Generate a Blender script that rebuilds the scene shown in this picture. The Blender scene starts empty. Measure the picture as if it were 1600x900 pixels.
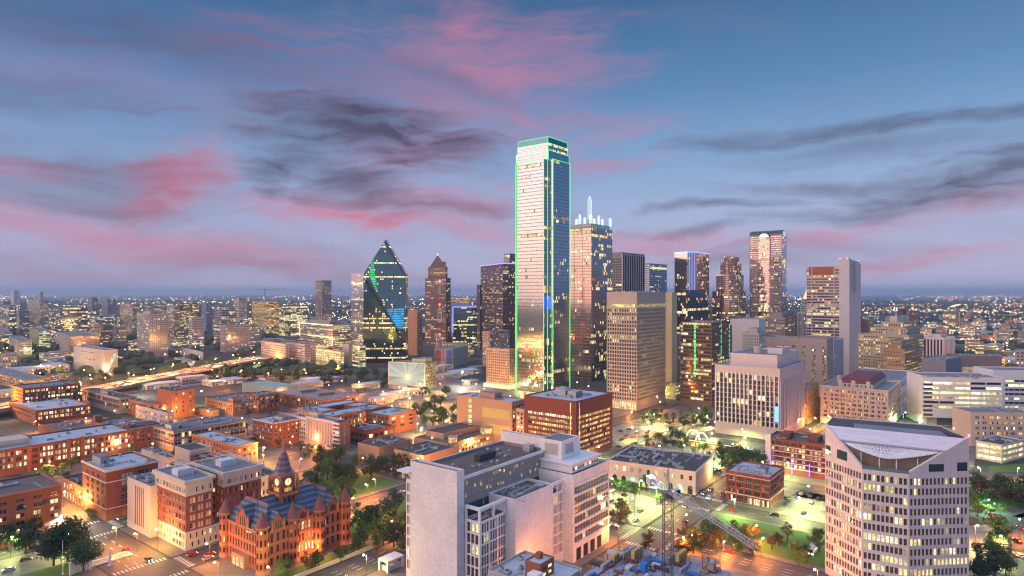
import bpy, math, random
import numpy as np
from mathutils import Vector, Matrix

S = bpy.context.scene
COL = S.collection
R = math.radians
F, EYE, HOR = 1000.0, 115.0, 458.0      # focal length in 1600-px units, eye height in metres, horizon row

# ------------------------------------------------------------------ camera
cd = bpy.data.cameras.new('camera')
cd.sensor_width = 36.0
cd.lens = 36.0 * F / 1600.0
cd.shift_y = 8.0 / 1600.0
cd.clip_start = 1.0
cd.clip_end = 120000.0
cam = bpy.data.objects.new('camera', cd)
COL.objects.link(cam)
cam.location = (0, 0, EYE)
cam.rotation_euler = (R(90), 0, 0)
S.camera = cam

# ------------------------------------------------------------------ colour management, sampling
S.view_settings.view_transform = 'Standard'
S.view_settings.look = 'None'
S.view_settings.exposure = 0.48
S.view_settings.gamma = 1.0
S.view_settings.use_curve_mapping = False
S.render.engine = 'CYCLES'
cy = S.cycles
cy.max_bounces = 5
cy.diffuse_bounces = 2
cy.glossy_bounces = 3
cy.transmission_bounces = 2
cy.volume_bounces = 0
cy.caustics_reflective = False
cy.caustics_refractive = False
cy.sample_clamp_indirect = 4.0
cy.use_denoising = True
try:
    cy.denoiser = 'OPENIMAGEDENOISE'
    cy.denoising_prefilter = 'ACCURATE'
except Exception:
    pass
try:
    cy.use_light_tree = True
except Exception:
    pass
cy.filter_width = 1.2

# ------------------------------------------------------------------ world: dusk sky with clouds
def az_el(px, py):
    a = math.atan2(px - 800.0, F)
    return a, math.atan((HOR - py) / F * math.cos(a))

W = bpy.data.worlds.new('World')
S.world = W
W.use_nodes = True
wt = W.node_tree
wt.nodes.clear()
WN, WL = wt.nodes, wt.links

def wn(t, **kw):
    n = WN.new(t)
    for k, v in kw.items():
        if k == 'ins':
            for i, x in v.items():
                n.inputs[i].default_value = x
        else:
            setattr(n, k, v)
    return n

def wmath(op, a, b=None, clamp=False):
    n = wn('ShaderNodeMath', operation=op)
    n.use_clamp = clamp
    for i, x in enumerate((a, b)):
        if x is None:
            continue
        if isinstance(x, (int, float)):
            n.inputs[i].default_value = x
        else:
            WL.new(x, n.inputs[i])
    return n.outputs[0]

def wmix(fac, a, b, mode='MIX'):
    n = wn('ShaderNodeMix', data_type='RGBA', blend_type=mode)
    for i, x in ((0, fac), (6, a), (7, b)):
        if isinstance(x, (int, float)):
            n.inputs[i].default_value = x
        elif isinstance(x, tuple):
            n.inputs[i].default_value = (*x, 1.0)
        else:
            WL.new(x, n.inputs[i])
    return n.outputs[2]

tc = wn('ShaderNodeTexCoord')
sep = wn('ShaderNodeSeparateXYZ')
WL.new(tc.outputs['Generated'], sep.inputs[0])
dx, dy, dz = sep.outputs
az = wmath('ARCTAN2', dx, dy)
el = wmath('ARCSINE', dz)
comb = wn('ShaderNodeCombineXYZ')
WL.new(az, comb.inputs[0])
WL.new(el, comb.inputs[1])
# vertical gradient by elevation (radians / 1.5)
ramp = wn('ShaderNodeValToRGB')
WL.new(wmath('DIVIDE', el, 1.5, True), ramp.inputs[0])
stops = [(0.0, (.50, .47, .66)), (.03, (.40, .40, .59)), (.085, (.30, .38, .60)), (.135, (.185, .32, .54)), (.20, (.080, .205, .41)),
         (.285, (.027, .098, .235)), (.36, (.10, .18, .34)), (.52, (.38, .50, .78)), (1.0, (.44, .57, .88))]
e = ramp.color_ramp.elements
while len(e) > 1:
    e.remove(e[0])
e[0].position = stops[0][0]
e[0].color = (*stops[0][1], 1)
for p, c in stops[1:]:
    q = e.new(p)
    q.color = (*c, 1)
sky = ramp.outputs[0]
# a little more violet to the left of the view, bluer to the right
lf = wn('ShaderNodeMapRange', ins={1: -0.75, 2: 0.25, 3: 1.0, 4: 0.0})
WL.new(az, lf.inputs[0])
sky = wmix(wmath('MULTIPLY', lf.outputs[0], .6), sky, wmix(1.0, sky, (.86, .76, .82), 'MULTIPLY'))
# warping noises
nz = wn('ShaderNodeTexNoise', ins={'Scale': 5.0, 'Detail': 4.0, 'Roughness': .55})
WL.new(comb.outputs[0], nz.inputs['Vector'])
wv = wn('ShaderNodeVectorMath', operation='MULTIPLY_ADD')
WL.new(nz.outputs['Color'], wv.inputs[0])
wv.inputs[1].default_value = (.20, .075, 0)
wv.inputs[2].default_value = (-.10, -.0375, 0)
pv = wn('ShaderNodeVectorMath', operation='ADD')
WL.new(comb.outputs[0], pv.inputs[0])
WL.new(wv.outputs[0], pv.inputs[1])
P = pv.outputs[0]
st = wn('ShaderNodeMapping', vector_type='POINT')
st.inputs['Scale'].default_value = (4.0, 22.0, 1)
st.inputs['Rotation'].default_value = (0, 0, R(-5))
WL.new(P, st.inputs[0])
streak = wn('ShaderNodeTexNoise', ins={'Scale': 1.6, 'Detail': 8.0, 'Roughness': .62, 'Distortion': .6})
WL.new(st.outputs[0], streak.inputs['Vector'])
sk = wmath('SUBTRACT', streak.outputs[0], .5)

def blobs(lst, soft):
    tot = None
    for (px, py, rx, ry, ang, s) in lst:
        a, l = az_el(px, py)
        m = wn('ShaderNodeMapping', vector_type='TEXTURE')
        m.inputs['Location'].default_value = (a, l, 0)
        m.inputs['Rotation'].default_value = (0, 0, R(-ang))
        m.inputs['Scale'].default_value = (rx / F, ry / F, 1)
        WL.new(P, m.inputs[0])
        ln = wn('ShaderNodeVectorMath', operation='LENGTH')
        WL.new(m.outputs[0], ln.inputs[0])
        d = wmath('MULTIPLY_ADD', sk, soft)
        WN[-1].inputs[2].default_value = 0.0
        r = wmath('SUBTRACT', ln.outputs['Value'], d)
        mr = wn('ShaderNodeMapRange', interpolation_type='SMOOTHSTEP', ins={1: 1.75, 2: -.1, 3: 0.0, 4: s})
        WL.new(r, mr.inputs[0])
        tot = mr.outputs[0] if tot is None else wmath('MAXIMUM', tot, mr.outputs[0])
    return tot

PINK = [(765, 100, 150, 66, 0, .55), (690, 160, 270, 60, 8, .34), (560, 330, 170, 20, 4, .85), (690, 318, 120, 34, 0, .55),
        (255, 285, 75, 38, -25, .85), (235, 372, 230, 26, 8, .62), (400, 392, 120, 14, 8, .55), (60, 326, 130, 9, 3, .5),
        (640, 232, 110, 40, -8, .5), (10, 255, 60, 16, 0, .6), (930, 228, 90, 20, -22, .32), (945, 266, 70, 12, -5, .5), (1295, 360, 80, 12, -7, .55),
        (1050, 380, 150, 18, 3, .5), (1400, 402, 110, 12, -8, .5), (830, 186, 40, 16, 30, .5), (1500, 318, 120, 14, -8, .4),
        (700, 350, 130, 16, 12, .45), (150, 120, 220, 40, 6, .13), (120, 425, 120, 10, 0, .25), (500, 425, 80, 10, -4, .3)]
DARK = [(585, 212, 140, 40, 6, 1.0), (600, 210, 80, 24, 6, 1.25), (455, 250, 66, 24, -18, .75), (560, 280, 100, 26, 16, .72), (432, 300, 44, 12, 0, .65), (600, 316, 190, 13, 3, .5),
        (130, 272, 150, 36, 0, .42), (250, 62, 280, 34, 5, .38), (150, 316, 130, 13, 0, .42), (1470, 193, 230, 10, 1, .66), (1400, 230, 190, 14, 0, .36),
        (1130, 228, 90, 11, 0, .55), (1555, 276, 150, 25, -7, .85), (1390, 288, 190, 10, 2, .5), (1350, 326, 210, 11, -3, .55), (1110, 323, 90, 7, 0, .62),
        (1115, 356, 66, 8, -5, .5), (1190, 402, 150, 22, -5, .32), (20, 130, 150, 26, 4, .4), (700, 125, 120, 16, 14, .25), (420, 415, 150, 16, 3, .2)]
east = wn('ShaderNodeMapRange', interpolation_type='SMOOTHSTEP', ins={1: .72, 2: 1.35, 3: 0.0, 4: 1.0})
WL.new(az, east.inputs[0])
sky = wmix(east.outputs[0], sky, wmix(1.0, sky, (.34, .60, .80), 'MULTIPLY'))
s2 = wn('ShaderNodeMapping', vector_type='POINT')
s2.inputs['Scale'].default_value = (2.2, 8.5, 1)
s2.inputs['Rotation'].default_value = (0, 0, R(4))
WL.new(P, s2.inputs[0])
veil = wn('ShaderNodeTexNoise', ins={'Scale': 1.7, 'Detail': 6.0, 'Roughness': .55, 'Distortion': .4})
WL.new(s2.outputs[0], veil.inputs['Vector'])
vm = wn('ShaderNodeMapRange', interpolation_type='SMOOTHSTEP', ins={1: .42, 2: .74, 3: 0.0, 4: .55})
WL.new(veil.outputs[0], vm.inputs[0])
front = wn('ShaderNodeMapRange', ins={1: .0, 2: .3, 3: .9, 4: 0.35})
WL.new(az, front.inputs[0])
sky = wmix(wmath('MULTIPLY', vm.outputs[0], front.outputs[0]), sky, (.185, .175, .285))
s3 = wn('ShaderNodeMapping', vector_type='POINT')
s3.inputs['Scale'].default_value = (9.0, 46.0, 1)
s3.inputs['Rotation'].default_value = (0, 0, R(-7))
WL.new(P, s3.inputs[0])
fine = wn('ShaderNodeTexNoise', ins={'Scale': 1.5, 'Detail': 6.0, 'Roughness': .6})
WL.new(s3.outputs[0], fine.inputs['Vector'])
fm = wmath('MULTIPLY_ADD', fine.outputs[0], 1.4)
WN[-1].inputs[2].default_value = .30
sky = wmix(wmath('MULTIPLY', blobs(PINK, 3.0), fm, True), sky, (.55, .17, .27))
sky = wmix(wmath('MULTIPLY', blobs(DARK, 3.0), fm, True), sky, (.058, .050, .112))
# afterglow of the sun, low in the west behind the viewer's shoulder
SUN_DIR = Vector((-.93, -.36, .10)).normalized()
dot = wn('ShaderNodeVectorMath', operation='DOT_PRODUCT')
WL.new(tc.outputs['Generated'], dot.inputs[0])
dot.inputs[1].default_value = SUN_DIR
g = wn('ShaderNodeMapRange', interpolation_type='SMOOTHSTEP', ins={1: .30, 2: .90, 3: 0.0, 4: 1.0})
WL.new(dot.outputs['Value'], g.inputs[0])
gr = wn('ShaderNodeValToRGB')
WL.new(wmath('DIVIDE', el, 1.0, True), gr.inputs[0])
e = gr.color_ramp.elements
e[0].position, e[0].color = 0.0, (1.30, .55, .42, 1)
e[1].position, e[1].color = 1.0, (.85, .66, .76, 1)
q = e.new(.14); q.color = (1.40, .86, .70, 1)
q = e.new(.40); q.color = (1.18, .90, .87, 1)
sky = wmix(wmath('MULTIPLY', g.outputs[0], .9), sky, gr.outputs[0])
# the physical sky for the same low sun adds its own tint
ns = wn('ShaderNodeTexSky', sky_type='NISHITA', sun_disc=False)
ns.sun_elevation = R(2.0)
ns.sun_rotation = math.atan2(SUN_DIR.x, SUN_DIR.y)
nb = wmix(1.0, ns.outputs[0], (.02, .02, .02), 'MULTIPLY')
sky = wmix(1.0, sky, nb, 'ADD')
bg = wn('ShaderNodeBackground', ins={'Strength': 1.0})
fr_ = wn('ShaderNodeMapRange', interpolation_type='SMOOTHSTEP', ins={1: .30, 2: .75, 3: .82, 4: 1.15})
WL.new(el, fr_.inputs[0])
bk_ = wn('ShaderNodeMapRange', interpolation_type='SMOOTHSTEP', ins={1: -.2, 2: .5, 3: 1.15, 4: 0.0})
WL.new(dy, bk_.inputs[0])
WL.new(wmath('MAXIMUM', fr_.outputs[0], bk_.outputs[0]), bg.inputs[1])
WL.new(sky, bg.inputs[0])
ow = wn('ShaderNodeOutputWorld')
WL.new(bg.outputs[0], ow.inputs[0])
try:
    W.cycles.sampling_method = 'MANUAL'
    W.cycles.sample_map_resolution = 512
except Exception:
    pass

# ------------------------------------------------------------------ sun: the last soft pink light
sl = bpy.data.lights.new('sun', 'SUN')
sl.energy = .55
sl.angle = R(60)
sl.color = (1.0, .84, .76)
so = bpy.data.objects.new('sun', sl)
COL.objects.link(so)
so.rotation_euler = Vector((SUN_DIR.x, SUN_DIR.y, .22)).normalized().to_track_quat('Z', 'Y').to_euler()

# ------------------------------------------------------------------ helpers
def gp(px, py, z=0.0):
    """ground point seen at a pixel of the 1600 x 900 photograph"""
    Y = (EYE - z) * F / (py - HOR)
    return Vector(((px - 800.0) / F * Y, Y, z))

CA, SA = math.cos(R(52)), math.sin(R(52))
def uv(u, v, z=0.0):
    return Vector((u * CA - v * SA, u * SA + v * CA, z))
def to_uv(p):
    return (p.x * CA + p.y * SA, -p.x * SA + p.y * CA)

def tag(o, label=None, cat=None, group=None, kind=None):
    if label: o['label'] = label
    if cat: o['category'] = cat
    if group: o['group'] = group
    if kind: o['kind'] = kind
    return o

def empty(name, loc, rz=0.0):
    o = bpy.data.objects.new(name, None)
    COL.objects.link(o)
    o.location = loc
    o.rotation_euler = (0, 0, rz)
    o.empty_display_size = 1.0
    return o

def inst(name, data, parent=None, loc=(0, 0, 0), rz=0.0, scale=None):
    o = bpy.data.objects.new(name, data)
    COL.objects.link(o)
    if parent is not None:
        o.parent = parent
    o.location = loc
    o.rotation_euler = (0, 0, rz)
    if scale is not None:
        o.scale = scale
    return o

class MB:
    def __init__(self):
        self.v, self.f, self.m = [], [], []
    def add(self, verts, faces, mat=0):
        b = len(self.v)
        self.v.extend([tuple(x) for x in verts])
        for f in faces:
            self.f.append(tuple(b + i for i in f))
            self.m.append(mat)
        return self
    def box(self, x0, y0, z0, x1, y1, z1, mat=0, bottom=False):
        fs = [(4, 5, 6, 7), (0, 1, 5, 4), (1, 2, 6, 5), (2, 3, 7, 6), (3, 0, 4, 7)]
        if bottom: fs.append((3, 2, 1, 0))
        return self.add([(x0, y0, z0), (x1, y0, z0), (x1, y1, z0), (x0, y1, z0), (x0, y0, z1), (x1, y0, z1), (x1, y1, z1), (x0, y1, z1)], fs, mat)
    def prism(self, poly, z0, z1, mat=0, cap=True, capmat=None):
        n = len(poly)
        self.add([(*p[:2], z0) for p in poly] + [(*p[:2], z1) for p in poly], [(i, (i + 1) % n, n + (i + 1) % n, n + i) for i in range(n)], mat)
        if cap:
            self.add([(*p[:2], z1) for p in poly], [tuple(range(n))], mat if capmat is None else capmat)
        return self
    def cone(self, cx, cy_, z0, z1, r0, r1, n=12, mat=0, cap=True):
        a = [2 * math.pi * i / n for i in range(n)]
        vs = [(cx + r0 * math.cos(t), cy_ + r0 * math.sin(t), z0) for t in a]
        if r1 < 1e-4:
            self.add(vs + [(cx, cy_, z1)], [(i, (i + 1) % n, n) for i in range(n)], mat)
        else:
            vs += [(cx + r1 * math.cos(t), cy_ + r1 * math.sin(t), z1) for t in a]
            fs = [(i, (i + 1) % n, n + (i + 1) % n, n + i) for i in range(n)]
            if cap: fs.append(tuple(range(n, 2 * n)))
            self.add(vs, fs, mat)
        return self
    def tube(self, p, q, r, n=5, mat=0, r1=None):
        p, q = Vector(p), Vector(q)
        d = (q - p)
        if d.length < 1e-6: return self
        d.normalize()
        a = d.orthogonal().normalized()
        b = d.cross(a)
        r1 = r if r1 is None else r1
        vs = []
        for c, rr in ((p, r), (q, r1)):
            for i in range(n):
                t = 2 * math.pi * i / n
                vs.append(c + a * (rr * math.cos(t)) + b * (rr * math.sin(t)))
        fs = [(i, (i + 1) % n, n + (i + 1) % n, n + i) for i in range(n)] + [tuple(range(n - 1, -1, -1)), tuple(range(n, 2 * n))]
        return self.add(vs, fs, mat)
    def ball(self, c, r, mat=0, n=6, squash=1.0):
        rings = [(-.7, .71), (0, 1.0), (.7, .71)]
        vs = [(c[0], c[1], c[2] - r * squash)]
        for z, k in rings:
            for i in range(n):
                t = 2 * math.pi * i / n
                vs.append((c[0] + r * k * math.cos(t), c[1] + r * k * math.sin(t), c[2] + z * r * squash))
        vs.append((c[0], c[1], c[2] + r * squash))
        fs = [(0, 1 + (i + 1) % n, 1 + i) for i in range(n)]
        for k in range(2):
            o = 1 + k * n
            fs += [(o + i, o + (i + 1) % n, o + n + (i + 1) % n, o + n + i) for i in range(n)]
        o = 1 + 2 * n
        fs += [(o + i, o + (i + 1) % n, len(vs) - 1) for i in range(n)]
        return self.add(vs, fs, mat)
    def mesh(self, name, mats, smooth=False):
        me = bpy.data.meshes.new(name)
        me.from_pydata(self.v, [], self.f)
        for m in (mats if isinstance(mats, (list, tuple)) else [mats]):
            me.materials.append(m)
        if len(me.polygons) and max(self.m, default=0) > 0:
            me.polygons.foreach_set('material_index', np.array(self.m, dtype=np.int32))
        if smooth:
            me.polygons.foreach_set('use_smooth', np.ones(len(me.polygons), dtype=bool))
        me.update()
        return me
    def build(self, name, mats, parent=None, smooth=False, loc=(0, 0, 0)):
        return inst(name, self.mesh(name, mats, smooth), parent, loc)

# ------------------------------------------------------------------ materials
_mc = {}
def newmat(name):
    m = bpy.data.materials.new(name)
    m.use_nodes = True
    nt = m.node_tree
    return m, nt, nt.nodes['Principled BSDF']

def node(nt, t, ins=None, **kw):
    n = nt.nodes.new(t)
    for k, v in kw.items():
        setattr(n, k, v)
    for k, v in (ins or {}).items():
        if hasattr(v, 'is_linked') or hasattr(v, 'links'):
            nt.links.new(v, n.inputs[k])
        else:
            n.inputs[k].default_value = v
    return n

def mixc(nt, fac, a, b, mode='MIX'):
    n = nt.nodes.new('ShaderNodeMix')
    n.data_type = 'RGBA'
    n.blend_type = mode
    for i, x in ((0, fac), (6, a), (7, b)):
        if isinstance(x, (int, float)): n.inputs[i].default_value = x
        elif isinstance(x, (tuple, list)): n.inputs[i].default_value = (*x[:3], 1)
        else: nt.links.new(x, n.inputs[i])
    return n.outputs[2]

def mth(nt, op, a, b=None, c=None, clamp=False):
    n = nt.nodes.new('ShaderNodeMath')
    n.operation = op
    n.use_clamp = clamp
    for i, x in enumerate((a, b, c)):
        if x is None: continue
        if isinstance(x, (int, float)): n.inputs[i].default_value = x
        else: nt.links.new(x, n.inputs[i])
    return n.outputs[0]

def wallmat(col, var=.16, panel=None, rough=.88, mortar=.78, coarse=.09):
    """masonry, stone or concrete: mottled, rain streaked, optionally with panel joints"""
    k = ('w', col, var, panel, rough)
    if k in _mc: return _mc[k]
    m, nt, b = newmat('masonry')
    t = node(nt, 'ShaderNodeTexCoord')
    n1 = node(nt, 'ShaderNodeTexNoise', {'Vector': t.outputs['Object'], 'Scale': coarse, 'Detail': 5.0, 'Roughness': .6})
    mp = node(nt, 'ShaderNodeMapping', {'Vector': t.outputs['Object'], 'Scale': (1.1, 1.1, .10)})
    n2 = node(nt, 'ShaderNodeTexNoise', {'Vector': mp.outputs[0], 'Scale': 1.0, 'Detail': 4.0})
    n3 = node(nt, 'ShaderNodeTexNoise', {'Vector': t.outputs['Object'], 'Scale': 1.9, 'Detail': 3.0})
    s = mth(nt, 'ADD', mth(nt, 'ADD', n1.outputs[0], n2.outputs[0]), n3.outputs[0])
    f = mth(nt, 'MULTIPLY_ADD', s, 2.2 * var, 1.0 - 3.3 * var)
    v = node(nt, 'ShaderNodeCombineColor', {0: f, 1: f, 2: f})
    c = mixc(nt, 1.0, col, v.outputs[0], 'MULTIPLY')
    if panel:
        sp = node(nt, 'ShaderNodeSeparateXYZ', {0: t.outputs['Object']})
        cb = node(nt, 'ShaderNodeCombineXYZ', {0: mth(nt, 'ADD', sp.outputs[0], sp.outputs[1]), 1: sp.outputs[2]})
        br = node(nt, 'ShaderNodeTexBrick', {'Vector': cb.outputs[0], 'Scale': 1.0, 'Mortar Size': .075, 'Brick Width': panel[0], 'Row Height': panel[1],
                                             'Color1': (1, 1, 1, 1), 'Color2': (.9, .9, .9, 1), 'Mortar': (mortar, mortar, mortar, 1)})
        br.offset = panel[2] if len(panel) > 2 else .5
        c = mixc(nt, 1.0, c, br.outputs[0], 'MULTIPLY')
    nt.links.new(c, b.inputs['Base Color'])
    b.inputs['Roughness'].default_value = rough
    _mc[k] = m
    return m

def plain(name, col, rough=.6, metal=0.0):
    k = ('p', name, col, rough, metal)
    if k in _mc: return _mc[k]
    m, nt, b = newmat(name)
    t = node(nt, 'ShaderNodeTexCoord')
    n1 = node(nt, 'ShaderNodeTexNoise', {'Vector': t.outputs['Object'], 'Scale': .6, 'Detail': 4.0})
    f = mth(nt, 'MULTIPLY_ADD', n1.outputs[0], .5, .75)
    v = node(nt, 'ShaderNodeCombineColor', {0: f, 1: f, 2: f})
    nt.links.new(mixc(nt, 1.0, col, v.outputs[0], 'MULTIPLY'), b.inputs['Base Color'])
    b.inputs['Roughness'].default_value = rough
    b.inputs['Metallic'].default_value = metal
    _mc[k] = m
    return m

def roofmat(col, stain=.35):
    k = ('r', col, stain)
    if k in _mc: return _mc[k]
    m, nt, b = newmat('roofing')
    t = node(nt, 'ShaderNodeTexCoord')
    n1 = node(nt, 'ShaderNodeTexNoise', {'Vector': t.outputs['Object'], 'Scale': .11, 'Detail': 6.0, 'Roughness': .65})
    n2 = node(nt, 'ShaderNodeTexNoise', {'Vector': t.outputs['Object'], 'Scale': 1.3, 'Detail': 3.0})
    br = node(nt, 'ShaderNodeTexBrick', {'Vector': t.outputs['Object'], 'Scale': 1.0, 'Mortar Size': .05, 'Brick Width': 14.0, 'Row Height': 3.1,
                                         'Color1': (1, 1, 1, 1), 'Color2': (.9, .9, .9, 1), 'Mortar': (.8, .8, .8, 1)})
    f = mth(nt, 'MULTIPLY_ADD', mth(nt, 'ADD', n1.outputs[0], mth(nt, 'MULTIPLY', n2.outputs[0], .4)), 2.2 * stain, 1.0 - 1.5 * stain)
    v = node(nt, 'ShaderNodeCombineColor', {0: f, 1: f, 2: f})
    c = mixc(nt, 1.0, mixc(nt, 1.0, col, v.outputs[0], 'MULTIPLY'), br.outputs[0], 'MULTIPLY')
    nt.links.new(c, b.inputs['Base Color'])
    b.inputs['Roughness'].default_value = .9
    _mc[k] = m
    return m

def glassmat(col, metal=.75, rough=.07, warp=.008):
    """reflective facade glass"""
    k = ('g', col, metal, rough, warp)
    if k in _mc: return _mc[k]
    m, nt, b = newmat('facade_glass')
    t = node(nt, 'ShaderNodeTexCoord')
    n1 = node(nt, 'ShaderNodeTexNoise', {'Vector': t.outputs['Object'], 'Scale': .35, 'Detail': 2.0})
    bp = node(nt, 'ShaderNodeBump', {'Strength': 1.0, 'Distance': warp, 'Height': n1.outputs[0]})
    n2 = node(nt, 'ShaderNodeTexNoise', {'Vector': t.outputs['Object'], 'Scale': .5, 'Detail': 2.0})
    f = mth(nt, 'MULTIPLY_ADD', n2.outputs[0], .5, .75)
    v = node(nt, 'ShaderNodeCombineColor', {0: f, 1: f, 2: f})
    nt.links.new(mixc(nt, 1.0, col, v.outputs[0], 'MULTIPLY'), b.inputs['Base Color'])
    nt.links.new(bp.outputs[0], b.inputs['Normal'])
    b.inputs['Metallic'].default_value = metal
    b.inputs['Roughness'].default_value = rough
    _mc[k] = m
    return m

def litmat(col, strength, grain=1.3):
    """a window lit from inside: uneven, brighter near its ceiling lamps"""
    k = ('l', col, strength, grain)
    if k in _mc: return _mc[k]
    m, nt, b = newmat('lit_window')
    t = node(nt, 'ShaderNodeTexCoord')
    g = node(nt, 'ShaderNodeNewGeometry')
    n1 = node(nt, 'ShaderNodeTexNoise', {'Vector': g.outputs['Position'], 'Scale': grain, 'Detail': 2.0, 'Roughness': .7})
    n2 = node(nt, 'ShaderNodeTexNoise', {'Vector': g.outputs['Position'], 'Scale': .22, 'Detail': 1.0})
    f = mth(nt, 'MULTIPLY', mth(nt, 'MULTIPLY_ADD', n1.outputs[0], 3.2, -.75, True), mth(nt, 'MULTIPLY_ADD', n2.outputs[0], 2.4, -.35))
    b.inputs['Base Color'].default_value = (.05, .05, .055, 1)
    b.inputs['Roughness'].default_value = .12
    b.inputs['Emission Color'].default_value = (*col, 1)
    nt.links.new(mth(nt, 'MULTIPLY', mth(nt, 'MAXIMUM', f, .12), strength), b.inputs['Emission Strength'])
    m.cycles.emission_sampling = 'NONE'
    _mc[k] = m
    return m

def glow(name, col, strength, sampled=False):
    k = ('e', name, col, strength)
    if k in _mc: return _mc[k]
    m, nt, b = newmat(name)
    b.inputs['Base Color'].default_value = (.1, .1, .1, 1)
    b.inputs['Emission Color'].default_value = (*col, 1)
    b.inputs['Emission Strength'].default_value = strength
    if not sampled: m.cycles.emission_sampling = 'NONE'
    _mc[k] = m
    return m

GL_DARK = glassmat((.055, .06, .075), .35, .10)
GL_BLUE = glassmat((.20, .30, .42), .85, .08)
GL_TEAL = glassmat((.10, .22, .26), .85, .08)
GL_BRONZE = glassmat((.30, .20, .16), .75, .10)
GL_MIRROR = glassmat((.36, .44, .49), .95, .10, .004)
GL_GREY = glassmat((.30, .31, .34), .7, .12)
BLIND = wallmat((.52, .50, .47), .2)
def lits(k=1.0):
    return [litmat((1.0, .72, .36), .38 * k), litmat((1.0, .70, .28), 1.15 * k), litmat((1.0, .84, .50), 1.55 * k), litmat((1.0, .46, .12), 1.0 * k), litmat((.88, .86, .34), .95 * k)]
LITS = lits()
# slots: 0 wall, 1 dark pane, 2 dim, 3 warm, 4 pale, 5 amber, 6 greenish, 7 blind
PAL = {'warm': (.3, .4, .25, .05, 0), 'pale': (.25, .2, .5, 0, .05), 'amber': (.2, .3, .05, .45, 0), 'green': (.2, .2, .2, 0, .4), 'mix': (.3, .25, .25, .1, .1), 'dim': (.75, .15, .1, 0, 0)}

# ------------------------------------------------------------------ facades
SPEC = dict(fh=3.9, bw=3.2, k=1, pw=0.0, wf=.6, hf=.55, rec=.25, base=4.5, top=1.6, em=.6, lit=.15, row=.0, pal='warm', blind=0.0, gw=False, glit=.6, rows=None, cols=None, sill=.5)
def sp(**kw):
    d = dict(SPEC)
    d.update(kw)
    return d

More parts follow.
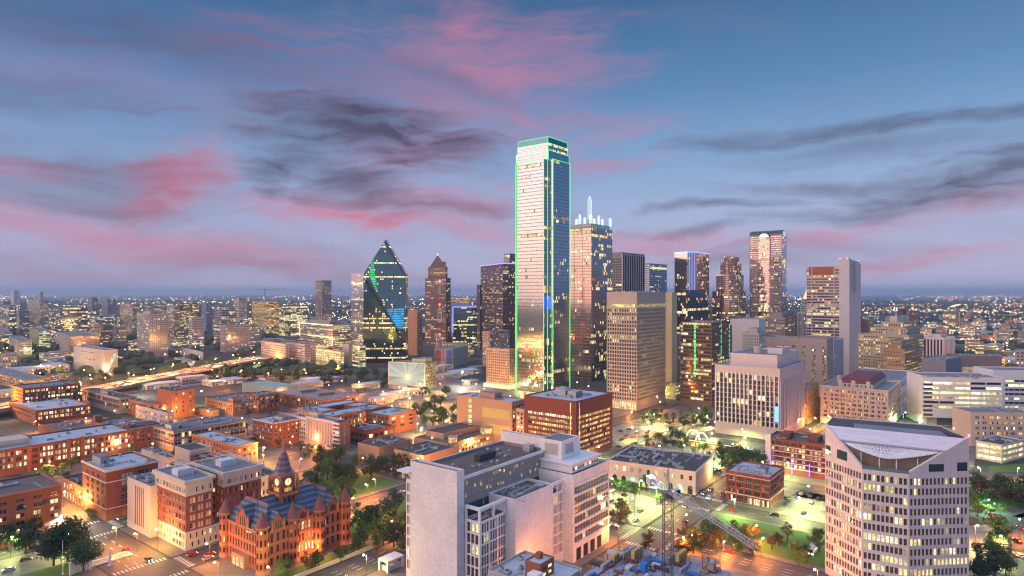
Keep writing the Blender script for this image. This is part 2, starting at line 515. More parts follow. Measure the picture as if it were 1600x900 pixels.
def facade(mb, P0, P1, z0, z1, s, rng, panes=None):
    """one wall from P0 to P1 (outward normal to its right) with recessed windows; panes collects them when they are to be objects of their own"""
    P0, P1 = np.array(P0[:2], float), np.array(P1[:2], float)
    L = float(np.linalg.norm(P1 - P0))
    U = (P1 - P0) / L
    N = np.array((U[1], -U[0]))
    if s is None:
        mb.add([(*P0, z0), (*P1, z0), (*P1, z1), (*P0, z1)], [(0, 1, 2, 3)])
        return
    em = min(s['em'], L * .2)
    nb = s['cols'] or max(1, int(round((L - 2 * em) / s['bw'])))
    bw = (L - 2 * em) / nb
    xs, cw = [0.0], []
    if em > 1e-3:
        xs.append(em); cw.append(False)
    for i in range(nb):
        x = em + i * bw
        if s['pw'] > 0:
            xs.append(x + s['pw']); cw.append(False)
        w = (bw - s['pw']) / s['k']
        for j in range(s['k']):
            xs.append(x + s['pw'] + (j + 1) * w); cw.append(True)
    if em > 1e-3:
        xs.append(L); cw.append(False)
    xs[-1] = L
    H = z1 - z0
    nr = s['rows'] or max(1, int(round((H - s['base'] - s['top']) / s['fh'])))
    fh = (H - s['base'] - s['top']) / nr
    zs, rw = [z0], []
    if s['base'] > 0:
        zs.append(z0 + s['base']); rw.append(2 if s['gw'] else 0)
    for j in range(nr):
        zs.append(z0 + s['base'] + (j + 1) * fh); rw.append(1)
    if s['top'] > 0:
        zs.append(z1); rw.append(0)
    xs, zs = np.array(xs), np.array(zs)
    nx, nz_ = len(xs), len(zs)
    b0 = len(mb.v)
    gx, gz = np.meshgrid(xs, zs)
    pts = np.column_stack([P0[0] + U[0] * gx.ravel(), P0[1] + U[1] * gx.ravel(), gz.ravel()])
    I, J = np.meshgrid(np.arange(nx - 1), np.arange(nz_ - 1))
    I, J = I.ravel(), J.ravel()
    cwa, rwa = np.array(cw), np.array(rw)
    win = cwa[I] & (rwa[J] > 0)
    o = np.column_stack([J * nx + I, J * nx + I + 1, (J + 1) * nx + I + 1, (J + 1) * nx + I])
    mb.v.extend(map(tuple, pts.tolist()))
    sol = (o[~win] + b0).tolist()
    mb.f.extend(map(tuple, sol)); mb.m.extend([0] * len(sol))
    Iw, Jw, ow_ = I[win], J[win], o[win] + b0
    n = len(Iw)
    if n == 0: return
    ground = rwa[Jw] == 2
    xa, xb, za, zb = xs[Iw], xs[Iw + 1], zs[Jw], zs[Jw + 1]
    wf = min(s['wf'], .985)
    hf = np.where(ground, .68, min(s['hf'], .985))
    dx_, dz_ = xb - xa, zb - za
    x0, x1 = xa + dx_ * (1 - wf) / 2, xb - dx_ * (1 - wf) / 2
    sill = np.where(ground, .3, s['sill'])
    y0 = za + dz_ * (1 - hf) * sill
    y1 = y0 + dz_ * hf
    def P3(x, z, off):
        return np.column_stack([P0[0] + U[0] * x - N[0] * off, P0[1] + U[1] * x - N[1] * off, z])
    rec = s['rec']
    inner = np.stack([P3(x0, y0, 0), P3(x1, y0, 0), P3(x1, y1, 0), P3(x0, y1, 0)], 1)
    b1 = len(mb.v)
    mb.v.extend(map(tuple, inner.reshape(-1, 3).tolist()))
    ii = b1 + np.arange(4 * n).reshape(n, 4)
    quads = [np.column_stack([ow_[:, a], ow_[:, (a + 1) % 4], ii[:, (a + 1) % 4], ii[:, a]]) for a in range(4)]
    pi = ii
    if rec > 0:
        back = np.stack([P3(x0, y0, rec), P3(x1, y0, rec), P3(x1, y1, rec), P3(x0, y1, rec)], 1)
        b2 = len(mb.v)
        mb.v.extend(map(tuple, back.reshape(-1, 3).tolist()))
        pi = b2 + np.arange(4 * n).reshape(n, 4)
        quads += [np.column_stack([ii[:, a], ii[:, (a + 1) % 4], pi[:, (a + 1) % 4], pi[:, a]]) for a in range(4)]
    Q = np.concatenate(quads).tolist()
    mb.f.extend(map(tuple, Q)); mb.m.extend([0] * len(Q))
    # which rooms are lit: whole floors now and then, runs of neighbours otherwise
    nc = int(cwa.sum())
    a = rng.random((nz_ - 1, nc))
    gk = 3 if s['rec'] > 0 else 5
    h = np.repeat(rng.random((nz_ - 1, nc // gk + 2)), gk, axis=1)[:, rng.integers(0, gk):][:, :nc]
    a = (.40 * a + .60 * h) if s['rec'] > 0 else (.28 * a + .72 * h)
    a = (a.argsort(axis=None).argsort().reshape(a.shape) + .5) / a.size
    p = np.full((nz_ - 1, 1), s['lit'])
    if s['lit'] < .7: p = p * rng.uniform(.2, 1.8, (nz_ - 1, 1))
    p[rng.random((nz_ - 1, 1)) < s['row']] = .85
    p[rwa == 2] = s['glit']
    on = a < p
    cidx = np.cumsum(cwa) - 1
    lit = on[Jw, cidx[Iw]]
    prob = np.array(PAL[s['pal']], float)
    prob /= prob.sum()
    rowtone = rng.choice(5, size=nz_ - 1, p=prob)
    tone = np.where(rng.random(n) < .5, rowtone[Jw], rng.choice(5, size=n, p=prob))
    mi = np.where(lit, 2 + tone, np.where(rng.random(n) < s['blind'], 7, 1))
    if panes is None:
        mb.f.extend(map(tuple, pi.tolist())); mb.m.extend(mi.tolist())
    else:
        off = rec
        c = P3((x0 + x1) / 2, (y0 + y1) / 2, off)
        ang = math.atan2(U[1], U[0])
        for q in range(n):
            panes.append((tuple(c[q]), round(float(x1[q] - x0[q]), 2), round(float(y1[q] - y0[q]), 2), int(mi[q]), ang))

_wm = {}
FRAME_W = plain('window_frame', (.45, .43, .40), .5)
def window_mesh(w, h, mi, mats, frame):
    k = (w, h, mi, tuple(m.name for m in mats), frame.name)
    if k in _wm: return _wm[k]
    mb = MB()
    mb.add([(-w / 2, 0, -h / 2), (w / 2, 0, -h / 2), (w / 2, 0, h / 2), (-w / 2, 0, h / 2)], [(0, 1, 2, 3)], 1)
    t, d = .07, .05
    mb.box(-w / 2, -d, -h / 2, -w / 2 + t, -.002, h / 2, 0)
    mb.box(w / 2 - t, -d, -h / 2, w / 2, -.002, h / 2, 0)
    mb.box(-w / 2 + t, -d, -h / 2, w / 2 - t, -.002, -h / 2 + t, 0)
    mb.box(-w / 2 + t, -d, h / 2 - t, w / 2 - t, -.002, h / 2, 0)
    if h > w * .9: mb.box(-w / 2 + t, -d * .8, -.03, w / 2 - t, -.002, .03, 0)
    mb.box(-w / 2 - .08, -.34, -h / 2 - .16, w / 2 + .08, -.002, -h / 2, 0, True)
    if w > 2.4:
        k_ = int(w / 1.5)
        for i in range(1, k_ + 1):
            x = -w / 2 + w * i / (k_ + 1)
            mb.box(x - .04, -d * .9, -h / 2 + t, x + .04, -.003, h / 2 - t, 0)
    me = mb.mesh('window', [frame, mats[mi]])
    _wm[k] = me
    return me

def finish_panes(root, panes, mats, frame=FRAME_W, most=100):
    if not panes: return
    Mw = root.matrix_basis
    cw = [(Mw @ Vector(p[0])) for p in panes]
    key = [(-(p[1] * p[2]) / max((c - cam.location).length_squared, 1) * (1.0 + .01 * c.z)) for p, c in zip(panes, cw)]
    order = sorted(range(len(panes)), key=lambda i: key[i])
    for i in order[:most]:
        c, w, h, mi, ang = panes[i]
        inst('window', window_mesh(w, h, mi, mats, frame), root, c, ang)
    rest = order[most:]
    if rest:
        mb = MB()
        for i in rest:
            c, w, h, mi, ang = panes[i]
            ux, uy = math.cos(ang) * w / 2, math.sin(ang) * w / 2
            mb.add([(c[0] - ux, c[1] - uy, c[2] - h / 2), (c[0] + ux, c[1] + uy, c[2] - h / 2), (c[0] + ux, c[1] + uy, c[2] + h / 2), (c[0] - ux, c[1] - uy, c[2] + h / 2)], [(0, 1, 2, 3)], mi)
        o = mb.build('window', mats, root)
        o['kind'] = 'stuff'

def inset(poly, d):
    n = len(poly)
    out = []
    for i in range(n):
        a, b, c = np.array(poly[i - 1]), np.array(poly[i]), np.array(poly[(i + 1) % n])
        e1, e2 = (b - a) / np.linalg.norm(b - a), (c - b) / np.linalg.norm(c - b)
        n1, n2 = np.array((-e1[1], e1[0])), np.array((-e2[1], e2[0]))
        k = n1 + n2
        k = k / max(np.dot(k, n1), .2)
        out.append(tuple(b + k * d))
    return out

ROOF_GREY = roofmat((.21, .215, .225), .5)
ROOF_WHITE = roofmat((.46, .50, .54), .4)
ROOF_DARK = roofmat((.085, .082, .085), .5)
ROOF_BROWN = roofmat((.16, .12, .105), .5)

def block(root, poly, z0, z1, specs, wall, roof=ROOF_GREY, glass=GL_DARK, seed=0, detail=False, par=.9, frame=FRAME_W, lit=None, name='wall', most=100, roofname='roof', panes_out=None):
    """one volume of a building: walls with windows, parapet, flat roof"""
    rng = np.random.default_rng(abs(seed) + int(z0 * 7) + int(abs(poly[0][0]) * 13))
    mats = [wall, glass] + (lit or LITS) + [BLIND]
    mb = MB()
    panes = [] if detail else None
    n = len(poly)
    for i in range(n):
        s = specs[i] if isinstance(specs, (list, tuple)) else specs
        facade(mb, poly[i], poly[(i + 1) % n], z0, z1, s, rng, panes)
    t = .35
    ins = inset(poly, t)
    if par > 0:
        b = len(mb.v)
        mb.v.extend([(*p, z1) for p in poly] + [(*p, z1) for p in ins] + [(*p, z1 - par) for p in ins])
        for i in range(n):
            j = (i + 1) % n
            mb.f += [(b + i, b + j, b + n + j, b + n + i), (b + n + i, b + n + j, b + 2 * n + j, b + 2 * n + i)]
            mb.m += [0, 0]
    w = mb.build(name, mats, root)
    if roof is not None:
        q = ins if par > 0 else inset(poly, .02)
        MB().add([(*p, z1 - par) for p in q], [tuple(range(n))]).build(roofname, roof, root)
    if detail:
        if panes_out is not None: panes_out.append((panes, mats, frame))
        else: finish_panes(root, panes, mats, frame, most)
    return w

# rooftop plant
AC_MET = plain('galvanised_metal', (.42, .43, .44), .5, .3)
AC_DARK = plain('dark_grille', (.06, .06, .065), .6)
def make_unit(kind):
    mb = MB()
    if kind == 0:
        mb.box(-.5, -.5, .12, .5, .5, .9, 0, True)
        mb.cone(0, 0, .9, .98, .34, .34, 10, 1)
        for sx in (-.4, .4):
            mb.box(sx - .05, -.45, 0, sx + .05, .45, .12, 1)
    elif kind == 1:
        mb.box(-.5, -.28, .1, .5, .28, .8, 0, True)
        for x in (-.3, 0, .3):
            mb.cone(x, 0, .8, .9, .13, .13, 8, 1)
        mb.box(.5, -.15, .2, .72, .15, .55, 0, True)
    else:
        mb.cone(0, 0, 0, .7, .16, .16, 8, 0)
        mb.cone(0, 0, .7, 1.0, .3, .1, 8, 0)
    if kind == 3:
        mb = MB()
        mb.box(-1.6, -.22, .1, 1.6, .22, .5, 0, True); mb.box(1.2, -.2, .1, 1.6, 1.0, .48, 0, True)
        for x in (-1.3, 0, 1.3): mb.box(x - .05, -.2, 0, x + .05, .2, .1, 1)
    if kind == 4:
        mb = MB()
        mb.tube((-2.2, 0, .18), (2.2, 0, .18), .06, 5); mb.tube((2.2, 0, .18), (2.2, 1.6, .18), .06, 5); mb.tube((-2.2, .25, .18), (1.9, .25, .18), .05, 5)
        for x in (-2, -.7, .7, 2): mb.box(x - .05, -.12, 0, x + .05, .35, .12, 1)
    return mb.mesh('air_unit', [AC_MET, AC_DARK])
UNITS = [make_unit(i) for i in range(5)]
def units(root, x0, y0, x1, y1, z, n, seed=1, smin=1.6, smax=4.0):
    r = random.Random(seed)
    for i in range(int(n * 1.7)):
        s = r.uniform(smin, smax)
        k = r.choice((0, 0, 1, 1, 2, 2, 3, 4))
        inst('air_unit', UNITS[k], root, (r.uniform(x0, x1), r.uniform(y0, y1), z), r.choice((0, math.pi / 2)), (s, s, r.uniform(1.0, 2.0) if k < 2 else s * .6))

PH_WALL = wallmat((.48, .46, .44))
def penthouse(root, x0, y0, x1, y1, z0, z1, wall=None, roof=None):
    mb = MB()
    mb.box(x0, y0, z0, x1, y1, z1, 0)
    mb.box(x0 - .15, y0 - .15, z1, x1 + .15, y1 + .15, z1 + .25, 1)
    mb.box(x0 + (x1 - x0) * .4, y0 - .05, z0 + .3, x0 + (x1 - x0) * .55, y0, z0 + 2.3, 2)
    mb.build('roof_house', [wall or PH_WALL, roof or ROOF_GREY, AC_DARK], root)

class B: pass
def site(name, label, xc, Y, xl, xr, top=None, H=None, rot=38.0, cat='building', group=None, base=None, ll=None, lr=None):
    """an Empty at the near corner of a building seen at pixel column xc and depth Y; its faces run left to column xl and right to column xr"""
    if base is not None: Y = EYE * F / (base - HOR)
    X = (xc - 800.0) / F * Y
    s_, c_ = math.sin(R(rot)), math.cos(R(rot))
    b = B()
    if lr is None:
        q = (xr - 800.0) / F
        lr = (q * Y - X) / (s_ - c_ * q)
    if ll is None:
        p = (xl - 800.0) / F
        ll = (X - p * Y) / (c_ + s_ * p)
    b.Lr, b.Ll = lr, ll
    b.H = H if H is not None else EYE - (top - HOR) / F * Y
    b.root = tag(empty(name, (X, Y, 0), R(90 - rot)), label, cat, group)
    b.poly = [(0, 0), (lr, 0), (lr, ll), (0, ll)]
    b.seed = int(xc * 3 + Y)
    return b

def rect(x0, y0, x1, y1):
    return [(x0, y0), (x1, y0), (x1, y1), (x0, y1)]

def bld(name, label, xc, Y, xl, xr, top=None, H=None, l=None, r=None, wall=None, roof=ROOF_GREY, glass=GL_DARK, rot=38.0, base=None, ll=None, lr=None, cat='building', group=None,
        detail=False, par=.9, nu=3, ph=None, frame=FRAME_W, lit=None, back=True):
    b = site(name, label, xc, Y, xl, xr, top, H, rot, cat, group, base, ll, lr)
    r = r or l
    bk = sp(**{**l, 'rec': 0.0}) if (back and l) else None
    if bk and detail: bk = None
    block(b.root, b.poly, 0, b.H, [r, None, bk if not detail else None, l], wall, roof, glass, b.seed, detail, par, frame, lit)
    if nu: units(b.root, b.Lr * .12, b.Ll * .12, b.Lr * .88, b.Ll * .88, b.H - par, nu, b.seed)
    if ph:
        a0, b0, a1, b1, h = ph
        penthouse(b.root, b.Lr * a0, b.Ll * b0, b.Lr * a1, b.Ll * b1, b.H - par, b.H - par + h, wall if h > 4 else None)
    return b
# ------------------------------------------------------------------ ground, streets, blocks
def groundmat():
    m, nt, b = newmat('city_ground')
    g = node(nt, 'ShaderNodeNewGeometry')
    n1 = node(nt, 'ShaderNodeTexNoise', {'Vector': g.outputs['Position'], 'Scale': .0022, 'Detail': 8.0, 'Roughness': .62})
    n2 = node(nt, 'ShaderNodeTexNoise', {'Vector': g.outputs['Position'], 'Scale': .02, 'Detail': 5.0})
    vo = node(nt, 'ShaderNodeTexVoronoi', {'Vector': g.outputs['Position'], 'Scale': .014})
    c = mixc(nt, mth(nt, 'MULTIPLY_ADD', n2.outputs[0], 3.0, -1.0, True), (.030, .045, .028), (.12, .115, .11))
    c = mixc(nt, .22, c, vo.outputs['Color'], 'MULTIPLY')
    c = mixc(nt, mth(nt, 'MULTIPLY_ADD', n1.outputs[0], 5.0, -2.1, True), c, (.028, .042, .030))
    nt.links.new(c, b.inputs['Base Color'])
    b.inputs['Roughness'].default_value = .95
    return m

def asphalt(col, name='asphalt'):
    m, nt, b = newmat(name)
    g = node(nt, 'ShaderNodeNewGeometry')
    n1 = node(nt, 'ShaderNodeTexNoise', {'Vector': g.outputs['Position'], 'Scale': .12, 'Detail': 6.0, 'Roughness': .65})
    mp = node(nt, 'ShaderNodeMapping', {'Vector': g.outputs['Position'], 'Rotation': (0, 0, R(-52)), 'Scale': (.05, .6, 1)})
    n2 = node(nt, 'ShaderNodeTexNoise', {'Vector': mp.outputs[0], 'Scale': 1.0, 'Detail': 3.0})
    f = mth(nt, 'MULTIPLY_ADD', mth(nt, 'ADD', n1.outputs[0], n2.outputs[0]), .9, .1)
    v = node(nt, 'ShaderNodeCombineColor', {0: f, 1: f, 2: f})
    nt.links.new(mixc(nt, 1.0, col, v.outputs[0], 'MULTIPLY'), b.inputs['Base Color'])
    b.inputs['Roughness'].default_value = .62
    return m

def grassmat():
    m, nt, b = newmat('lawn_grass')
    g = node(nt, 'ShaderNodeNewGeometry')
    n1 = node(nt, 'ShaderNodeTexNoise', {'Vector': g.outputs['Position'], 'Scale': .25, 'Detail': 6.0, 'Roughness': .7})
    c = mixc(nt, n1.outputs[0], (.045, .13, .024), (.10, .21, .04))
    nt.links.new(c, b.inputs['Base Color'])
    b.inputs['Roughness'].default_value = .9
    return m

M_ROAD = asphalt((.085, .08, .078))
M_LOT = asphalt((.19, .185, .17), 'parking_concrete')
M_PAVE = asphalt((.165, .145, .13), 'paving')
M_GRASS = grassmat()
M_MARK = plain('road_paint', (.72, .70, .62), .7)

def sheet(name, quads, mat, z, kind='structure'):
    mb = MB()
    for q in quads:
        mb.add([(*p[:2], z) for p in q], [tuple(range(len(q)))])
    o = mb.build(name, mat)
    o['kind'] = kind
    return o

def uvrect(u0, v0, u1, v1):
    return [uv(u0, v0), uv(u1, v0), uv(u1, v1), uv(u0, v1)]

G = 40000.0
sheet('ground', [[(-G, -900), (G, -900), (G, G), (-G, G)]], groundmat(), 0.0)

# (axis, centre, half width, from, to): axis u = street of constant u
ROADS = [('u', 116, 11, 20, 640), ('u', 277, 9, 20, 640), ('u', 340, 7, 20, 222), ('u', 405, 7, 20, 214), ('u', 512, 7, 20, 460), ('u', 640, 8, 20, 460),
         ('v', 133.5, 8, -60, 640), ('v', 217, 8.5, -60, 640), ('v', 279, 7.5, 105, 640), ('v', 352, 8, -20, 268), ('v', 397, 6.5, 127, 268), ('v', 472, 7, 127, 640),
         ('u', 340, 6, 296, 464), ('v', 630, 8, 100, 640)]
for i, (ax, c, hw, a, b_) in enumerate(ROADS):
    q = uvrect(c - hw, a, c + hw, b_) if ax == 'u' else uvrect(a, c - hw, b_, c + hw)
    sheet('road', [q], M_ROAD, .004 + .0041 * i)
mk = []
ups = [r for r in ROADS if r[0] == 'u']
vps = [r for r in ROADS if r[0] == 'v']
def crossing(ax, s):
    return any(abs(s - c) < hw + 4.0 for a2, c, hw, a, b_ in ROADS if a2 != ax)
for ax, c, hw, a, b_ in ROADS:
    if c > 620 : continue
    lanes = (-hw * .33, hw * .33, 0) if hw > 8 else (0,)
    for off in lanes:
        s = a
        while s < b_:
            if not crossing(ax, s):
                mk.append(uvrect(c + off - .14, s, c + off + .14, s + 3.4) if ax == 'u' else uvrect(s, c + off - .14, s + 3.4, c + off + .14))
            s += 8.5
# crosswalk stripes at the junctions
for _, cu, hu, a, b_ in ups:
    for _, cv, hv, a2, b2 in vps:
        if cu > 420 or not (a < cv < b_ and a2 < cu < b2): continue
        for side in (-1, 1):
            k = -hu + .8
            while k < hu - .6:
                mk.append(uvrect(cu + k, cv + side * (hv + 1.2), cu + k + .65, cv + side * (hv + 1.2) + side * 2.8) if side > 0 else uvrect(cu + k, cv - hv - 4.0, cu + k + .65, cv - hv - 1.2))
                k += 1.5
            k = -hv + .8
            while k < hv - .6:
                u0 = cu + side * (hu + 1.2)
                mk.append(uvrect(min(u0, u0 + side * 2.8), cv + k, max(u0, u0 + side * 2.8), cv + k + .65))
                k += 1.5
sheet('road_markings', mk, M_MARK, .068)

BLOCKS = [(128, 268, 227, 270), (128, 268, 143, 207), (128, 268, 20, 124), (128, 268, 288, 342.5), (128, 268, 361.5, 389), (128, 268, 405, 464), (128, 268, 480, 621),
          (287, 332, 143, 207), (287, 332, 20, 124), (287, 333, 288, 464), (287, 333, 227, 270), (348, 397, 20, 124), (348, 397, 143, 207), (413, 504, 20, 124), (413, 504, 143, 207),
          (348, 504, 227, 270), (347, 504, 288, 464), (520, 631, 20, 124), (520, 631, 143, 207), (520, 631, 227, 270), (520, 631, 288, 464), (287, 631, 480, 621),
          (20, 104, 361.5, 620), (-40, 104, 227, 342.5)]
mb = MB()
for u0, u1, v0, v1 in BLOCKS:
    mb.prism([uv(u0, v0), uv(u1, v0), uv(u1, v1), uv(u0, v1)], 0, .14)
o = mb.build('pavement', M_PAVE); o['kind'] = 'structure'

sheet('lawn', [uvrect(291, 30, 329, 121), uvrect(20, 250, 98, 318), uvrect(190, 291, 264, 339), uvrect(292, 292, 329, 298), uvrect(188, 240, 262, 266), uvrect(140, 229.5, 190, 236), uvrect(131, 33, 200, 50), uvrect(231, 80, 262, 121)], M_GRASS, .148)
sheet('parking_lot', [uvrect(290, 147, 330, 204), uvrect(384, 30, 396, 122), uvrect(416, 147, 500, 204), uvrect(416, 230, 500, 268), uvrect(350, 360, 430, 460), uvrect(416, 20, 427, 124), uvrect(524, 300, 626, 455), uvrect(440, 300, 500, 350), uvrect(348, 60, 396, 98)], M_LOT, .146)
mk = []
for u0, u1, v0, v1 in ((292, 328, 150, 202), (418, 498, 150, 202), (418, 498, 232, 266), (350, 394, 62, 96)):
    u = u0 + 5
    while u < u1 - 4:
        v = v0
        while v < v1:
            mk.append(uvrect(u, v, u + 5, v + .14))
            v += 2.7
        u += 16.0
# lot at the far right
c0 = gp(1535, 850)
LOT2 = [gp(1512, 822), gp(1555, 818), gp(1575, 900), gp(1505, 905)]
sheet('parking_lot', [LOT2], M_LOT, .02)
sheet('parking_markings', mk, M_MARK, .152)
# street on the far right
RR = [gp(1574, 905), gp(1612, 905), gp(1594, 806), gp(1578, 800)]
sheet('road', [[gp(1578, 905), gp(1640, 905), gp(1606, 800), gp(1584, 806)], [gp(1517, 790), gp(1517, 798), gp(1640, 815), gp(1640, 800)], [gp(1500, 736), gp(1500, 754), gp(1640, 757), gp(1640, 742)]], M_ROAD, .03)
sheet('lawn', [[gp(1520, 765), gp(1520, 788), gp(1590, 796), gp(1600, 752)], [gp(1545, 728), gp(1545, 738), gp(1640, 738), gp(1640, 722)]], M_GRASS, .02)

# elevated motorway curving away on the left
M_DECK = asphalt((.26, .23, .215), 'motorway_concrete')
hw_pts = [(-760, 300), (-560, 470), (-490, 580), (-468, 695), (-450, 850), (-424, 1049), (-380, 1300), (-290, 1620), (-150, 2000), (100, 2600)]
def smooth_path(pts, n=8):
    out = []
    P_ = [np.array(p, float) for p in pts]
    for i in range(len(P_) - 1):
        p0, p1, p2, p3 = P_[max(i - 1, 0)], P_[i], P_[i + 1], P_[min(i + 2, len(P_) - 1)]
        for k in range(n):
            t = k / n
            out.append(.5 * ((2 * p1) + (-p0 + p2) * t + (2 * p0 - 5 * p1 + 4 * p2 - p3) * t * t + (-p0 + 3 * p1 - 3 * p2 + p3) * t ** 3))
    out.append(P_[-1])
    return out
HWY = smooth_path(hw_pts)
def ribbon(path, off0, off1, z0, z1, name, mat):
    mb = MB()
    L_, R_ = [], []
    for i, p in enumerate(path):
        d = path[min(i + 1, len(path) - 1)] - path[max(i - 1, 0)]
        d = d / np.linalg.norm(d)
        nrm = np.array((d[1], -d[0]))
        L_.append(p + nrm * off0); R_.append(p + nrm * off1)
    for i in range(len(path) - 1):
        a, b, c, d = L_[i], R_[i], R_[i + 1], L_[i + 1]
        mb.add([(*a, z1), (*b, z1), (*c, z1), (*d, z1), (*a, z0), (*b, z0), (*c, z0), (*d, z0)], [(0, 1, 2, 3), (0, 3, 7, 4), (1, 5, 6, 2), (4, 7, 6, 5)])
    o = mb.build(name, mat)
    o['kind'] = 'structure'
    return o
ribbon(HWY, -16, 16, 6.2, 7.6, 'motorway_deck_road', M_DECK)
ribbon(HWY, -16.6, -16.0, 6.0, 8.6, 'motorway_kerb', M_DECK)
ribbon(HWY, 16.0, 16.6, 6.0, 8.6, 'motorway_kerb', M_DECK)
ribbon(HWY, -.4, .4, 7.61, 8.5, 'motorway_kerb', M_DECK)
for off in (-11.5, -7.5, 7.5, 11.5):
    o = ribbon(HWY[2:50], off - .15, off + .15, 7.605, 7.62, 'motorway_road_markings', M_MARK)
mb = MB()
for i in range(6, len(HWY) - 16, 2):
    p = HWY[i]
    for k in (-9, 9):
        mb.cone(p[0] + k, p[1], 0, 6.2, .9, .9, 8)
o = mb.build('motorway_pillar', M_DECK); o['kind'] = 'structure'
# ramp and the surface road beside it
RAMP = smooth_path([(-640, 560), (-540, 640), (-470, 720), (-400, 800), (-340, 900), (-300, 1000)])
ribbon(RAMP, -6, 6, 0.0, .5, 'ramp_road', M_DECK)
# motorway far to the right
HW2 = smooth_path([(700, 1500), (1050, 1480), (1500, 1560), (2200, 1750)])
ribbon(HW2, -16, 16, 7.0, 8.5, 'motorway_deck_road', M_DECK)
# ------------------------------------------------------------------ colours of walls
BRICK = wallmat((.29, .092, .055), .26)
BRICK_D = wallmat((.215, .068, .047), .26)
BRICK_O = wallmat((.33, .125, .065), .26)
BRICK_T = wallmat((.42, .24, .135), .16)
BRICK_P = wallmat((.40, .26, .21), .14)
TAN = wallmat((.50, .36, .24), .14)
CREAM = wallmat((.58, .50, .40), .12)
LIME = wallmat((.60, .55, .48), .14)
WHITE = wallmat((.78, .74, .73), .08)
WHITE_P = wallmat((.82, .77, .76), .15, (2.3, 1.15, .5), mortar=.80)
CONC = wallmat((.45, .41, .38), .14)
CONC_P = wallmat((.50, .43, .40), .14)
PINKST = wallmat((.66, .59, .58), .12, (3.0, 3.9, 0.0), mortar=.86)
DARKW = wallmat((.055, .055, .062), .15)
STEEL = plain('painted_steel', (.55, .54, .55), .45, .2)
WHITE_TRIM = wallmat((.70, .64, .57), .08)

def trim(root, poly, z0, z1, out, mat, name='cornice'):
    """a projecting band all round"""
    big = inset(poly, -out)
    mb = MB()
    n = len(poly)
    mb.prism(big, z0, z1, 0, False)
    b = len(mb.v)
    mb.v.extend([(*p, z1) for p in big] + [(*p, z1) for p in poly] + [(*p, z0) for p in big] + [(*p, z0) for p in poly])
    for i in range(n):
        j = (i + 1) % n
        mb.f += [(b + i, b + j, b + n + j, b + n + i), (b + 3 * n + i, b + 3 * n + j, b + 2 * n + j, b + 2 * n + i)]
        mb.m += [0, 0]
    return mb.build(name, mat, root)

# ---- brick warehouse with arched top windows, bottom left of the plaza
s_ = sp(fh=3.55, bw=6.6, k=2, pw=3.2, wf=.82, hf=.52, base=4.2, top=2.6, em=1.2, lit=.5, pal='green', rec=.3)
b = site('brick_warehouse', 'seven storey brick warehouse with paired yellow lit windows beside the oak trees', -184, 258, -260, 96, H=23.8, ll=30)
block(b.root, b.poly, 0, b.H, [s_, None, None, s_], BRICK_O, ROOF_BROWN, GL_DARK, 4, True)
trim(b.root, b.poly, b.H - 4.6, b.H - 4.2, .25, BRICK_O)
trim(b.root, b.poly, b.H - .7, b.H - .05, .45, BRICK_T)
for i in range(7):
    mb = MB()
    x = 8.5 + i * 9.4
    if x > b.Lr - 3: break
    pts = [(x - 1.7 + 0, b.H - 8.3)] + [(x + 1.7 * math.cos(t), b.H - 7.2 + 1.5 * math.sin(t)) for t in np.linspace(math.pi, 0, 9)] + [(x + 1.7, b.H - 8.3)]
    mb.add([(p[0], -.06, p[1]) for p in pts] + [(p[0], -.003, p[1]) for p in pts], [tuple(range(len(pts)))] + [(i_, i_ + len(pts), (i_ + 1) % len(pts) + len(pts), (i_ + 1) % len(pts)) for i_ in range(len(pts))], 0)
    mb.build('arched_window', GL_DARK, b.root)
units(b.root, 10, 5, b.Lr - 5, 24, b.H - .9, 5, 3)

# ---- tall red brick block behind the junction, with its low annex
s_ = sp(fh=3.5, bw=7.2, k=2, pw=3.6, wf=.8, hf=.6, base=5, top=3.0, em=2.0, lit=.04, blind=.6, rec=.35)
s2 = sp(fh=3.5, bw=8.2, k=3, pw=2.6, wf=.85, hf=.66, base=5, top=2.8, em=4.5, lit=.12, blind=.5, rec=.35)
b = bld('red_brick_office', 'dark red brick office block with pale cornice and white roof at the lit junction', 166, 323, 129, 247, 735, l=s_, r=s2, wall=BRICK, roof=ROOF_WHITE, detail=True, nu=5, ph=(.12, .5, .3, .85, 4.0))
trim(b.root, b.poly, b.H - 1.0, b.H - .04, .6, WHITE_TRIM)
trim(b.root, b.poly, b.H - 6.6, b.H - 6.1, .22, WHITE_TRIM, 'belt_course')
trim(b.root, b.poly, 5.6, 6.0, .2, WHITE_TRIM, 'belt_course')
s_ = sp(fh=3.6, bw=4.6, k=1, pw=1.6, wf=.9, hf=.7, base=5, top=2.2, em=1.0, lit=.55, pal='pale', gw=True, glit=.8)
a = bld('brick_annex', 'low orange brick annex with tall pale windows next to the red office block', 131, 343, 97, 140, 762, l=s_, r=None, wall=BRICK_O, roof=ROOF_DARK, detail=True, nu=2, lr=22)

# ---- pale stone block with vertical slots
b = bld('stone_archive', 'narrow pale stone block with five dark vertical slots and no windows', 235, 300, 199, 246, 760, l=None, wall=LIME, roof=ROOF_GREY, nu=6, lr=11.0)
for i in range(5):
    y = b.Ll * .30 + i * b.Ll * .085
    MB().box(-.05, y - .42, 3.2, -.003, y + .42, b.H - 2.5).build('window_slot', DARKW, b.root)

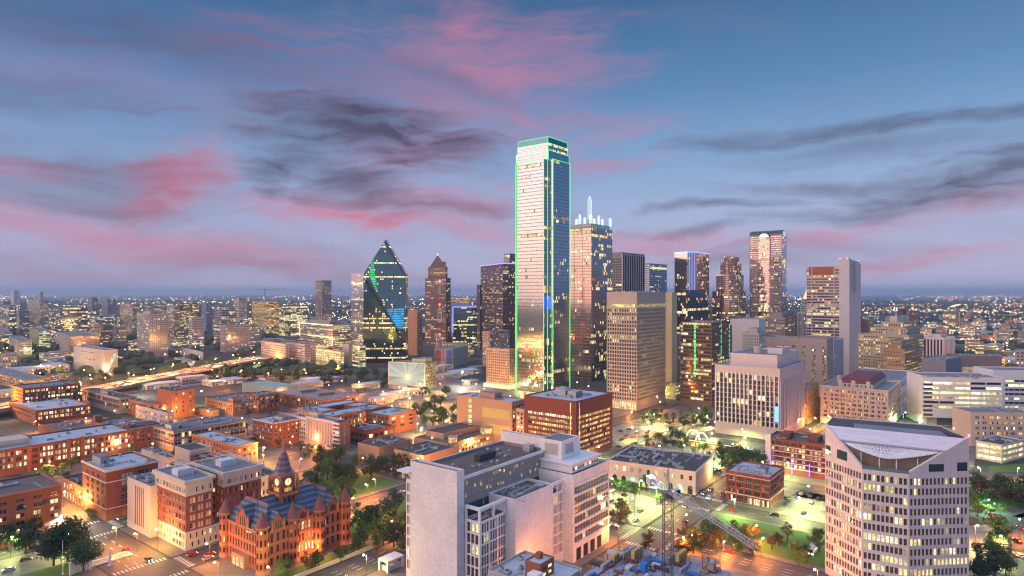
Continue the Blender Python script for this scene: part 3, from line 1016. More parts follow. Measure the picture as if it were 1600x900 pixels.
# ---- red brick courts building with white stone top
RB = wallmat((.27, .085, .06), .16)
def courts():
    b = site('courts_building', 'red brick and white stone courts building with a light court between two wings', 290, 285, 242, 333, 752)
    H = b.H
    tot = b.Lr + 24.0
    w2 = tot - b.Lr - 5.0
    sL = sp(fh=3.55, bw=3.1, k=2, pw=1.0, wf=.86, hf=.58, base=0.3, top=.3, em=.8, lit=.05, blind=.75, rec=.3)
    for x0, x1 in ((0, b.Lr), (b.Lr + 5, tot)):
        pl = rect(x0, 0, x1, b.Ll)
        panes = []
        block(b.root, pl, 0, 8.2, sp(fh=3.9, bw=3.1, k=2, pw=1.0, wf=.86, hf=.6, base=.4, top=.3, em=.8, lit=.2, blind=.4), LIME, None, GL_DARK, 5, True, 0, panes_out=panes, name='stone_base')
        block(b.root, inset(pl, .06), 8.2, H - 7.0, sL, RB, None, GL_DARK, 6, True, 0, panes_out=panes, name='brick_wall')
        block(b.root, pl, H - 7.0, H, sp(fh=3.3, bw=3.1, k=2, pw=1.0, wf=.8, hf=.58, base=.5, top=2.8, em=.8, lit=.05, blind=.6), LIME, ROOF_GREY, GL_DARK, 7, True, panes_out=panes, name='stone_frieze')
        allp = [q for p in panes for q in p[0]]
        finish_panes(b.root, allp, panes[0][1], plain('white_sash', (.62, .60, .57), .5), 100 if x0 == 0 else 60)
        trim(b.root, pl, H - 1.2, H - .03, .9, LIME)
        trim(b.root, pl, 8.0, 8.4, .3, LIME, 'belt_course')
        cx, cy_ = (x0 + x1) / 2, b.Ll * .5
        MB().box(cx - 4, cy_ - 3, H - .9, cx + 3, cy_ + 3, H + 2.2).build('roof_house', WHITE, b.root)
        mb = MB()
        for yy in (b.Ll * .2, b.Ll * .8):
            mb.tube((x0 + 2, yy, H + 3.6), (x1 - 2, yy, H + 3.6), .22, 4)
            for xx in (x0 + 2, cx, x1 - 2):
                mb.tube((xx, yy, H - .9), (xx, yy, H + 3.6), .2, 4)
        for xx in np.linspace(x0 + 2, x1 - 2, 5):
            mb.tube((xx, b.Ll * .2, H + 3.6), (xx, b.Ll * .8, H + 3.6), .16, 4)
        mb.build('roof_pergola', STEEL, b.root)
    block(b.root, rect(b.Lr, 6, b.Lr + 5, b.Ll), 0, H - 1.5, [sp(fh=3.55, bw=2.4, lit=.1, hf=.5, base=9), None, None, None], RB, ROOF_GREY, seed=3, name='link_wall')
    block(b.root, rect(b.Lr, .4, b.Lr + 5, 6), 0, 8.4, [sp(fh=3.9, bw=2.4, lit=.3, hf=.5, base=.3, top=.4), None, None, None], LIME, ROOF_GREY, seed=3, name='porch_wall')
    return b
courts()
b = bld('records_annex', 'pale stone records annex with dark roof behind the clock tower', 395, 330, 362, 440, 748, l=sp(fh=3.8, bw=3.0, k=2, pw=.9, wf=.8, hf=.6, lit=.1, blind=.4, top=2), wall=CREAM, roof=ROOF_DARK, nu=6, ll=22)

# ---- old red sandstone courthouse
def courthouse():
    SAND = wallmat((.33, .112, .072), .24)
    SAND_L = wallmat((.42, .20, .13), .16)
    CONE = plain('cone_tile', (.23, .075, .075), .6)
    SLATE = newmat('banded_slate')
    m, nt, bs = SLATE
    t = node(nt, 'ShaderNodeTexCoord')
    spz = node(nt, 'ShaderNodeSeparateXYZ', {0: t.outputs['Object']})
    fr = mth(nt, 'FRACT', mth(nt, 'MULTIPLY', spz.outputs[2], .55))
    n1 = node(nt, 'ShaderNodeTexNoise', {'Vector': t.outputs['Object'], 'Scale': 1.2, 'Detail': 3.0})
    c = mixc(nt, mth(nt, 'GREATER_THAN', fr, .62), (.060, .080, .135), (.185, .215, .275))
    c = mixc(nt, mth(nt, 'MULTIPLY', n1.outputs[0], .5), c, (.05, .06, .09))
    nt.links.new(c, bs.inputs['Base Color'])
    bs.inputs['Roughness'].default_value = .55
    SLATE = m
    TSL = newmat('tower_slate')
    m, nt, bs = TSL
    t = node(nt, 'ShaderNodeTexCoord')
    spz = node(nt, 'ShaderNodeSeparateXYZ', {0: t.outputs['Object']})
    fr = mth(nt, 'FRACT', mth(nt, 'MULTIPLY', spz.outputs[2], .42))
    c = mixc(nt, mth(nt, 'GREATER_THAN', fr, .5), (.075, .085, .14), (.24, .13, .13))
    nt.links.new(c, bs.inputs['Base Color'])
    TSL = m
    b = site('old_courthouse', 'red sandstone courthouse with cone turrets, banded slate roofs and a clock tower', 410, 262, 352, 540, H=17.5)
    Lr, Ll, H, root = b.Lr, b.Ll, 16.6, b.root
    Ll = 30.0
    rng = np.random.default_rng(3)
    panes = []
    mats = [SAND, GL_DARK] + LITS + [BLIND]
    rows = sp(fh=4.9, bw=2.55, k=1, wf=.46, hf=.66, rec=.35, base=1.4, top=1.2, em=3.8, lit=.06)
    pl = [(0, 0), (Lr * .34, 0), (Lr * .34, 2.6), (Lr * .66, 2.6), (Lr * .66, 0), (Lr, 0), (Lr, Ll), (0, Ll)]
    sps = [rows, None, sp(fh=4.9, bw=1.7, wf=.6, hf=.66, rec=.3, base=1.4, top=1.2, em=.8, lit=.95, pal='green'), None, rows, None, None, sp(**{**rows, 'bw': 2.3})]
    block(root, pl, 0, H, sps, SAND, None, GL_DARK, 9, True, 0, panes_out=(po := []))
    allp = po[0][0]
    finish_panes(root, allp, mats, plain('dark_sash', (.10, .07, .06), .5), 100)
    # arched heads over the upper windows
    for c, w, h, mi, ang in allp:
        if c[2] > 9.0:
            mb = MB()
            pts = [(w / 2 * math.cos(t_), w / 2 * 1.05 * math.sin(t_)) for t_ in np.linspace(0, math.pi, 7)]
            nrm = (math.sin(ang), -math.cos(ang))
            off = .38
            vs = [(c[0] + math.cos(ang) * p[0] + nrm[0] * off, c[1] + math.sin(ang) * p[0] + nrm[1] * off, c[2] + h / 2 + p[1]) for p in pts]
            mb.add(vs, [tuple(range(len(vs)))], 0)
            mb.build('arch_head', mats[mi], root)
    trim(root, pl, 5.6, 6.0, .18, SAND_L, 'belt_course')
    trim(root, pl, 10.6, 10.9, .16, SAND_L, 'belt_course')
    trim(root, pl, H - .5, H, .35, SAND_L, 'cornice')
    # main roofs: hipped ridges along the length, cross gables over the bays
    def gable_roof(x0, y0, x1, y1, z0, z1, along, hip=0.0):
        mb = MB()
        if along == 'x':
            ym = (y0 + y1) / 2
            v = [(x0, y0, z0), (x1, y0, z0), (x1, y1, z0), (x0, y1, z0), (x0 + hip, ym, z1), (x1 - hip, ym, z1)]
            f = [(0, 1, 5, 4), (2, 3, 4, 5), (3, 0, 4), (1, 2, 5)]
            a, c2 = v[4], v[5]
        else:
            xm = (x0 + x1) / 2
            v = [(x0, y0, z0), (x1, y0, z0), (x1, y1, z0), (x0, y1, z0), (xm, y0 + hip, z1), (xm, y1 - hip, z1)]
            f = [(3, 0, 4, 5), (1, 2, 5, 4), (0, 1, 4), (2, 3, 5)]
            a, c2 = v[4], v[5]
        mb.add(v, f, 0)
        r_ = mb.build('roof', SLATE, root)
        MB().box(-.001, -.001, 0, .001, .001, .001)
        rm = MB()
        rm.tube(a, c2, .32, 6)
        rm.build('ridge', plain('ridge_tile', (.42, .11, .08), .6), r_)
    gable_roof(.3, 4, Lr - .3, Ll - 4, H, H + 9.6, 'x', 6)
    gable_roof(.2, .3, 12.5, Ll - .3, H, H + 9.0, 'y', 6)
    gable_roof(Lr - 12.5, .3, Lr - .2, Ll - .3, H, H + 9.0, 'y', 6)
    # gabled dormers
    def dormer(cx, side, w, h, y=0.0):
        mb = MB()
        d = 6.0
        if side == 'r':
            T = lambda a, o, z: (cx + a, y - .12 + o, z)
        else:
            T = lambda a, o, z: (y - .12 + o, cx - a, z)
        z0, z1, z2 = H - .6, H + h * .42, H + h
        v = [T(-w / 2, 0, z0), T(w / 2, 0, z0), T(w / 2, 0, z1), T(0, 0, z2), T(-w / 2, 0, z1), T(-w / 2, d, z0), T(w / 2, d, z0), T(w / 2, d, z1), T(0, d, z2), T(-w / 2, d, z1)]
        mb.add(v, [(0, 1, 2, 3, 4), (1, 6, 7, 2), (5, 0, 4, 9)], 0)
        dm = mb.build('dormer', SAND, root)
        v2 = [T(-w / 2 - .3, -.25, z1 - .3), T(0, -.25, z2 + .25), T(w / 2 + .3, -.25, z1 - .3), T(-w / 2 - .3, d, z1 - .3), T(0, d, z2 + .25), T(w / 2 + .3, d, z1 - .3)]
        MB().add(v2, [(0, 1, 4, 3), (1, 2, 5, 4)], 0).build('dormer_roof', SLATE, dm)
        for k in (-1, 0, 1):
            q = MB()
            a = k * w * .2
            q.add([T(a - .35, -.06, H + .2), T(a + .35, -.06, H + .2), T(a + .35, -.06, H + h * .4 + (.5 if k == 0 else 0)), T(a, -.06, H + h * .4 + .6 + (.5 if k == 0 else 0)), T(a - .35, -.06, H + h * .4 + (.5 if k == 0 else 0))], [(0, 1, 2, 3, 4)])
            q.build('window', GL_DARK, dm)
        for k in (-1, 1):
            q = MB()
            x_, y_, _z = T(k * (w / 2 + .2), -.1, 0)
            q.cone(x_, y_, H - 1, H + h * .45, .45, .45, 8, 0)
            q.cone(x_, y_, H + h * .45, H + h * .45 + 1.6, .5, 0, 8, 0)
            q.build('pinnacle', SAND_L, dm)
    dormer(Lr * .17, 'r', 5.2, 6.6)
    dormer(Lr * .83, 'r', 5.2, 6.6)
    dormer(Lr * .5, 'r', 4.6, 5.6, 2.6)
    dormer(Ll * .5, 'l', 8.2, 8.0)
    # turrets
    def turret(x, y, r, h, hc, n=18):
        mb = MB()
        mb.cone(x, y, 0, 1.8, r + .25, r + .15, n, 1)
        mb.cone(x, y, 1.8, h, r, r, n, 0)
        mb.cone(x, y, h - .6, h, r + .28, r + .28, n, 1)
        for zz in (5.7, 10.7):
            mb.cone(x, y, zz, zz + .35, r + .12, r + .12, n, 1)
        tu = mb.build('turret', [SAND, SAND_L], root)
        q = MB()
        q.cone(x, y, h + .001, h + hc, r + .45, 0.0, 20, 0)
        q.cone(x, y, h + hc - .3, h + hc + 1.0, .12, .04, 6, 0)
        q.build('turret_roof', CONE, tu)
        for zz, hh in ((2.6, 2.2), (6.9, 2.6), (11.8, 2.9), (h - 2.6, 1.5)):
            for a_ in (math.radians(-62), math.radians(-98), math.radians(-135), math.radians(-172), math.radians(152), math.radians(-28)):
                px, py = x + (r + .02) * math.cos(a_), y + (r + .02) * math.sin(a_)
                w = .38
                tx, ty = -math.sin(a_) * w, math.cos(a_) * w
                ox, oy = math.cos(a_) * .06, math.sin(a_) * .06
                g_ = MB().add([(px - tx + ox, py - ty + oy, zz), (px + tx + ox, py + ty + oy, zz), (px + tx + ox, py + ty + oy, zz + hh * .8), (px + ox, py + oy, zz + hh), (px - tx + ox, py - ty + oy, zz + hh * .8)], [(0, 1, 2, 3, 4), (4, 3, 2, 1, 0)])
                g_.build('window', GL_DARK if rng.random() > .08 else LITS[1], tu)
    turret(0.3, 0.3, 2.55, 19.4, 6.2)
    turret(Lr - .3, .3, 2.55, 19.4, 6.2)
    turret(Lr * .34, .2, 2.55, 19.4, 6.4)
    turret(Lr * .66, .2, 2.55, 19.4, 6.4)
    turret(.3, Ll - .3, 2.55, 19.4, 6.2)
    turret(Lr - .3, Ll - .3, 2.55, 19.4, 6.2)
    turret(Lr * .34, Ll - .2, 2.2, 19.4, 6.0)
    # entrance porch, lit
    mb = MB()
    mb.box(-2.4, Ll * .5 - 5, 0, 0, Ll * .5 + 5, 5.2, 0)
    pr = mb.build('porch', SAND_L, root)
    for k in (-1, 0, 1):
        y_ = Ll * .5 + k * 3.1
        pts = [(y_ - 1.0, .2)] + [(y_ + 1.0 * math.cos(t_), 2.9 + 1.1 * math.sin(t_)) for t_ in np.linspace(math.pi, 0, 8)] + [(y_ + 1.0, .2)]
        MB().add([(-2.43, p[0], p[1]) for p in pts], [tuple(range(len(pts) - 1, -1, -1))]).build('arch', litmat((1.0, .78, .36), .9), pr)
    # clock tower
    tx, ty, w = Lr * .5 - 1.5, Ll * .5, 4.3
    twr = empty('clock_tower', (tx, ty, 0))
    twr.parent = root
    sq = rect(-w, -w, w, w)
    s_t = sp(fh=5.0, bw=2.3, wf=.5, hf=.8, rec=.4, base=.8, top=.6, em=.9, lit=0)
    block(twr, sq, H + 1, H + 9.5, s_t, SAND, None, DARKW, 2, False, 0, name='shaft')
    trim(twr, sq, H + 9.0, H + 10.2, .5, SAND_L, 'balcony')
    sq2 = inset(sq, .9)
    block(twr, sq2, H + 9.5, H + 17.6, None, SAND, SAND, DARKW, 2, False, 0, name='clock_stage')
    trim(twr, sq2, H + 17.0, H + 17.7, .6, SAND_L, 'cornice')
    FACE = glow('clock_face', (1.0, .74, .34), 1.1)
    for ax in ('r', 'l'):
        q = MB()
        hands = MB()
        o_ = w - .9 + .06
        for i in range(20):
            t0, t1 = 2 * math.pi * i / 20, 2 * math.pi * (i + 1) / 20
            p = [(0, 0), (1.55 * math.cos(t0), 1.55 * math.sin(t0)), (1.55 * math.cos(t1), 1.55 * math.sin(t1))]
            q.add([((a, -o_, H + 14.6 + z) if ax == 'r' else (-o_, -a, H + 14.6 + z)) for a, z in p], [(0, 1, 2)])
        f_ = q.build('clock_face', FACE, twr)
        for a, z in ((.1, 1.25), (.75, .3)):
            hands.tube((0, -o_ - .05, H + 14.6) if ax == 'r' else (-o_ - .05, 0, H + 14.6), (a, -o_ - .05, H + 14.6 + z) if ax == 'r' else (-o_ - .05, -a, H + 14.6 + z), .09, 4)
        hands.build('clock_hand', DARKW, f_)
        for a in (-1.5, -.5, .5, 1.5):
            q = MB()
            v = [(a - .32, H + 10.4), (a + .32, H + 10.4), (a + .32, H + 12.0), (a, H + 12.4), (a - .32, H + 12.0)]
            q.add([((p[0], -o_, p[1]) if ax == 'r' else (-o_, -p[0], p[1])) for p in v], [(0, 1, 2, 3, 4)])
            q.build('belfry_window', LITS[3], twr)
    for cx in (-1, 1):
        for cy_ in (-1, 1):
            q = MB()
            x_, y_ = cx * (w - .1), cy_ * (w - .1)
            q.cone(x_, y_, H + 8.4, H + 15, .75, .75, 10, 0)
            q.cone(x_, y_, H + 15, H + 18.2, .9, 0, 10, 1)
            q.build('corner_turret', [SAND, SAND_L], twr)
    mb = MB()
    oct_ = lambda r: [(r * math.cos(math.radians(22.5 + 45 * i)), r * math.sin(math.radians(22.5 + 45 * i))) for i in range(8)]
    prof = [(w + .4, H + 17.7), (w - .5, H + 19.2), (w - 1.3, H + 22.0), (w - 2.3, H + 25.6), (1.15, H + 27.0)]
    for (r0, z0), (r1, z1) in zip(prof, prof[1:]):
        a, c2 = oct_(r0), oct_(r1)
        mb.add([(*p, z0) for p in a] + [(*p, z1) for p in c2], [(i, (i + 1) % 8, 8 + (i + 1) % 8, 8 + i) for i in range(8)])
    mb.build('tower_roof', TSL, twr)
    mb = MB()
    mb.cone(0, 0, H + 27.0, H + 31.0, 1.0, .8, 8, 0)
    mb.cone(0, 0, H + 31.0, H + 33.2, 1.1, 0, 8, 0)
    mb.build('lantern', SAND_L, twr)
courthouse()

# ---- white stone courts complex in the centre
def white_courts():
    W0 = (26.0, 272.0)
    root = tag(empty('white_courts_complex', (W0[0], W0[1], 0), R(52)), 'white stone courts complex with windowless slabs, brown flat roof and ribbon window wing', 'building')
    GLW = glassmat((.10, .085, .075), .3, .1)
    win = sp(fh=4.15, bw=1.55, k=1, wf=.62, hf=.78, rec=.45, base=4.2, top=1.2, em=.7, lit=.10, pal='warm')
    bay = sp(fh=4.15, bw=5.2, k=3, pw=.5, wf=.74, hf=.84, rec=.5, base=4.2, top=.6, em=.5, lit=.09, pal='green')
    panes = []
    kw = dict(detail=True, panes_out=panes)
    # blade slab with its narrow end, then the tall brown-roofed slab
    block(root, rect(-54.5, 16.5, -50.5, 41.8), 0, 48.3, None, WHITE_P, ROOF_DARK, seed=1, name='blade_wall')
    GRID = wallmat((.36, .30, .27), .12, (1.9, 2.6, 0.0), mortar=.55)
    block(root, rect(-50.5, 18.0, 6, 43.5), 0, 45.0, None, GRID, ROOF_BROWN, seed=2, par=1.4, name='screen_wall')
    trim(root, rect(-50.4, 18.0, 5.9, 43.5), 43.9, 45.05, .45, WHITE, 'roof_edge')
    # dim lamps behind the screen wall
    rng = random.Random(5)
    for i in range(26):
        x = rng.uniform(-49, 4); z = rng.choice((36.8, 39.2, 41.6)) + rng.uniform(-.4, .4)
        MB().box(x, 17.93, z, x + .9, 17.985, z + 1.2).build('window', LITS[0], root)
    for x0, x1 in ((-47, -38), (-37, -31), (-8, 1)):
        MB().box(x0, 17.86, 27.5, x1, 17.99, 34.0).build('loggia_opening', DARKW, root)
    # window strip at the far left end of the blade
    block(root, rect(-53.6, 41.8, -50.6, 45.2), 0, 40.5, [None, None, sp(**{**win, 'bw': 1.3, 'em': .3}), sp(**{**win, 'bw': 1.5, 'em': .3})], WHITE, None, GLW, 4, par=0, **kw)
    MB().box(-55.6, 41.6, 43.2, -49.5, 48.6, 43.9).build('canopy', WHITE, root)
    for x, y in ((-54.4, 46.0), (-50.8, 46.0)):
        MB().box(x, y, 40.4, x + .8, y + .8, 43.2).build('canopy_post', WHITE, root)
    # window bay with open roof frame
    block(root, rect(-50.4, 8.8, -34.6, 16.4), 0, 29.8, [bay, None, None, bay], WHITE, ROOF_DARK, GLW, 6, par=.3, **kw)
    mb = MB()
    for (x0, y0, x1, y1) in ((-50.4, 8.8, -34.6, 10.1), (-50.4, 10.1, -49.1, 16.4)):
        mb.box(x0, y0, 33.8, x1, y1, 34.8, 0, True)
    for x, y in ((-50.4, 8.8), (-42.5, 8.8), (-35.4, 8.8), (-50.4, 15.5)):
        mb.box(x, y, 29.81, x + .8, y + .8, 33.8)
    mb.build('roof_frame', WHITE, root)
    units(root, -48.5, 10.5, -37, 15, 29.5, 6, 8, 1.2, 2.4)
    # windowless front slab
    block(root, rect(-34.5, 4.4, -8.7, 17.9), 0, 35.2, None, WHITE_P, ROOF_BROWN, seed=3, par=1.0, name='front_slab')
    mb = MB()
    for x, y, x1, y1, h in ((-31, 7, -25, 9, .8), (-24, 8, -15, 8.7, 1.0), (-30, 11, -17, 11.8, 1.0), (-14, 7, -10.5, 11, .7)):
        mb.box(x, y, 34.2, x1, y1, 34.2 + h)
    mb.build('roof_duct', AC_MET, root)
    units(root, -32, 6, -11, 16, 34.2, 6, 11, 1.4, 2.8)
    # second window bay, recessed
    block(root, rect(-8.6, 5.0, -.05, 17.9), 0, 30.6, [sp(**{**bay, 'bw': 4.2}), None, None, None], WHITE, ROOF_DARK, GLW, 9, par=.3, **kw)
    mb = MB()
    mb.box(-8.6, 5.0, 33.9, -.1, 6.2, 34.9, 0, True)
    mb.box(-8.6, 6.2, 33.9, -7.4, 17.8, 34.9, 0, True)
    for x in (-8.6, -4.5, -.9): mb.box(x, 5.0, 30.61, x + .7, 5.7, 33.9)
    mb.build('roof_frame', WHITE, root)
    # ribbon-window wing
    rib = sp(fh=4.25, bw=2.2, k=1, wf=.97, hf=.64, rec=.06, base=7.6, top=4.9, em=1.0, lit=.13, pal='green', row=.0)
    block(root, rect(0, 0, 30.8, 25), 0, 37.6, [rib, None, None, None], WHITE_P, ROOF_GREY, GL_GREY, 10, par=.8, name='wing_wall', **kw)
    mb = MB()
    for k in range(7):
        z = 7.6 + k * 4.16
        mb.box(1.0, -.5, z - .1, 30.6, -.003, z + .65, 0, True)
    mb.build('spandrel', WHITE, root)
    for i in range(5):
        x = 2.5 + i * 5.8
        MB().box(x, -.06, .3, x + 3.6, -.003, 5.6).build('shopfront_window', GL_DARK if i != 4 else LITS[4], root)
    # set-back roof storey and louvred plant room
    block(root, rect(1.5, 1.6, 24, 20), 37.6, 41.4, [sp(fh=3, bw=2.0, wf=.85, hf=.55, base=.4, top=.9, lit=.4, pal='pale'), None, None, None], WHITE, ROOF_GREY, GL_GREY, 12, par=.2, name='roof_storey')
    mb = MB()
    mb.box(.6, .9, 41.2, 25.5, 19, 41.75, 0, True)
    mb.build('roof_slab', WHITE, root)
    block(root, rect(4, 8.5, 18.5, 19.5), 41.8, 50.0, None, WHITE, ROOF_GREY, seed=5, par=.4, name='plant_room')
    MB().box(3.9, 10.5, 43.5, 3.998, 17.5, 48.4).build('louvre', plain('louvre_metal', (.46, .44, .36), .6), root)
    MB().box(7.0, 8.4, 43.8, 13.5, 8.497, 48.2).build('louvre', plain('louvre_grey', (.36, .37, .41), .6), root)
    # tall wall closing the slab
    block(root, rect(6.1, 17.8, 9.0, 44.5), 0, 49.6, None, WHITE, ROOF_DARK, seed=6, par=.5, name='end_wall')
    units(root, -45, 22, 3, 40, 43.65, 9, 4, 1.3, 3.0)
    MB().box(-26, 30, 43.61, -15, 33, 46.4).build('plant_room', DARKW, root)
    MB().box(1.0, 24, 43.62, 4.6, 27.5, 46.6).build('exhaust_fan', AC_MET, root)
    fr = plain('bronze_frame', (.16, .13, .11), .5)
    finish_panes(root, [q for p in panes[:-1] for q in p[0]], panes[0][1], fr, 60)
    finish_panes(root, panes[-1][0], panes[-1][1], plain('grey_frame', (.34, .35, .38), .5), 40)
white_courts()

# ---- tower with the sloping roof terrace on the right
def terrace_tower():
    P0, P1, P2, P3 = (146.3, 236.0), (133.1, 243.4), (128.7, 263.1), (170.0, 238.1)
    B3, B2 = (176.0, 263.0), (141.0, 281.0)
    root = tag(empty('terrace_tower', (P0[0], P0[1], 0)), 'pinkish office tower with rows of narrow windows and a slanted roof over an open terrace', 'building')
    L = lambda p: (p[0] - P0[0], p[1] - P0[1])
    q0, q1, q2, q3, q4, q5 = L(P0), L(P1), L(P2), L(P3), L(B3), L(B2)
    ZT = 48.2
    s_ = sp(fh=3.82, bw=1.5, wf=.68, hf=.66, rec=.35, base=2.4, top=1.1, em=.35, lit=.36, row=.15, pal='green', rows=12)
    pol = [q0, q3, q4, q5, q2, q1]
    panes = []
    block(root, pol, 0, ZT, [s_, s_, None, None, s_, s_], PINKST, None, glassmat((.13, .12, .10), .45, .08), 31, True, 0, panes_out=panes)
    finish_panes(root, panes[0][0], panes[0][1], plain('bronze_frame', (.16, .13, .11), .5), 100)
    V = lambda p, z: (p[0], p[1], z)
    ZR = 60.5
    # wing walls rising to the ridge
    mb = MB()
    def wing(a, b, za, zb, t=1.0):
        a, b = np.array(a), np.array(b)
        d = (b - a) / np.linalg.norm(b - a)
        n_ = np.array((d[1], -d[0]))
        if np.dot(n_, -np.array((0, 1.0))) < 0 and abs(n_[1]) > .3: n_ = -n_
        i0, i1 = a - n_ * t, b - n_ * t
        mb.add([V(a, ZT), V(b, ZT), V(b, zb), V(a, za), V(i0, ZT), V(i1, ZT), V(i1, zb), V(i0, za)], [(0, 1, 2, 3), (4, 7, 6, 5), (3, 2, 6, 7), (0, 3, 7, 4), (1, 5, 6, 2)])
    wing(q0, q3, ZT + .6, ZR + .9)
    mb.build('gable_wall', PINKST, root)
    mb = MB()
    wing(q2, q1, ZR + .9, ZT + .6)
    mb.build('gable_wall', PINKST, root)
    for (a, b, t0, t1, z0, z1) in ((q0, q3, .33, .58, ZT + .7, ZT + 3.5), (q0, q3, .80, .97, ZT + .7, ZT + 3.9), (q2, q1, .34, .62, ZT + .8, ZT + 4.4), (q2, q1, .02, .16, ZT + .8, ZT + 4.6)):
        a, b = np.array(a), np.array(b)
        d = (b - a); n_ = np.array((d[1], -d[0])); n_ /= np.linalg.norm(n_)
        pa, pb = a + d * t0 + n_ * .05, a + d * t1 + n_ * .05
        MB().add([V(pa, z0), V(pb, z0), V(pb, z1), V(pa, z1)], [(0, 1, 2, 3)]).build('picture_window', glassmat((.05, .10, .11), .4, .06), root)
    # end wall on the far right and the flat roof behind the ridge
    lerp = lambda a, b, t: (a[0] + (b[0] - a[0]) * t, a[1] + (b[1] - a[1]) * t)
    back = [q3, q4, q5, q2]
    mb = MB()
    for i in range(3):
        a, b = back[i], back[i + 1]
        mb.add([V(a, ZT), V(b, ZT), V(b, ZR + .3), V(a, ZR + .3)], [(0, 1, 2, 3)])
    mb.build('back_wall', PINKST, root)
    ins = [lerp(q3, q5, .02), lerp(q4, q2, .03), lerp(q5, q3, .03), lerp(q2, q4, .02)]
    MB().add([V(p, ZR - .3) for p in back], [(0, 1, 2, 3)]).build('flat_roof', ROOF_DARK, root)
    r1, r2 = lerp(q2, q3, .22), lerp(q2, q3, .86)
    r1b, r2b = (r1[0] + 4, r1[1] + 8), (r2[0] + 3, r2[1] + 8)
    MB().add([V(r1, ZR - .9), V(r2, ZR - .9), V(r2b, ZR - .9), V(r1b, ZR - .9), V(r1, ZR + .55), V(r2, ZR + .55), V(r2b, ZR + .55), V(r1b, ZR + .55)], [(4, 5, 6, 7), (0, 1, 5, 4), (1, 2, 6, 5), (2, 3, 7, 6), (3, 0, 4, 7)]).build('roof_house', ROOF_GREY, root)
    # sloping panelled roof from the ridge down to the terrace edge
    def on(t, k): # k: 0 ridge, 1 front edge
        top = lerp(q2, q3, t)
        bot = lerp(q1, q0, t)
        z = ZR + .3 + (ZT - ZR) * k
        return (top[0] + (bot[0] - top[0]) * k, top[1] + (bot[1] - top[1]) * k, z)
    PAN = wallmat((.66, .63, .68), .06, (1.8, 1.2, 0.0), .5, .86)
    mb = MB()
    n = 16
    for i in range(n):
        t0, t1 = .012 + .976 * i / n, .012 + .976 * (i + 1) / n
        e0, e1 = .38, .38
        mb.add([on(t0, 0.0), on(t1, 0.0), on(t1, e1), on(t0, e0)], [(0, 3, 2, 1)])
    sl_ = mb.build('sloping_roof', PAN, root)
    mb = MB()
    a, c = on(.01, .38), on(.99, .38)
    mb.tube((a[0], a[1], a[2] + .15), (c[0], c[1], c[2] + .15), .38, 8)
    mb.build('gutter', plain('gutter_grey', (.32, .34, .42), .5), root)
    # white slatted pergola, bowed forward
    mb = MB()
    m_ = 56
    for i in range(m_ + 1):
        t = .06 + .88 * i / m_
        bow = .42 + .40 * math.sin(math.pi * i / m_) ** .6
        p, q = Vector(on(t, .39)), Vector(on(t, bow))
        p.z = on(t, .39)[2] - .25
        q.z = p.z - .3 - 2.9 * math.sin(math.pi * i / m_) ** .6
        mb.tube(p, q, .19, 4)
    for f in (.25, .5, .75, 1.0):
        pr = None
        for i in range(0, m_ + 1, 4):
            t = .06 + .88 * i / m_
            k = .40 + (.42 * math.sin(math.pi * i / m_) ** .6) * f
            p = Vector(on(t, k)); p.z = on(t, .39)[2] - .3 - (.05 + 2.9 * math.sin(math.pi * i / m_) ** .6) * f
            if pr is not None: mb.tube(pr, p, .14 if f < 1 else .22, 4)
            pr = p
    mb.build('pergola', plain('white_steel', (.80, .79, .80), .5), root)
    for i in (8, 21, 36, 48):
        t = .06 + .88 * i / m_
        k = .40 + .38 * math.sin(math.pi * i / m_)
        p = on(t, k)
        MB().tube((p[0], p[1], ZT - .2), (p[0], p[1], on(t, .39)[2] - 3.0), .2, 8).build('terrace_post', plain('white_steel', (.80, .79, .80), .5), root)
    # terrace floor, rear wall with glazing, glass balustrade
    fl = [on(.01, 1.0), on(.99, 1.0), on(.99, .42), on(.01, .42)]
    MB().add([(p[0], p[1], ZT - .9) for p in fl], [(0, 1, 2, 3)]).build('terrace_floor', CONC, root)
    a, c = on(.02, .46), on(.98, .46)
    MB().add([(a[0], a[1], ZT - .9), (c[0], c[1], ZT - .9), (c[0], c[1], c[2] - .1), (a[0], a[1], a[2] - .1)], [(0, 1, 2, 3)]).build('terrace_wall', wallmat((.26, .20, .17), .2, (1.6, 3.0, 0.0)), root)
    a, c = np.array(q1), np.array(q0)
    MB().add([(a[0], a[1], ZT), (c[0], c[1], ZT), (c[0], c[1], ZT + 1.3), (a[0], a[1], ZT + 1.3)], [(0, 1, 2, 3)]).build('balustrade', glassmat((.25, .34, .36), .5, .05), root)
    RED = glow('red_beacon', (1.0, .05, .06), 12.0)
    for p in (q2, q3, lerp(q2, q5, .6), lerp(q3, q4, .5)):
        q = MB(); q.cone(p[0], p[1], ZR + .8, ZR + 1.3, .1, .1, 6, 0); q.ball((p[0], p[1], ZR + 1.55), .42, 0)
        q.build('red_beacon', RED, root)
    mb = MB()
    for i in range(6):
        t = .87 + .11 * i / 5
        p = lerp(q2, q3, t)
        mb.tube((p[0] + .5, p[1] + 1, ZR), (p[0] + 3.5, p[1] + 10, ZR), .12, 4)
    mb.build('roof_rail', AC_DARK, root)
terrace_tower()

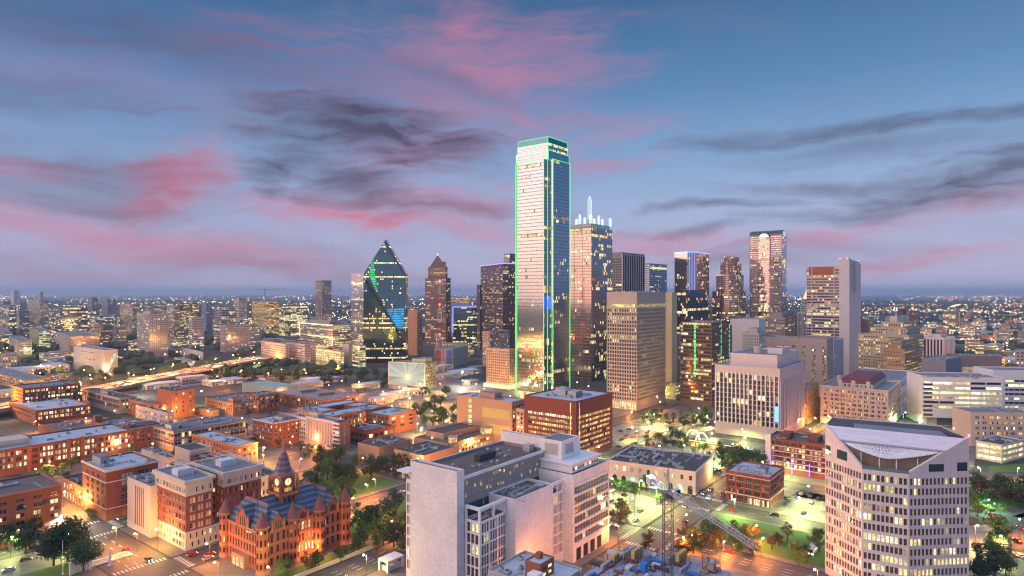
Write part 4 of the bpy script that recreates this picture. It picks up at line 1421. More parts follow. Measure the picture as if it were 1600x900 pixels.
# ---- building site with tower crane
def building_site():
    r = random.Random(4)
    RAW = wallmat((.40, .37, .36), .2)
    DECK = wallmat((.30, .32, .38), .4)
    FORM = plain('plywood_form', (.50, .38, .12), .7)
    RUST = plain('rusty_steel', (.22, .09, .07), .8)
    O = uv(190, 93)
    root = tag(empty('concrete_frame_site', O, R(52)), 'unfinished concrete frame with blue decks, yellow formwork and steel bars below the crane', 'building site')
    H = 17.0
    for z in (8.0, 12.5, H):
        MB().box(-34, -24, z - .35, 35 if z < H else 34, 30 if z < H else 24, z, 0, True).build('floor_slab', DECK if z == H else RAW, root)
    for i in range(9):
        for j in range(7):
            x, y = -33 + i * 9.2, -23 + j * 8.4
            if x < 34 and y < 29:
                MB().box(x, y, 0, x + .8, y + .8, H - .35).build('concrete_column', RAW, root)
    # walls under construction
    for (x0, y0, x1, y1, h) in ((26, 4.5, 33, 5.2, 2.4), (20, 19, 30, 19.8, 2.6), (33, -10, 33.8, 0, 2.2), (8, 21, 18, 22, 1.6), (22, -2, 30, -1.2, 1.3), (4, -12, 4.8, 10, 1.2), (-10, 12, 6, 12.8, 1.2)):
        MB().box(x0, y0, H, x1, y1, H + h).build('core_wall', RAW, root)
    for (x0, y0, x1, y1, z0, h) in ((20.5, 15, 27.5, 16.4, H + .01, 4.2), (28, 1.2, 35, 2.6, H - 1, 5.0), (15, 20.2, 19, 21.4, H + .01, 3)):
        mb = MB(); mb.box(x0, y0, z0, x1, y1, z0 + h)
        k = x0 + .5
        while k < x1 - .3:
            mb.box(k, y0 - .12, z0, k + .18, y0 - .003, z0 + h, 1); k += 1.3
        mb.box(x0, y0 - .16, z0 + h * .5, x1, y0 - .121, z0 + h * .5 + .2, 1)
        mb.build('formwork', [FORM, RUST], root)
    for i in range(9):
        y = -20 + i * 5
        MB().box(-30, y, H + .003, 12 + r.uniform(-6, 14), y + .35, H + .5).build('steel_beam', RUST, root)
    for i in range(5):
        x = -28 + i * 9
        MB().box(x, -22, H + .004, x + .35, 16 + r.uniform(-8, 8), H + .46).build('steel_beam', RUST, root)
    # lift tower with scaffold
    mb = MB()
    x0, y0, w, h = 29.5, -11.5, 4.6, 22.5
    for i in range(2):
        for j in range(2):
            mb.tube((x0 + i * w, y0 + j * w, 0), (x0 + i * w, y0 + j * w, h), .16, 4)
    z = 2.0
    while z < h:
        for a, b_ in (((0, 0), (1, 0)), ((1, 0), (1, 1)), ((1, 1), (0, 1)), ((0, 1), (0, 0))):
            mb.tube((x0 + a[0] * w, y0 + a[1] * w, z), (x0 + b_[0] * w, y0 + b_[1] * w, z), .1, 4)
        mb.box(x0, y0, z - .08, x0 + w, y0 + w, z, 1, True)
        z += 2.6
    mb.box(x0 + 1.2, y0 + 1.2, 0, x0 + w - 1.2, y0 + w - 1.2, h - 2, 2)
    mb.build('scaffold_tower', [RUST, plain('planks', (.34, .25, .17), .8), RAW], root)
    # starter bars
    mb = MB()
    for i in range(420):
        x, y = r.choice([r.uniform(-33, 33), -33 + 9.2 * r.randrange(8) + r.uniform(-.4, 1.2)]), r.uniform(-16, 23)
        mb.tube((x, y, H), (x, y, H + r.uniform(1.0, 2.4)), .05, 3)
    o = mb.build('steel_bars', RUST, root); o['kind'] = 'stuff'
    cols = [plain('blue_tarp', (.03, .14, .45), .5), plain('timber_stack', (.36, .24, .12), .8), plain('pale_crate', (.55, .53, .52), .7), RUST, plain('dark_beam', (.07, .06, .065), .7)]
    for i in range(95):
        x, y = r.uniform(-30, 31), r.uniform(-12, 22)
        sx, sy, sz = r.uniform(.8, 6), r.uniform(.8, 2.2), r.uniform(.4, 1.9)
        mb = MB()
        for k in range(max(1, int(sz / .45))):
            o_ = r.uniform(-.15, .15)
            mb.box(o_, o_, k * .45, sx + o_, sy + o_, k * .45 + .4)
        q = tag(mb.build('material_stack', r.choice(cols), None), 'stack of building materials lying on the blue site deck', 'material stack', 'stacks of materials on the building site')
        p = Matrix.Rotation(R(52), 4, 'Z') @ Vector((x, y, H + .004))
        q.location = O + p
        q.rotation_euler = (0, 0, R(52) + r.choice((0, math.pi / 2)))
    # the toilet cabin
    mb = MB(); mb.box(-.7, -.7, 0, .7, .7, 2.4); mb.box(-.8, -.8, 2.4, .8, .8, 2.6, 0)
    q = tag(mb.build('site_cabin', plain('blue_plastic', (.02, .22, .62), .5)), 'bright blue cabin standing on the unfinished deck', 'cabin')
    q.location = uv(190, 93) + Matrix.Rotation(R(52), 4, 'Z') @ Vector((16, 9, H)); q.rotation_euler = (0, 0, .9); q.scale = (1.4, 1.4, 1.2)

    # crane
    base = Vector((.2435 * 215, 215.0, 0))
    cr = tag(empty('tower_crane', base), 'tower crane with dark lattice mast and long pale jib over the building site', 'crane')
    YEL = plain('crane_dark_steel', (.10, .09, .11), .6)
    PALE = plain('crane_pale_steel', (.46, .45, .46), .5)
    hm, a = 46.5, 1.45
    mb = MB()
    z, k = 0.0, 0
    while z < hm - .1:
        z1 = min(z + 2.9, hm)
        for sx, sy in ((-1, -1), (1, -1), (1, 1), (-1, 1)):
            mb.tube((sx * a, sy * a, z), (sx * a, sy * a, z1), .15, 4)
        cs = [(-a, -a), (a, -a), (a, a), (-a, a)]
        for i in range(4):
            p, q = cs[i], cs[(i + 1) % 4]
            mb.tube((*p, z1), (*q, z1), .08, 4)
            mb.tube((*p, z), (*q, z1), .08, 4) if k % 2 else mb.tube((*q, z), (*p, z1), .08, 4)
        z = z1; k += 1
    mb.build('mast', YEL, cr)
    tip = Vector((63.5 - base.x, 167 - base.y, 0)).normalized()
    ang = math.atan2(tip.y, tip.x)
    top = empty('slewing_unit', (0, 0, hm)); top.parent = cr; top.rotation_euler = (0, 0, ang)
    mb = MB()
    mb.cone(0, 0, 0, 1.2, 1.7, 1.7, 14, 0); mb.box(-1.6, -1.6, 1.2, 1.6, 1.6, 1.8, 0)
    mb.build('turntable', YEL, top)
    mb = MB(); mb.box(.4, 1.7, .6, 2.6, 3.4, 3.0, 0); mb.box(2.6, 1.8, 1.2, 2.66, 3.3, 2.9, 1)
    mb.build('cab', [PALE, GL_DARK], top)
    def lattice(L0, L1, w, h, st, mat, name):
        mb = MB()
        s = 1 if L1 > L0 else -1
        n = int(abs(L1 - L0) / st)
        for i in range(n):
            x, x1 = L0 + s * st * i, L0 + s * st * (i + 1)
            for yy in (-w, w):
                mb.tube((x, yy, 1.9), (x1, yy, 1.9), .10, 4)
                mb.tube((x, yy, 1.9), ((x + x1) / 2, 0, 1.9 + h), .055, 4)
                mb.tube((x1, yy, 1.9), ((x + x1) / 2, 0, 1.9 + h), .055, 4)
            mb.tube((x, -w, 1.9), (x1, w, 1.9), .06, 4)
            mb.tube((x, -w, 1.9), (x, w, 1.9), .06, 4)
            if i: mb.tube((x - s * st / 2, 0, 1.9 + h), (x + s * st / 2, 0, 1.9 + h), .13, 4)
        mb.build(name, mat, top)
    lattice(1.5, 49.5, .8, 1.5, 2.0, PALE, 'jib')
    lattice(-1.5, -13.5, .95, 1.3, 2.0, PALE, 'counter_jib')
    mb = MB(); mb.box(-14.5, -1.1, .3, -11.5, 1.1, 3.2, 0)
    mb.build('counterweight', plain('counterweight_concrete', (.55, .54, .52), .8), top)
    mb = MB()
    for yy in (-.9, .9):
        mb.tube((.6, yy, 1.8), (0, 0, 10.0), .13, 4); mb.tube((-1.2, yy, 1.8), (0, 0, 10.0), .13, 4)
    for z in (4, 6, 8): mb.tube((.3, -.5, z), (.3, .5, z), .07, 4)
    mb.build('tower_head', PALE, top)
    mb = MB()
    mb.tube((0, 0, 9.9), (20, 0, 3.6), .06, 4); mb.tube((0, 0, 9.9), (42, 0, 3.6), .06, 4); mb.tube((0, 0, 9.9), (-12, 0, 3.2), .06, 4)
    mb.build('pendant_cable', PALE, top)
    mb = MB(); mb.box(-12.8, -.4, 3.3, -12.0, .4, 3.9)
    mb.build('flood_lamp', glow('site_floodlight', (.9, .95, 1.0), 30.0), top)
    ld = bpy.data.lights.new('crane_floodlight', 'POINT'); ld.energy = 9000; ld.shadow_soft_size = .5; ld.color = (.85, .95, 1.0)
    inst('crane_floodlight', ld, top, (-13.2, 0, 5.0))
    mb = MB(); mb.tube((26, 0, 1.6), (26, 0, -10), .05, 4); mb.box(25.4, -.8, 1.1, 26.6, .8, 1.7); mb.box(25.7, -.2, -11, 26.3, .2, -10)
    mb.build('hook_block', YEL, top)
building_site()

# ---- brick stair head on the low roof at the bottom centre
b = site('low_brick_roof_building', 'low building with pale roof, red brick stair head and white plant box', 856, 212, 780, 900, H=16.5, ll=26, lr=22)
block(b.root, b.poly, 0, b.H, [sp(lit=.1), None, None, sp(lit=.1)], CONC, ROOF_WHITE, seed=2)
block(b.root, rect(5.5, 7, 14, 13.5), b.H - .9, b.H + 4.9, [sp(fh=2.6, bw=3, base=.5, lit=.6, top=1.2), None, None, None], BRICK, ROOF_WHITE, seed=5, par=.4, name='stair_head')
MB().box(9.5, 10, b.H + 4.5, 11.5, 12, b.H + 6.6).build('chimney', BRICK, b.root)
MB().box(1.2, 5.5, b.H - .89, 5.0, 9.5, b.H + 2.8).build('plant_box', WHITE, b.root)
units(b.root, 1, 14, 20, 24, b.H - .9, 7, 9, 1.2, 2.5)
b = site('white_loggia', 'small white concrete stair pavilion with open top beside the plaza road', 606, 262, 601, 632, H=5.0, ll=6, lr=9)
for x, y in ((0, 0), (b.Lr - 1, 0), (0, b.Ll - 1), (b.Lr - 1, b.Ll - 1)):
    MB().box(x, y, 0, x + 1, y + 1, 4.2).build('post', WHITE, b.root)
mb = MB(); mb.box(0, 0, 4.2, b.Lr, b.Ll, 5.0, 0, True); mb.box(1, 1, 0, b.Lr - 1, b.Ll - 1, 2.2)
mb.build('roof', WHITE, b.root)

# ---- station and its neighbours
GREEN_W = litmat((.55, 1.0, .62), 1.4)
b = site('station_hall', 'long white station hall with arched doors and dark roof lit greenish at its foot', 1087, 364, 951, 1114, 737, rot=30)
s_ = sp(fh=4.6, bw=5.2, k=1, pw=2.0, wf=.62, hf=.5, rec=.4, base=6.5, top=1.4, em=1.5, lit=.85, pal='pale', rows=1)
block(b.root, b.poly, 0, b.H, [sp(**{**s_, 'bw': 3.2, 'pw': 1.2}), None, None, s_], LIME, ROOF_DARK, GL_DARK, 3, True, frame=plain('white_sash', (.62, .60, .57), .5))
trim(b.root, b.poly, b.H - 1.2, b.H - .03, .5, LIME)
for i in range(9):
    y = 3.2 + i * (b.Ll - 6) / 8.2
    pts = [(y - 1.4, .2)] + [(y + 1.4 * math.cos(t_), 3.6 + 1.5 * math.sin(t_)) for t_ in np.linspace(math.pi, 0, 9)] + [(y + 1.4, .2)]
    MB().add([(-.05, p[0], p[1]) for p in pts], [tuple(range(len(pts) - 1, -1, -1))]).build('arched_door', GREEN_W if i in (1, 3, 4, 6) else GL_DARK, b.root)
units(b.root, 3, 4, b.Lr - 2, b.Ll - 3, b.H - .9, 26, 5, 1.5, 4.5)
mb = MB(); mb.box(b.Lr, 2, 7.2, b.Lr + 16, b.Ll - 6, 8.0, 0, True)
for i in range(5): mb.box(b.Lr + 14, 3 + i * 10, 0, b.Lr + 14.6, 3.6 + i * 10, 7.2)
mb.build('platform_canopy', ROOF_DARK, b.root)
MB().box(b.Lr + 1, 4, .15, b.Lr + 12, b.Ll - 10, 5).build('platform_building', BRICK_O, b.root)

s_ = sp(fh=3.7, bw=5.0, k=3, pw=.9, wf=.86, hf=.62, rec=.3, base=4.8, top=2.2, em=.5, lit=.16, pal='warm', gw=True, glit=.7)
b = bld('brick_loft', 'three bay deep brown brick loft with grouped windows beside the street of angled parking', 1203, 341, 1134, 1225, 746, l=s_, wall=BRICK_D, roof=ROOF_WHITE, detail=True, nu=4, ph=(.3, .2, .55, .35, 2.5))
trim(b.root, b.poly, b.H - 2.0, b.H - 1.7, .2, WHITE_TRIM, 'belt_course')
trim(b.root, b.poly, 4.6, 5.0, .25, WHITE_TRIM, 'belt_course')
# dark letters lying on its roof
mb = MB()
lx = 2.0
for ch, i in zip('PARKING', range(7)):
    pass
units(b.root, b.Lr * .2, b.Ll * .2, b.Lr * .3, b.Ll * .8, b.H - .9, 8, 14, .8, 1.4)

s_ = sp(fh=3.45, bw=4.4, k=2, pw=.7, wf=.86, hf=.58, rec=.5, base=4.2, top=1.2, em=.6, lit=.33, pal='warm', blind=.35)
b = bld('striped_apartments', 'red brick apartments banded with white balconies and purple lit stair tower', 1310, 388, 1197, 1330, H=21.8, l=s_, wall=BRICK_D, roof=ROOF_BROWN, detail=True, nu=8, lr=24)
for k in range(5):
    trim(b.root, b.poly, 4.0 + k * 3.3, 4.35 + k * 3.3, .45, WHITE, 'balcony')
PURP = glow('purple_light', (.25, .10, 1.0), 2.6)
MB().box(-1.6, b.Ll - 3.2, 0, 0, b.Ll, b.H + 2.2).build('stair_tower', WHITE, b.root)
for y in (b.Ll - 3.3, b.Ll * .62, b.Ll * .38):
    MB().box(-1.7, y - .12, 1, -1.61 if y > b.Ll - 4 else -.6, y + .1, 12 if y > b.Ll - 4 else 9).build('neon_strip', PURP, b.root)
for y in (.3, .7):
    MB().box(6, b.Ll * y, b.H - .9, 18, b.Ll * y + 6, b.H + 2.5).build('roof_house', BRICK_D, b.root)

# ---- red brown block and tan block in the middle
OR = lits(1.15)
s_ = sp(fh=3.3, bw=1.9, wf=.84, hf=.5, rec=.3, base=3.5, top=10.0, em=3.2, lit=.93, pal='amber')
b = bld('red_granite_block', 'red granite block whose lower floors glow with rows of amber windows', 900, 436, 819, 957, 627, l=s_, wall=wallmat((.20, .052, .040), .1), roof=ROOF_WHITE, detail=True, nu=12, lit=OR)
for y0, x0 in ((.22, .3), (.42, .3), (.58, .45)):
    mb = MB(); mb.box(b.Lr * x0, b.Ll * y0, b.H - .89, b.Lr * x0 + 9, b.Ll * y0 + 7, b.H + 3.6)
    for k in range(4): mb.box(b.Lr * x0 + .5, b.Ll * y0 - .06, b.H - .2 + k, b.Lr * x0 + 8.5, b.Ll * y0 - .003, b.H + .3 + k, 1)
    mb.build('cooling_tower', [AC_MET, AC_DARK], b.root)
for (p, q) in (((0, 0), (b.Lr, 0)), ((0, b.Ll), (0, 0))):
    pass
MB().box(-.25, -.25, 0, 2.4, 2.4, b.H - .3).build('corner_pier', wallmat((.17, .045, .035), .1), b.root)
MB().box(-.1, 4.2, 2, -.004, 4.7, b.H - 1.5).build('corner_glazing', LITS[1], b.root)
MB().box(4.2, -.1, 2, 4.7, -.004, b.H - 1.5).build('corner_glazing', LITS[1], b.root)

s_l = sp(fh=3.4, bw=9, wf=.2, hf=.5, lit=.0, em=5)
s_r = sp(fh=3.3, bw=3.0, wf=.62, hf=.55, rec=.3, base=4, top=2.6, em=.8, lit=.16, pal='green')
b = bld('tan_garage_block', 'blank tan block with yellow panels and a lit stair slot behind the low market halls', 800, 475, 714, 822, 628, l=None, r=s_r, wall=wallmat((.40, .255, .175), .1), roof=ROOF_WHITE, nu=6, ph=(.2, .35, .7, .62, 4.5))
for k in range(8):
    MB().box(-.06, b.Ll * .72, 2 + k * 3.9, -.004, b.Ll * .72 + 3.2, 4.7 + k * 3.9).build('stair_window', LITS[4 if k % 3 else 1], b.root)
YP = wallmat((.48, .40, .16), .1)
for z in (8, 20): MB().box(-.05, 2, z, -.004, b.Ll * .52, z + 7.5).build('wall_panel', YP, b.root)
s_ = sp(fh=3.3, bw=3.0, wf=.6, hf=.55, rec=.3, base=4, top=2.0, em=.8, lit=.2, pal='green')
b = bld('tan_office', 'tan office with square window grid between the blank block and the red granite block', 824, 470, 806, 838, 640, l=s_, wall=TAN, roof=ROOF_GREY, nu=2)

# ---- low market halls
TANM = wallmat((.47, .30, .185), .1)
b = bld('market_hall', 'low windowless tan hall with dark flat roof beside the brick lofts', 592, 442, 559, 643, H=8.6, l=None, wall=TANM, roof=ROOF_DARK, nu=9)
b = bld('market_hall', 'large low tan hall with dark roof directly behind the row of brown trees', 662, 418, 616, 716, H=9.0, l=None, wall=TANM, roof=ROOF_DARK, nu=6)
b = site('market_hall', 'stepped tan hall with glowing round pavilions along its edge', 700, 448, 650, 775, H=9.5, ll=34, lr=52)
block(b.root, b.poly, 0, b.H, [sp(fh=3.6, bw=3.4, wf=.7, hf=.6, base=.8, top=2.4, lit=.75, pal='warm'), None, None, None], TANM, ROOF_BROWN, seed=4)
block(b.root, rect(10, 14, 50, 32), b.H - .8, b.H + 3.5, None, TANM, ROOF_DARK, seed=4, name='upper_hall')
for x, y, r0 in ((8, 3, 3.0), (46, 4, 4.2)):
    mb = MB(); mb.cone(x, y, b.H - .9, b.H + 3, r0, r0, 16, 0); mb.cone(x, y, b.H + 3, b.H + 3.6, r0 + .5, r0 + .5, 16, 1)
    mb.build('round_pavilion', [LITS[1], TANM], b.root)
units(b.root, 4, 8, 48, 30, b.H + .2, 8, 3)
# ------------------------------------------------------------------ brick quarter on the left
RES = sp(fh=3.3, bw=4.2, k=2, pw=1.0, wf=.80, hf=.62, rec=.3, base=4.0, top=1.5, em=.8, lit=.28, pal='pale', blind=.35)
WH = sp(fh=3.8, bw=4.6, k=2, pw=1.4, wf=.86, hf=.66, rec=.3, base=4.2, top=1.6, em=.8, lit=.2, pal='warm', blind=.2)
SMALLW = sp(fh=3.6, bw=3.6, k=1, wf=.44, hf=.58, rec=.25, base=4.2, top=1.6, em=.8, lit=.14, pal='warm', blind=.2)
FRAMED = sp(fh=4.0, bw=5.2, k=2, pw=.6, wf=.92, hf=.72, rec=.4, base=4.2, top=1.4, em=.3, lit=.18, pal='warm')

b = bld('brick_apartments', 'long brown brick apartment house with grey roof, lit orange along its street front', -330, 262, -420, 131, H=17.0, l=RES, wall=BRICK_D, roof=ROOF_WHITE, detail=True, nu=0, ll=36, lr=180)
b.root.location = gp(131, 722) - Vector((.616, .788, 0)) * 150
bpy.data.objects.remove(b.root) if False else None
for i in range(16):
    inst('air_unit', UNITS[i % 3], b.root, (60 + i * 7.4, 8 + (i * 7) % 22, b.H - .9), 0, (2.4 + i % 3, 2.4, 1.4))
MB().box(96, 10, b.H - .89, 122, 26, b.H + 3.4).build('roof_house', CREAM, b.root)
mb = MB(); mb.box(60, 14, b.H - .89, 84, 30, b.H + 2.6); mb.box(60, 13.9, b.H + .2, 84, 13.99, b.H + 2.0, 1)
mb.build('roof_house', [CREAM, LITS[4]], b.root)
for x in (88, 118, 140, 148):
    MB().box(x, -.9, 0, x + 2.2, -.003, b.H + .6).build('brick_pier', BRICK, b.root)

b = bld('orange_brick_hotel', 'orange brick block with rows of small square windows and satellite dishes on its roof', 192, 465, 145, 239, 673, l=SMALLW, r=SMALLW, wall=BRICK_O, roof=ROOF_GREY, detail=True, nu=6)
MB().box(0, 0, b.H - .5, 5, 5, b.H + 3.2).build('corner_tower', BRICK_O, b.root)
MB().box(0, b.Ll - 5, b.H - .5, 5, b.Ll, b.H + 4.5).build('corner_tower', BRICK_O, b.root)
for x, y in ((8, 22), (16, 22), (30, 16)):
    mb = MB(); mb.cone(x, y, b.H - .9, b.H + 1.2, .2, .2, 6, 0)
    for k in range(3): mb.cone(x - .25 * k, y - .25 * k, b.H + .9 + k * .3, b.H + 1.2 + k * .3, .5 + k * .65, .5 + (k + 1) * .65, 12, 0, False)
    mb.build('satellite_dish', WHITE, b.root)
for i in range(5):
    MB().box(6, 10 + i * 3.2, b.H - .89, 30, 12 + i * 3.2, b.H - .2).build('roof_panel', GL_DARK, b.root)
b = bld('white_framed_loft', 'brick loft with white stone frames between its big dark windows', 271, 462, 240, 384, 674, l=FRAMED, wall=BRICK_P, roof=ROOF_GREY, detail=True, nu=8, ph=(.05, .3, .3, .6, 3.4))
for k in range(4):
    trim(b.root, b.poly, 4.1 + k * 3.1, 4.45 + k * 3.1, .2, WHITE_TRIM, 'stone_band')
b = bld('corner_brick_house', 'plain brick house with bright pale roof and small arched windows', 369, 423, 300, 403, 697, l=SMALLW, wall=BRICK_O, roof=ROOF_WHITE, detail=True, nu=5)
trim(b.root, b.poly, b.H - .6, b.H - .03, .35, BRICK_T)
b = bld('beige_plant_building', 'windowless beige block with a dark brick cube on its roof', 296, 362, 273, 331, 704, l=None, wall=CREAM, roof=ROOF_DARK, nu=0)
block(b.root, rect(1, -6, 11, -.05), 0, b.H - 3.2, None, BRICK_D, ROOF_GREY, seed=3, name='brick_annex_wall')
units(b.root, 1.5, -5, 9, -1, b.H - 4.1, 5, 6, 1, 2)
b = bld('low_grey_building', 'low grey building with cluttered dark roof between the red office block and the beige block', 262, 380, 221, 275, 715, l=None, r=sp(fh=5, bw=6, wf=.7, hf=.5, lit=0, base=1), wall=CONC, roof=ROOF_DARK, nu=18)

b = bld('warehouse_apartments', 'dark red warehouse apartments with two floors of bright windows and white roof', 56, 556, 14, 142, 646, l=sp(**{**RES, 'lit': .85, 'pal': 'warm', 'blind': 0}), wall=BRICK_D, roof=ROOF_WHITE, detail=True, nu=8, H=13.0)
b = bld('warehouse_apartments', 'taller brown apartments with scattered bright windows behind the dark red warehouse', 36, 600, 18, 126, 607, l=sp(**{**RES, 'lit': .45, 'pal': 'warm'}), wall=BRICK, roof=ROOF_GREY, nu=4)
b = bld('white_gridded_warehouse', 'brick warehouse with pale concrete grid and grey roof below the motorway', 186, 608, 129, 213, 622, l=FRAMED, r=RES, wall=wallmat((.50, .36, .30), .14), roof=ROOF_DARK, nu=6, ph=(.2, .4, .5, .6, 3))
b = bld('low_orange_shop', 'low orange lit shop building beside the tall brick warehouse', 236, 580, 200, 249, 632, l=SMALLW, wall=BRICK_O, roof=ROOF_GREY, nu=3)
b = bld('tall_brick_warehouse', 'tall windowless red brick warehouse with lamps on its right wall', 269, 584, 245, 304, 611, l=None, r=sp(fh=4, bw=7, wf=.22, hf=.5, lit=.5, pal='warm'), wall=BRICK_O, roof=ROOF_DARK, nu=10)
b = bld('white_storefront', 'single storey white front with small windows before the tall brick warehouse', 262, 552, 212, 272, 645, l=sp(fh=4, bw=3, wf=.5, hf=.5, base=.5, top=2, lit=.5), wall=wallmat((.6, .45, .42), .1), roof=ROOF_DARK, nu=2)
b = bld('tan_brick_school', 'tan brick building with even window rows and a round white dish', 364, 598, 320, 434, 630, l=sp(**{**SMALLW, 'lit': .3}), wall=BRICK_T, roof=ROOF_GREY, detail=True, nu=6)
block(b.root, rect(0, 0, 9, 9), b.H - .5, b.H + 4, sp(fh=3, bw=2.5, base=.5, lit=.3), BRICK_T, ROOF_GREY, seed=2, name='corner_tower')
b = bld('low_tan_annex', 'low tan annex at the foot of the tan brick building', 330, 592, 285, 342, 642, l=sp(**{**SMALLW, 'lit': .6}), wall=BRICK_T, roof=ROOF_GREY, nu=2)
b = bld('orange_brick_mill', 'orange brick mill with tall windows and grey roof next to the green hall', 404, 610, 384, 436, 618, l=WH, wall=BRICK_O, roof=ROOF_GREY, nu=4)
b = bld('low_brick_store', 'low brick store with dark flat roof in front of the bright warehouse windows', 92, 500, 60, 190, 668, l=SMALLW, wall=BRICK_D, roof=ROOF_BROWN, nu=5, H=7)
b = bld('green_metal_hall', 'long hall with sloping grey green metal roof', 432, 690, 378, 466, 606, l=None, wall=wallmat((.30, .38, .34), .1), roof=roofmat((.34, .44, .42)), nu=0)
b = bld('glass_roof_hall', 'brick hall under a large dark blue glass roof', 505, 610, 427, 561, 626, l=WH, wall=BRICK_O, roof=None, nu=0)
gm = glassmat((.06, .08, .17), .5, .12)
mb = MB(); mb.box(.3, .3, b.H - .6, b.Lr - .3, b.Ll - .3, b.H + .3)
for i in range(14):
    x = .3 + (b.Lr - .6) * i / 13
    mb.box(x - .12, .3, b.H + .3, x + .12, b.Ll - .3, b.H + .5, 1)
mb.build('glass_roof', [gm, STEEL], b.root)
for y in (.3, .65): MB().box(b.Lr * .3, b.Ll * y, b.H + .31, b.Lr * .75, b.Ll * y + 4, b.H + 2.6).build('skylight', BRICK_T, b.root)

# courtyard block: four wings round a court
b = site('courtyard_block', 'large brick block with white cluttered roof and an inner court', 520, 508, 455, 606, 650)
Lr, Ll = b.Lr, b.Ll
for pl, s4 in ((rect(0, 0, Lr, Ll * .36), [WH, None, None, WH]), (rect(0, Ll * .36 + .05, Lr * .36, Ll), [None, None, None, WH]), (rect(Lr * .36 + .05, Ll * .68, Lr, Ll), [WH, None, None, None]), (rect(Lr * .7, Ll * .36 + .05, Lr, Ll * .68 - .05), None)):
    block(b.root, pl, 0, b.H, s4, BRICK_O, ROOF_WHITE, seed=11, detail=s4 is not None and pl[0] == (0, 0), most=100)
units(b.root, 2, 2, Lr - 2, Ll * .32, b.H - .9, 16, 4, 1.5, 3)
units(b.root, 2, Ll * .4, Lr * .3, Ll - 2, b.H - .9, 12, 5, 1.5, 3)
block(b.root, rect(-9, Ll - 7, -.05, Ll + 3), 0, b.H - 2, None, BRICK, ROOF_GREY, seed=2, name='corner_block')
b = bld('red_brick_store', 'deep red brick store with white roof and a blank orange side wall', 607, 518, 571, 650, 649, l=WH, r=sp(**{**SMALLW, 'bw': 9, 'lit': .2}), wall=BRICK_O, roof=ROOF_WHITE, detail=True, nu=4)
b = bld('corner_brick_hotel', 'five storey red brick corner house with even windows above the bright street lamps', 427, 475, 395, 468, 661, l=SMALLW, wall=BRICK, roof=ROOF_WHITE, detail=True, nu=7, ph=(.5, .2, .85, .6, 2.6))
trim(b.root, b.poly, b.H - .7, b.H - .03, .4, WHITE_TRIM)
# white gridded office with brown blank end
b = site('ribbed_office', 'white office with brown fins, curved corner balconies and a blank brown end wall', 530, 462, 448, 547, 660)
Lr, Ll, H = b.Lr, b.Ll, b.H
block(b.root, rect(0, Ll * .62, Lr, Ll), 0, H - 1.5, [None, None, None, sp(fh=3.4, bw=2.6, wf=.62, hf=.6, rec=.3, base=3, top=1, lit=.18, pal='warm')], wallmat((.66, .62, .56), .1), ROOF_WHITE, seed=5, detail=True, most=60)
block(b.root, rect(0, 7, Lr, Ll * .62 - .05), 0, H, [None, None, None, sp(fh=H - 4.6, bw=1.9, wf=.42, hf=.97, rec=.7, base=3, top=1.5, lit=0)], wallmat((.58, .46, .45), .1), ROOF_GREY, seed=6)
block(b.root, rect(.8, .8, Lr, 6.9), 0, H - .6, [sp(fh=3.3, bw=30, wf=.04, hf=.6, lit=1), None, None, sp(fh=3.4, bw=3, wf=.9, hf=.6, rec=.3, lit=.2)], wallmat((.30, .17, .145), .1), ROOF_GREY, seed=7)
for k in range(7):
    MB().box(-.4, .6, 2.6 + k * 2.9, .9, 7.2, 3.5 + k * 2.9, 0, True).build('balcony', WHITE, b.root)
block(b.root, rect(3, Ll * .45, Lr - 3, Ll * .62), H - .8, H + 2.6, None, CONC, ROOF_GREY, seed=6, name='roof_house')
units(b.root, 2, Ll * .65, Lr - 2, Ll - 2, H - 2.4, 8, 4)
b = bld('dark_brick_arcade', 'low dark brick arcade with lit bays beside the blank brown end wall', 575, 476, 547, 616, 673, l=sp(fh=5, bw=4.5, wf=.7, hf=.55, base=1, top=2, lit=.3), wall=BRICK_D, roof=ROOF_DARK, nu=12)

# ------------------------------------------------------------------ downtown towers
def curtain(**kw):
    d = dict(fh=3.9, bw=1.9, wf=.95, hf=.93, rec=0.0, base=.0, top=.0, em=.0, lit=.07, row=.06, pal='warm')
    d.update(kw)
    return sp(**d)

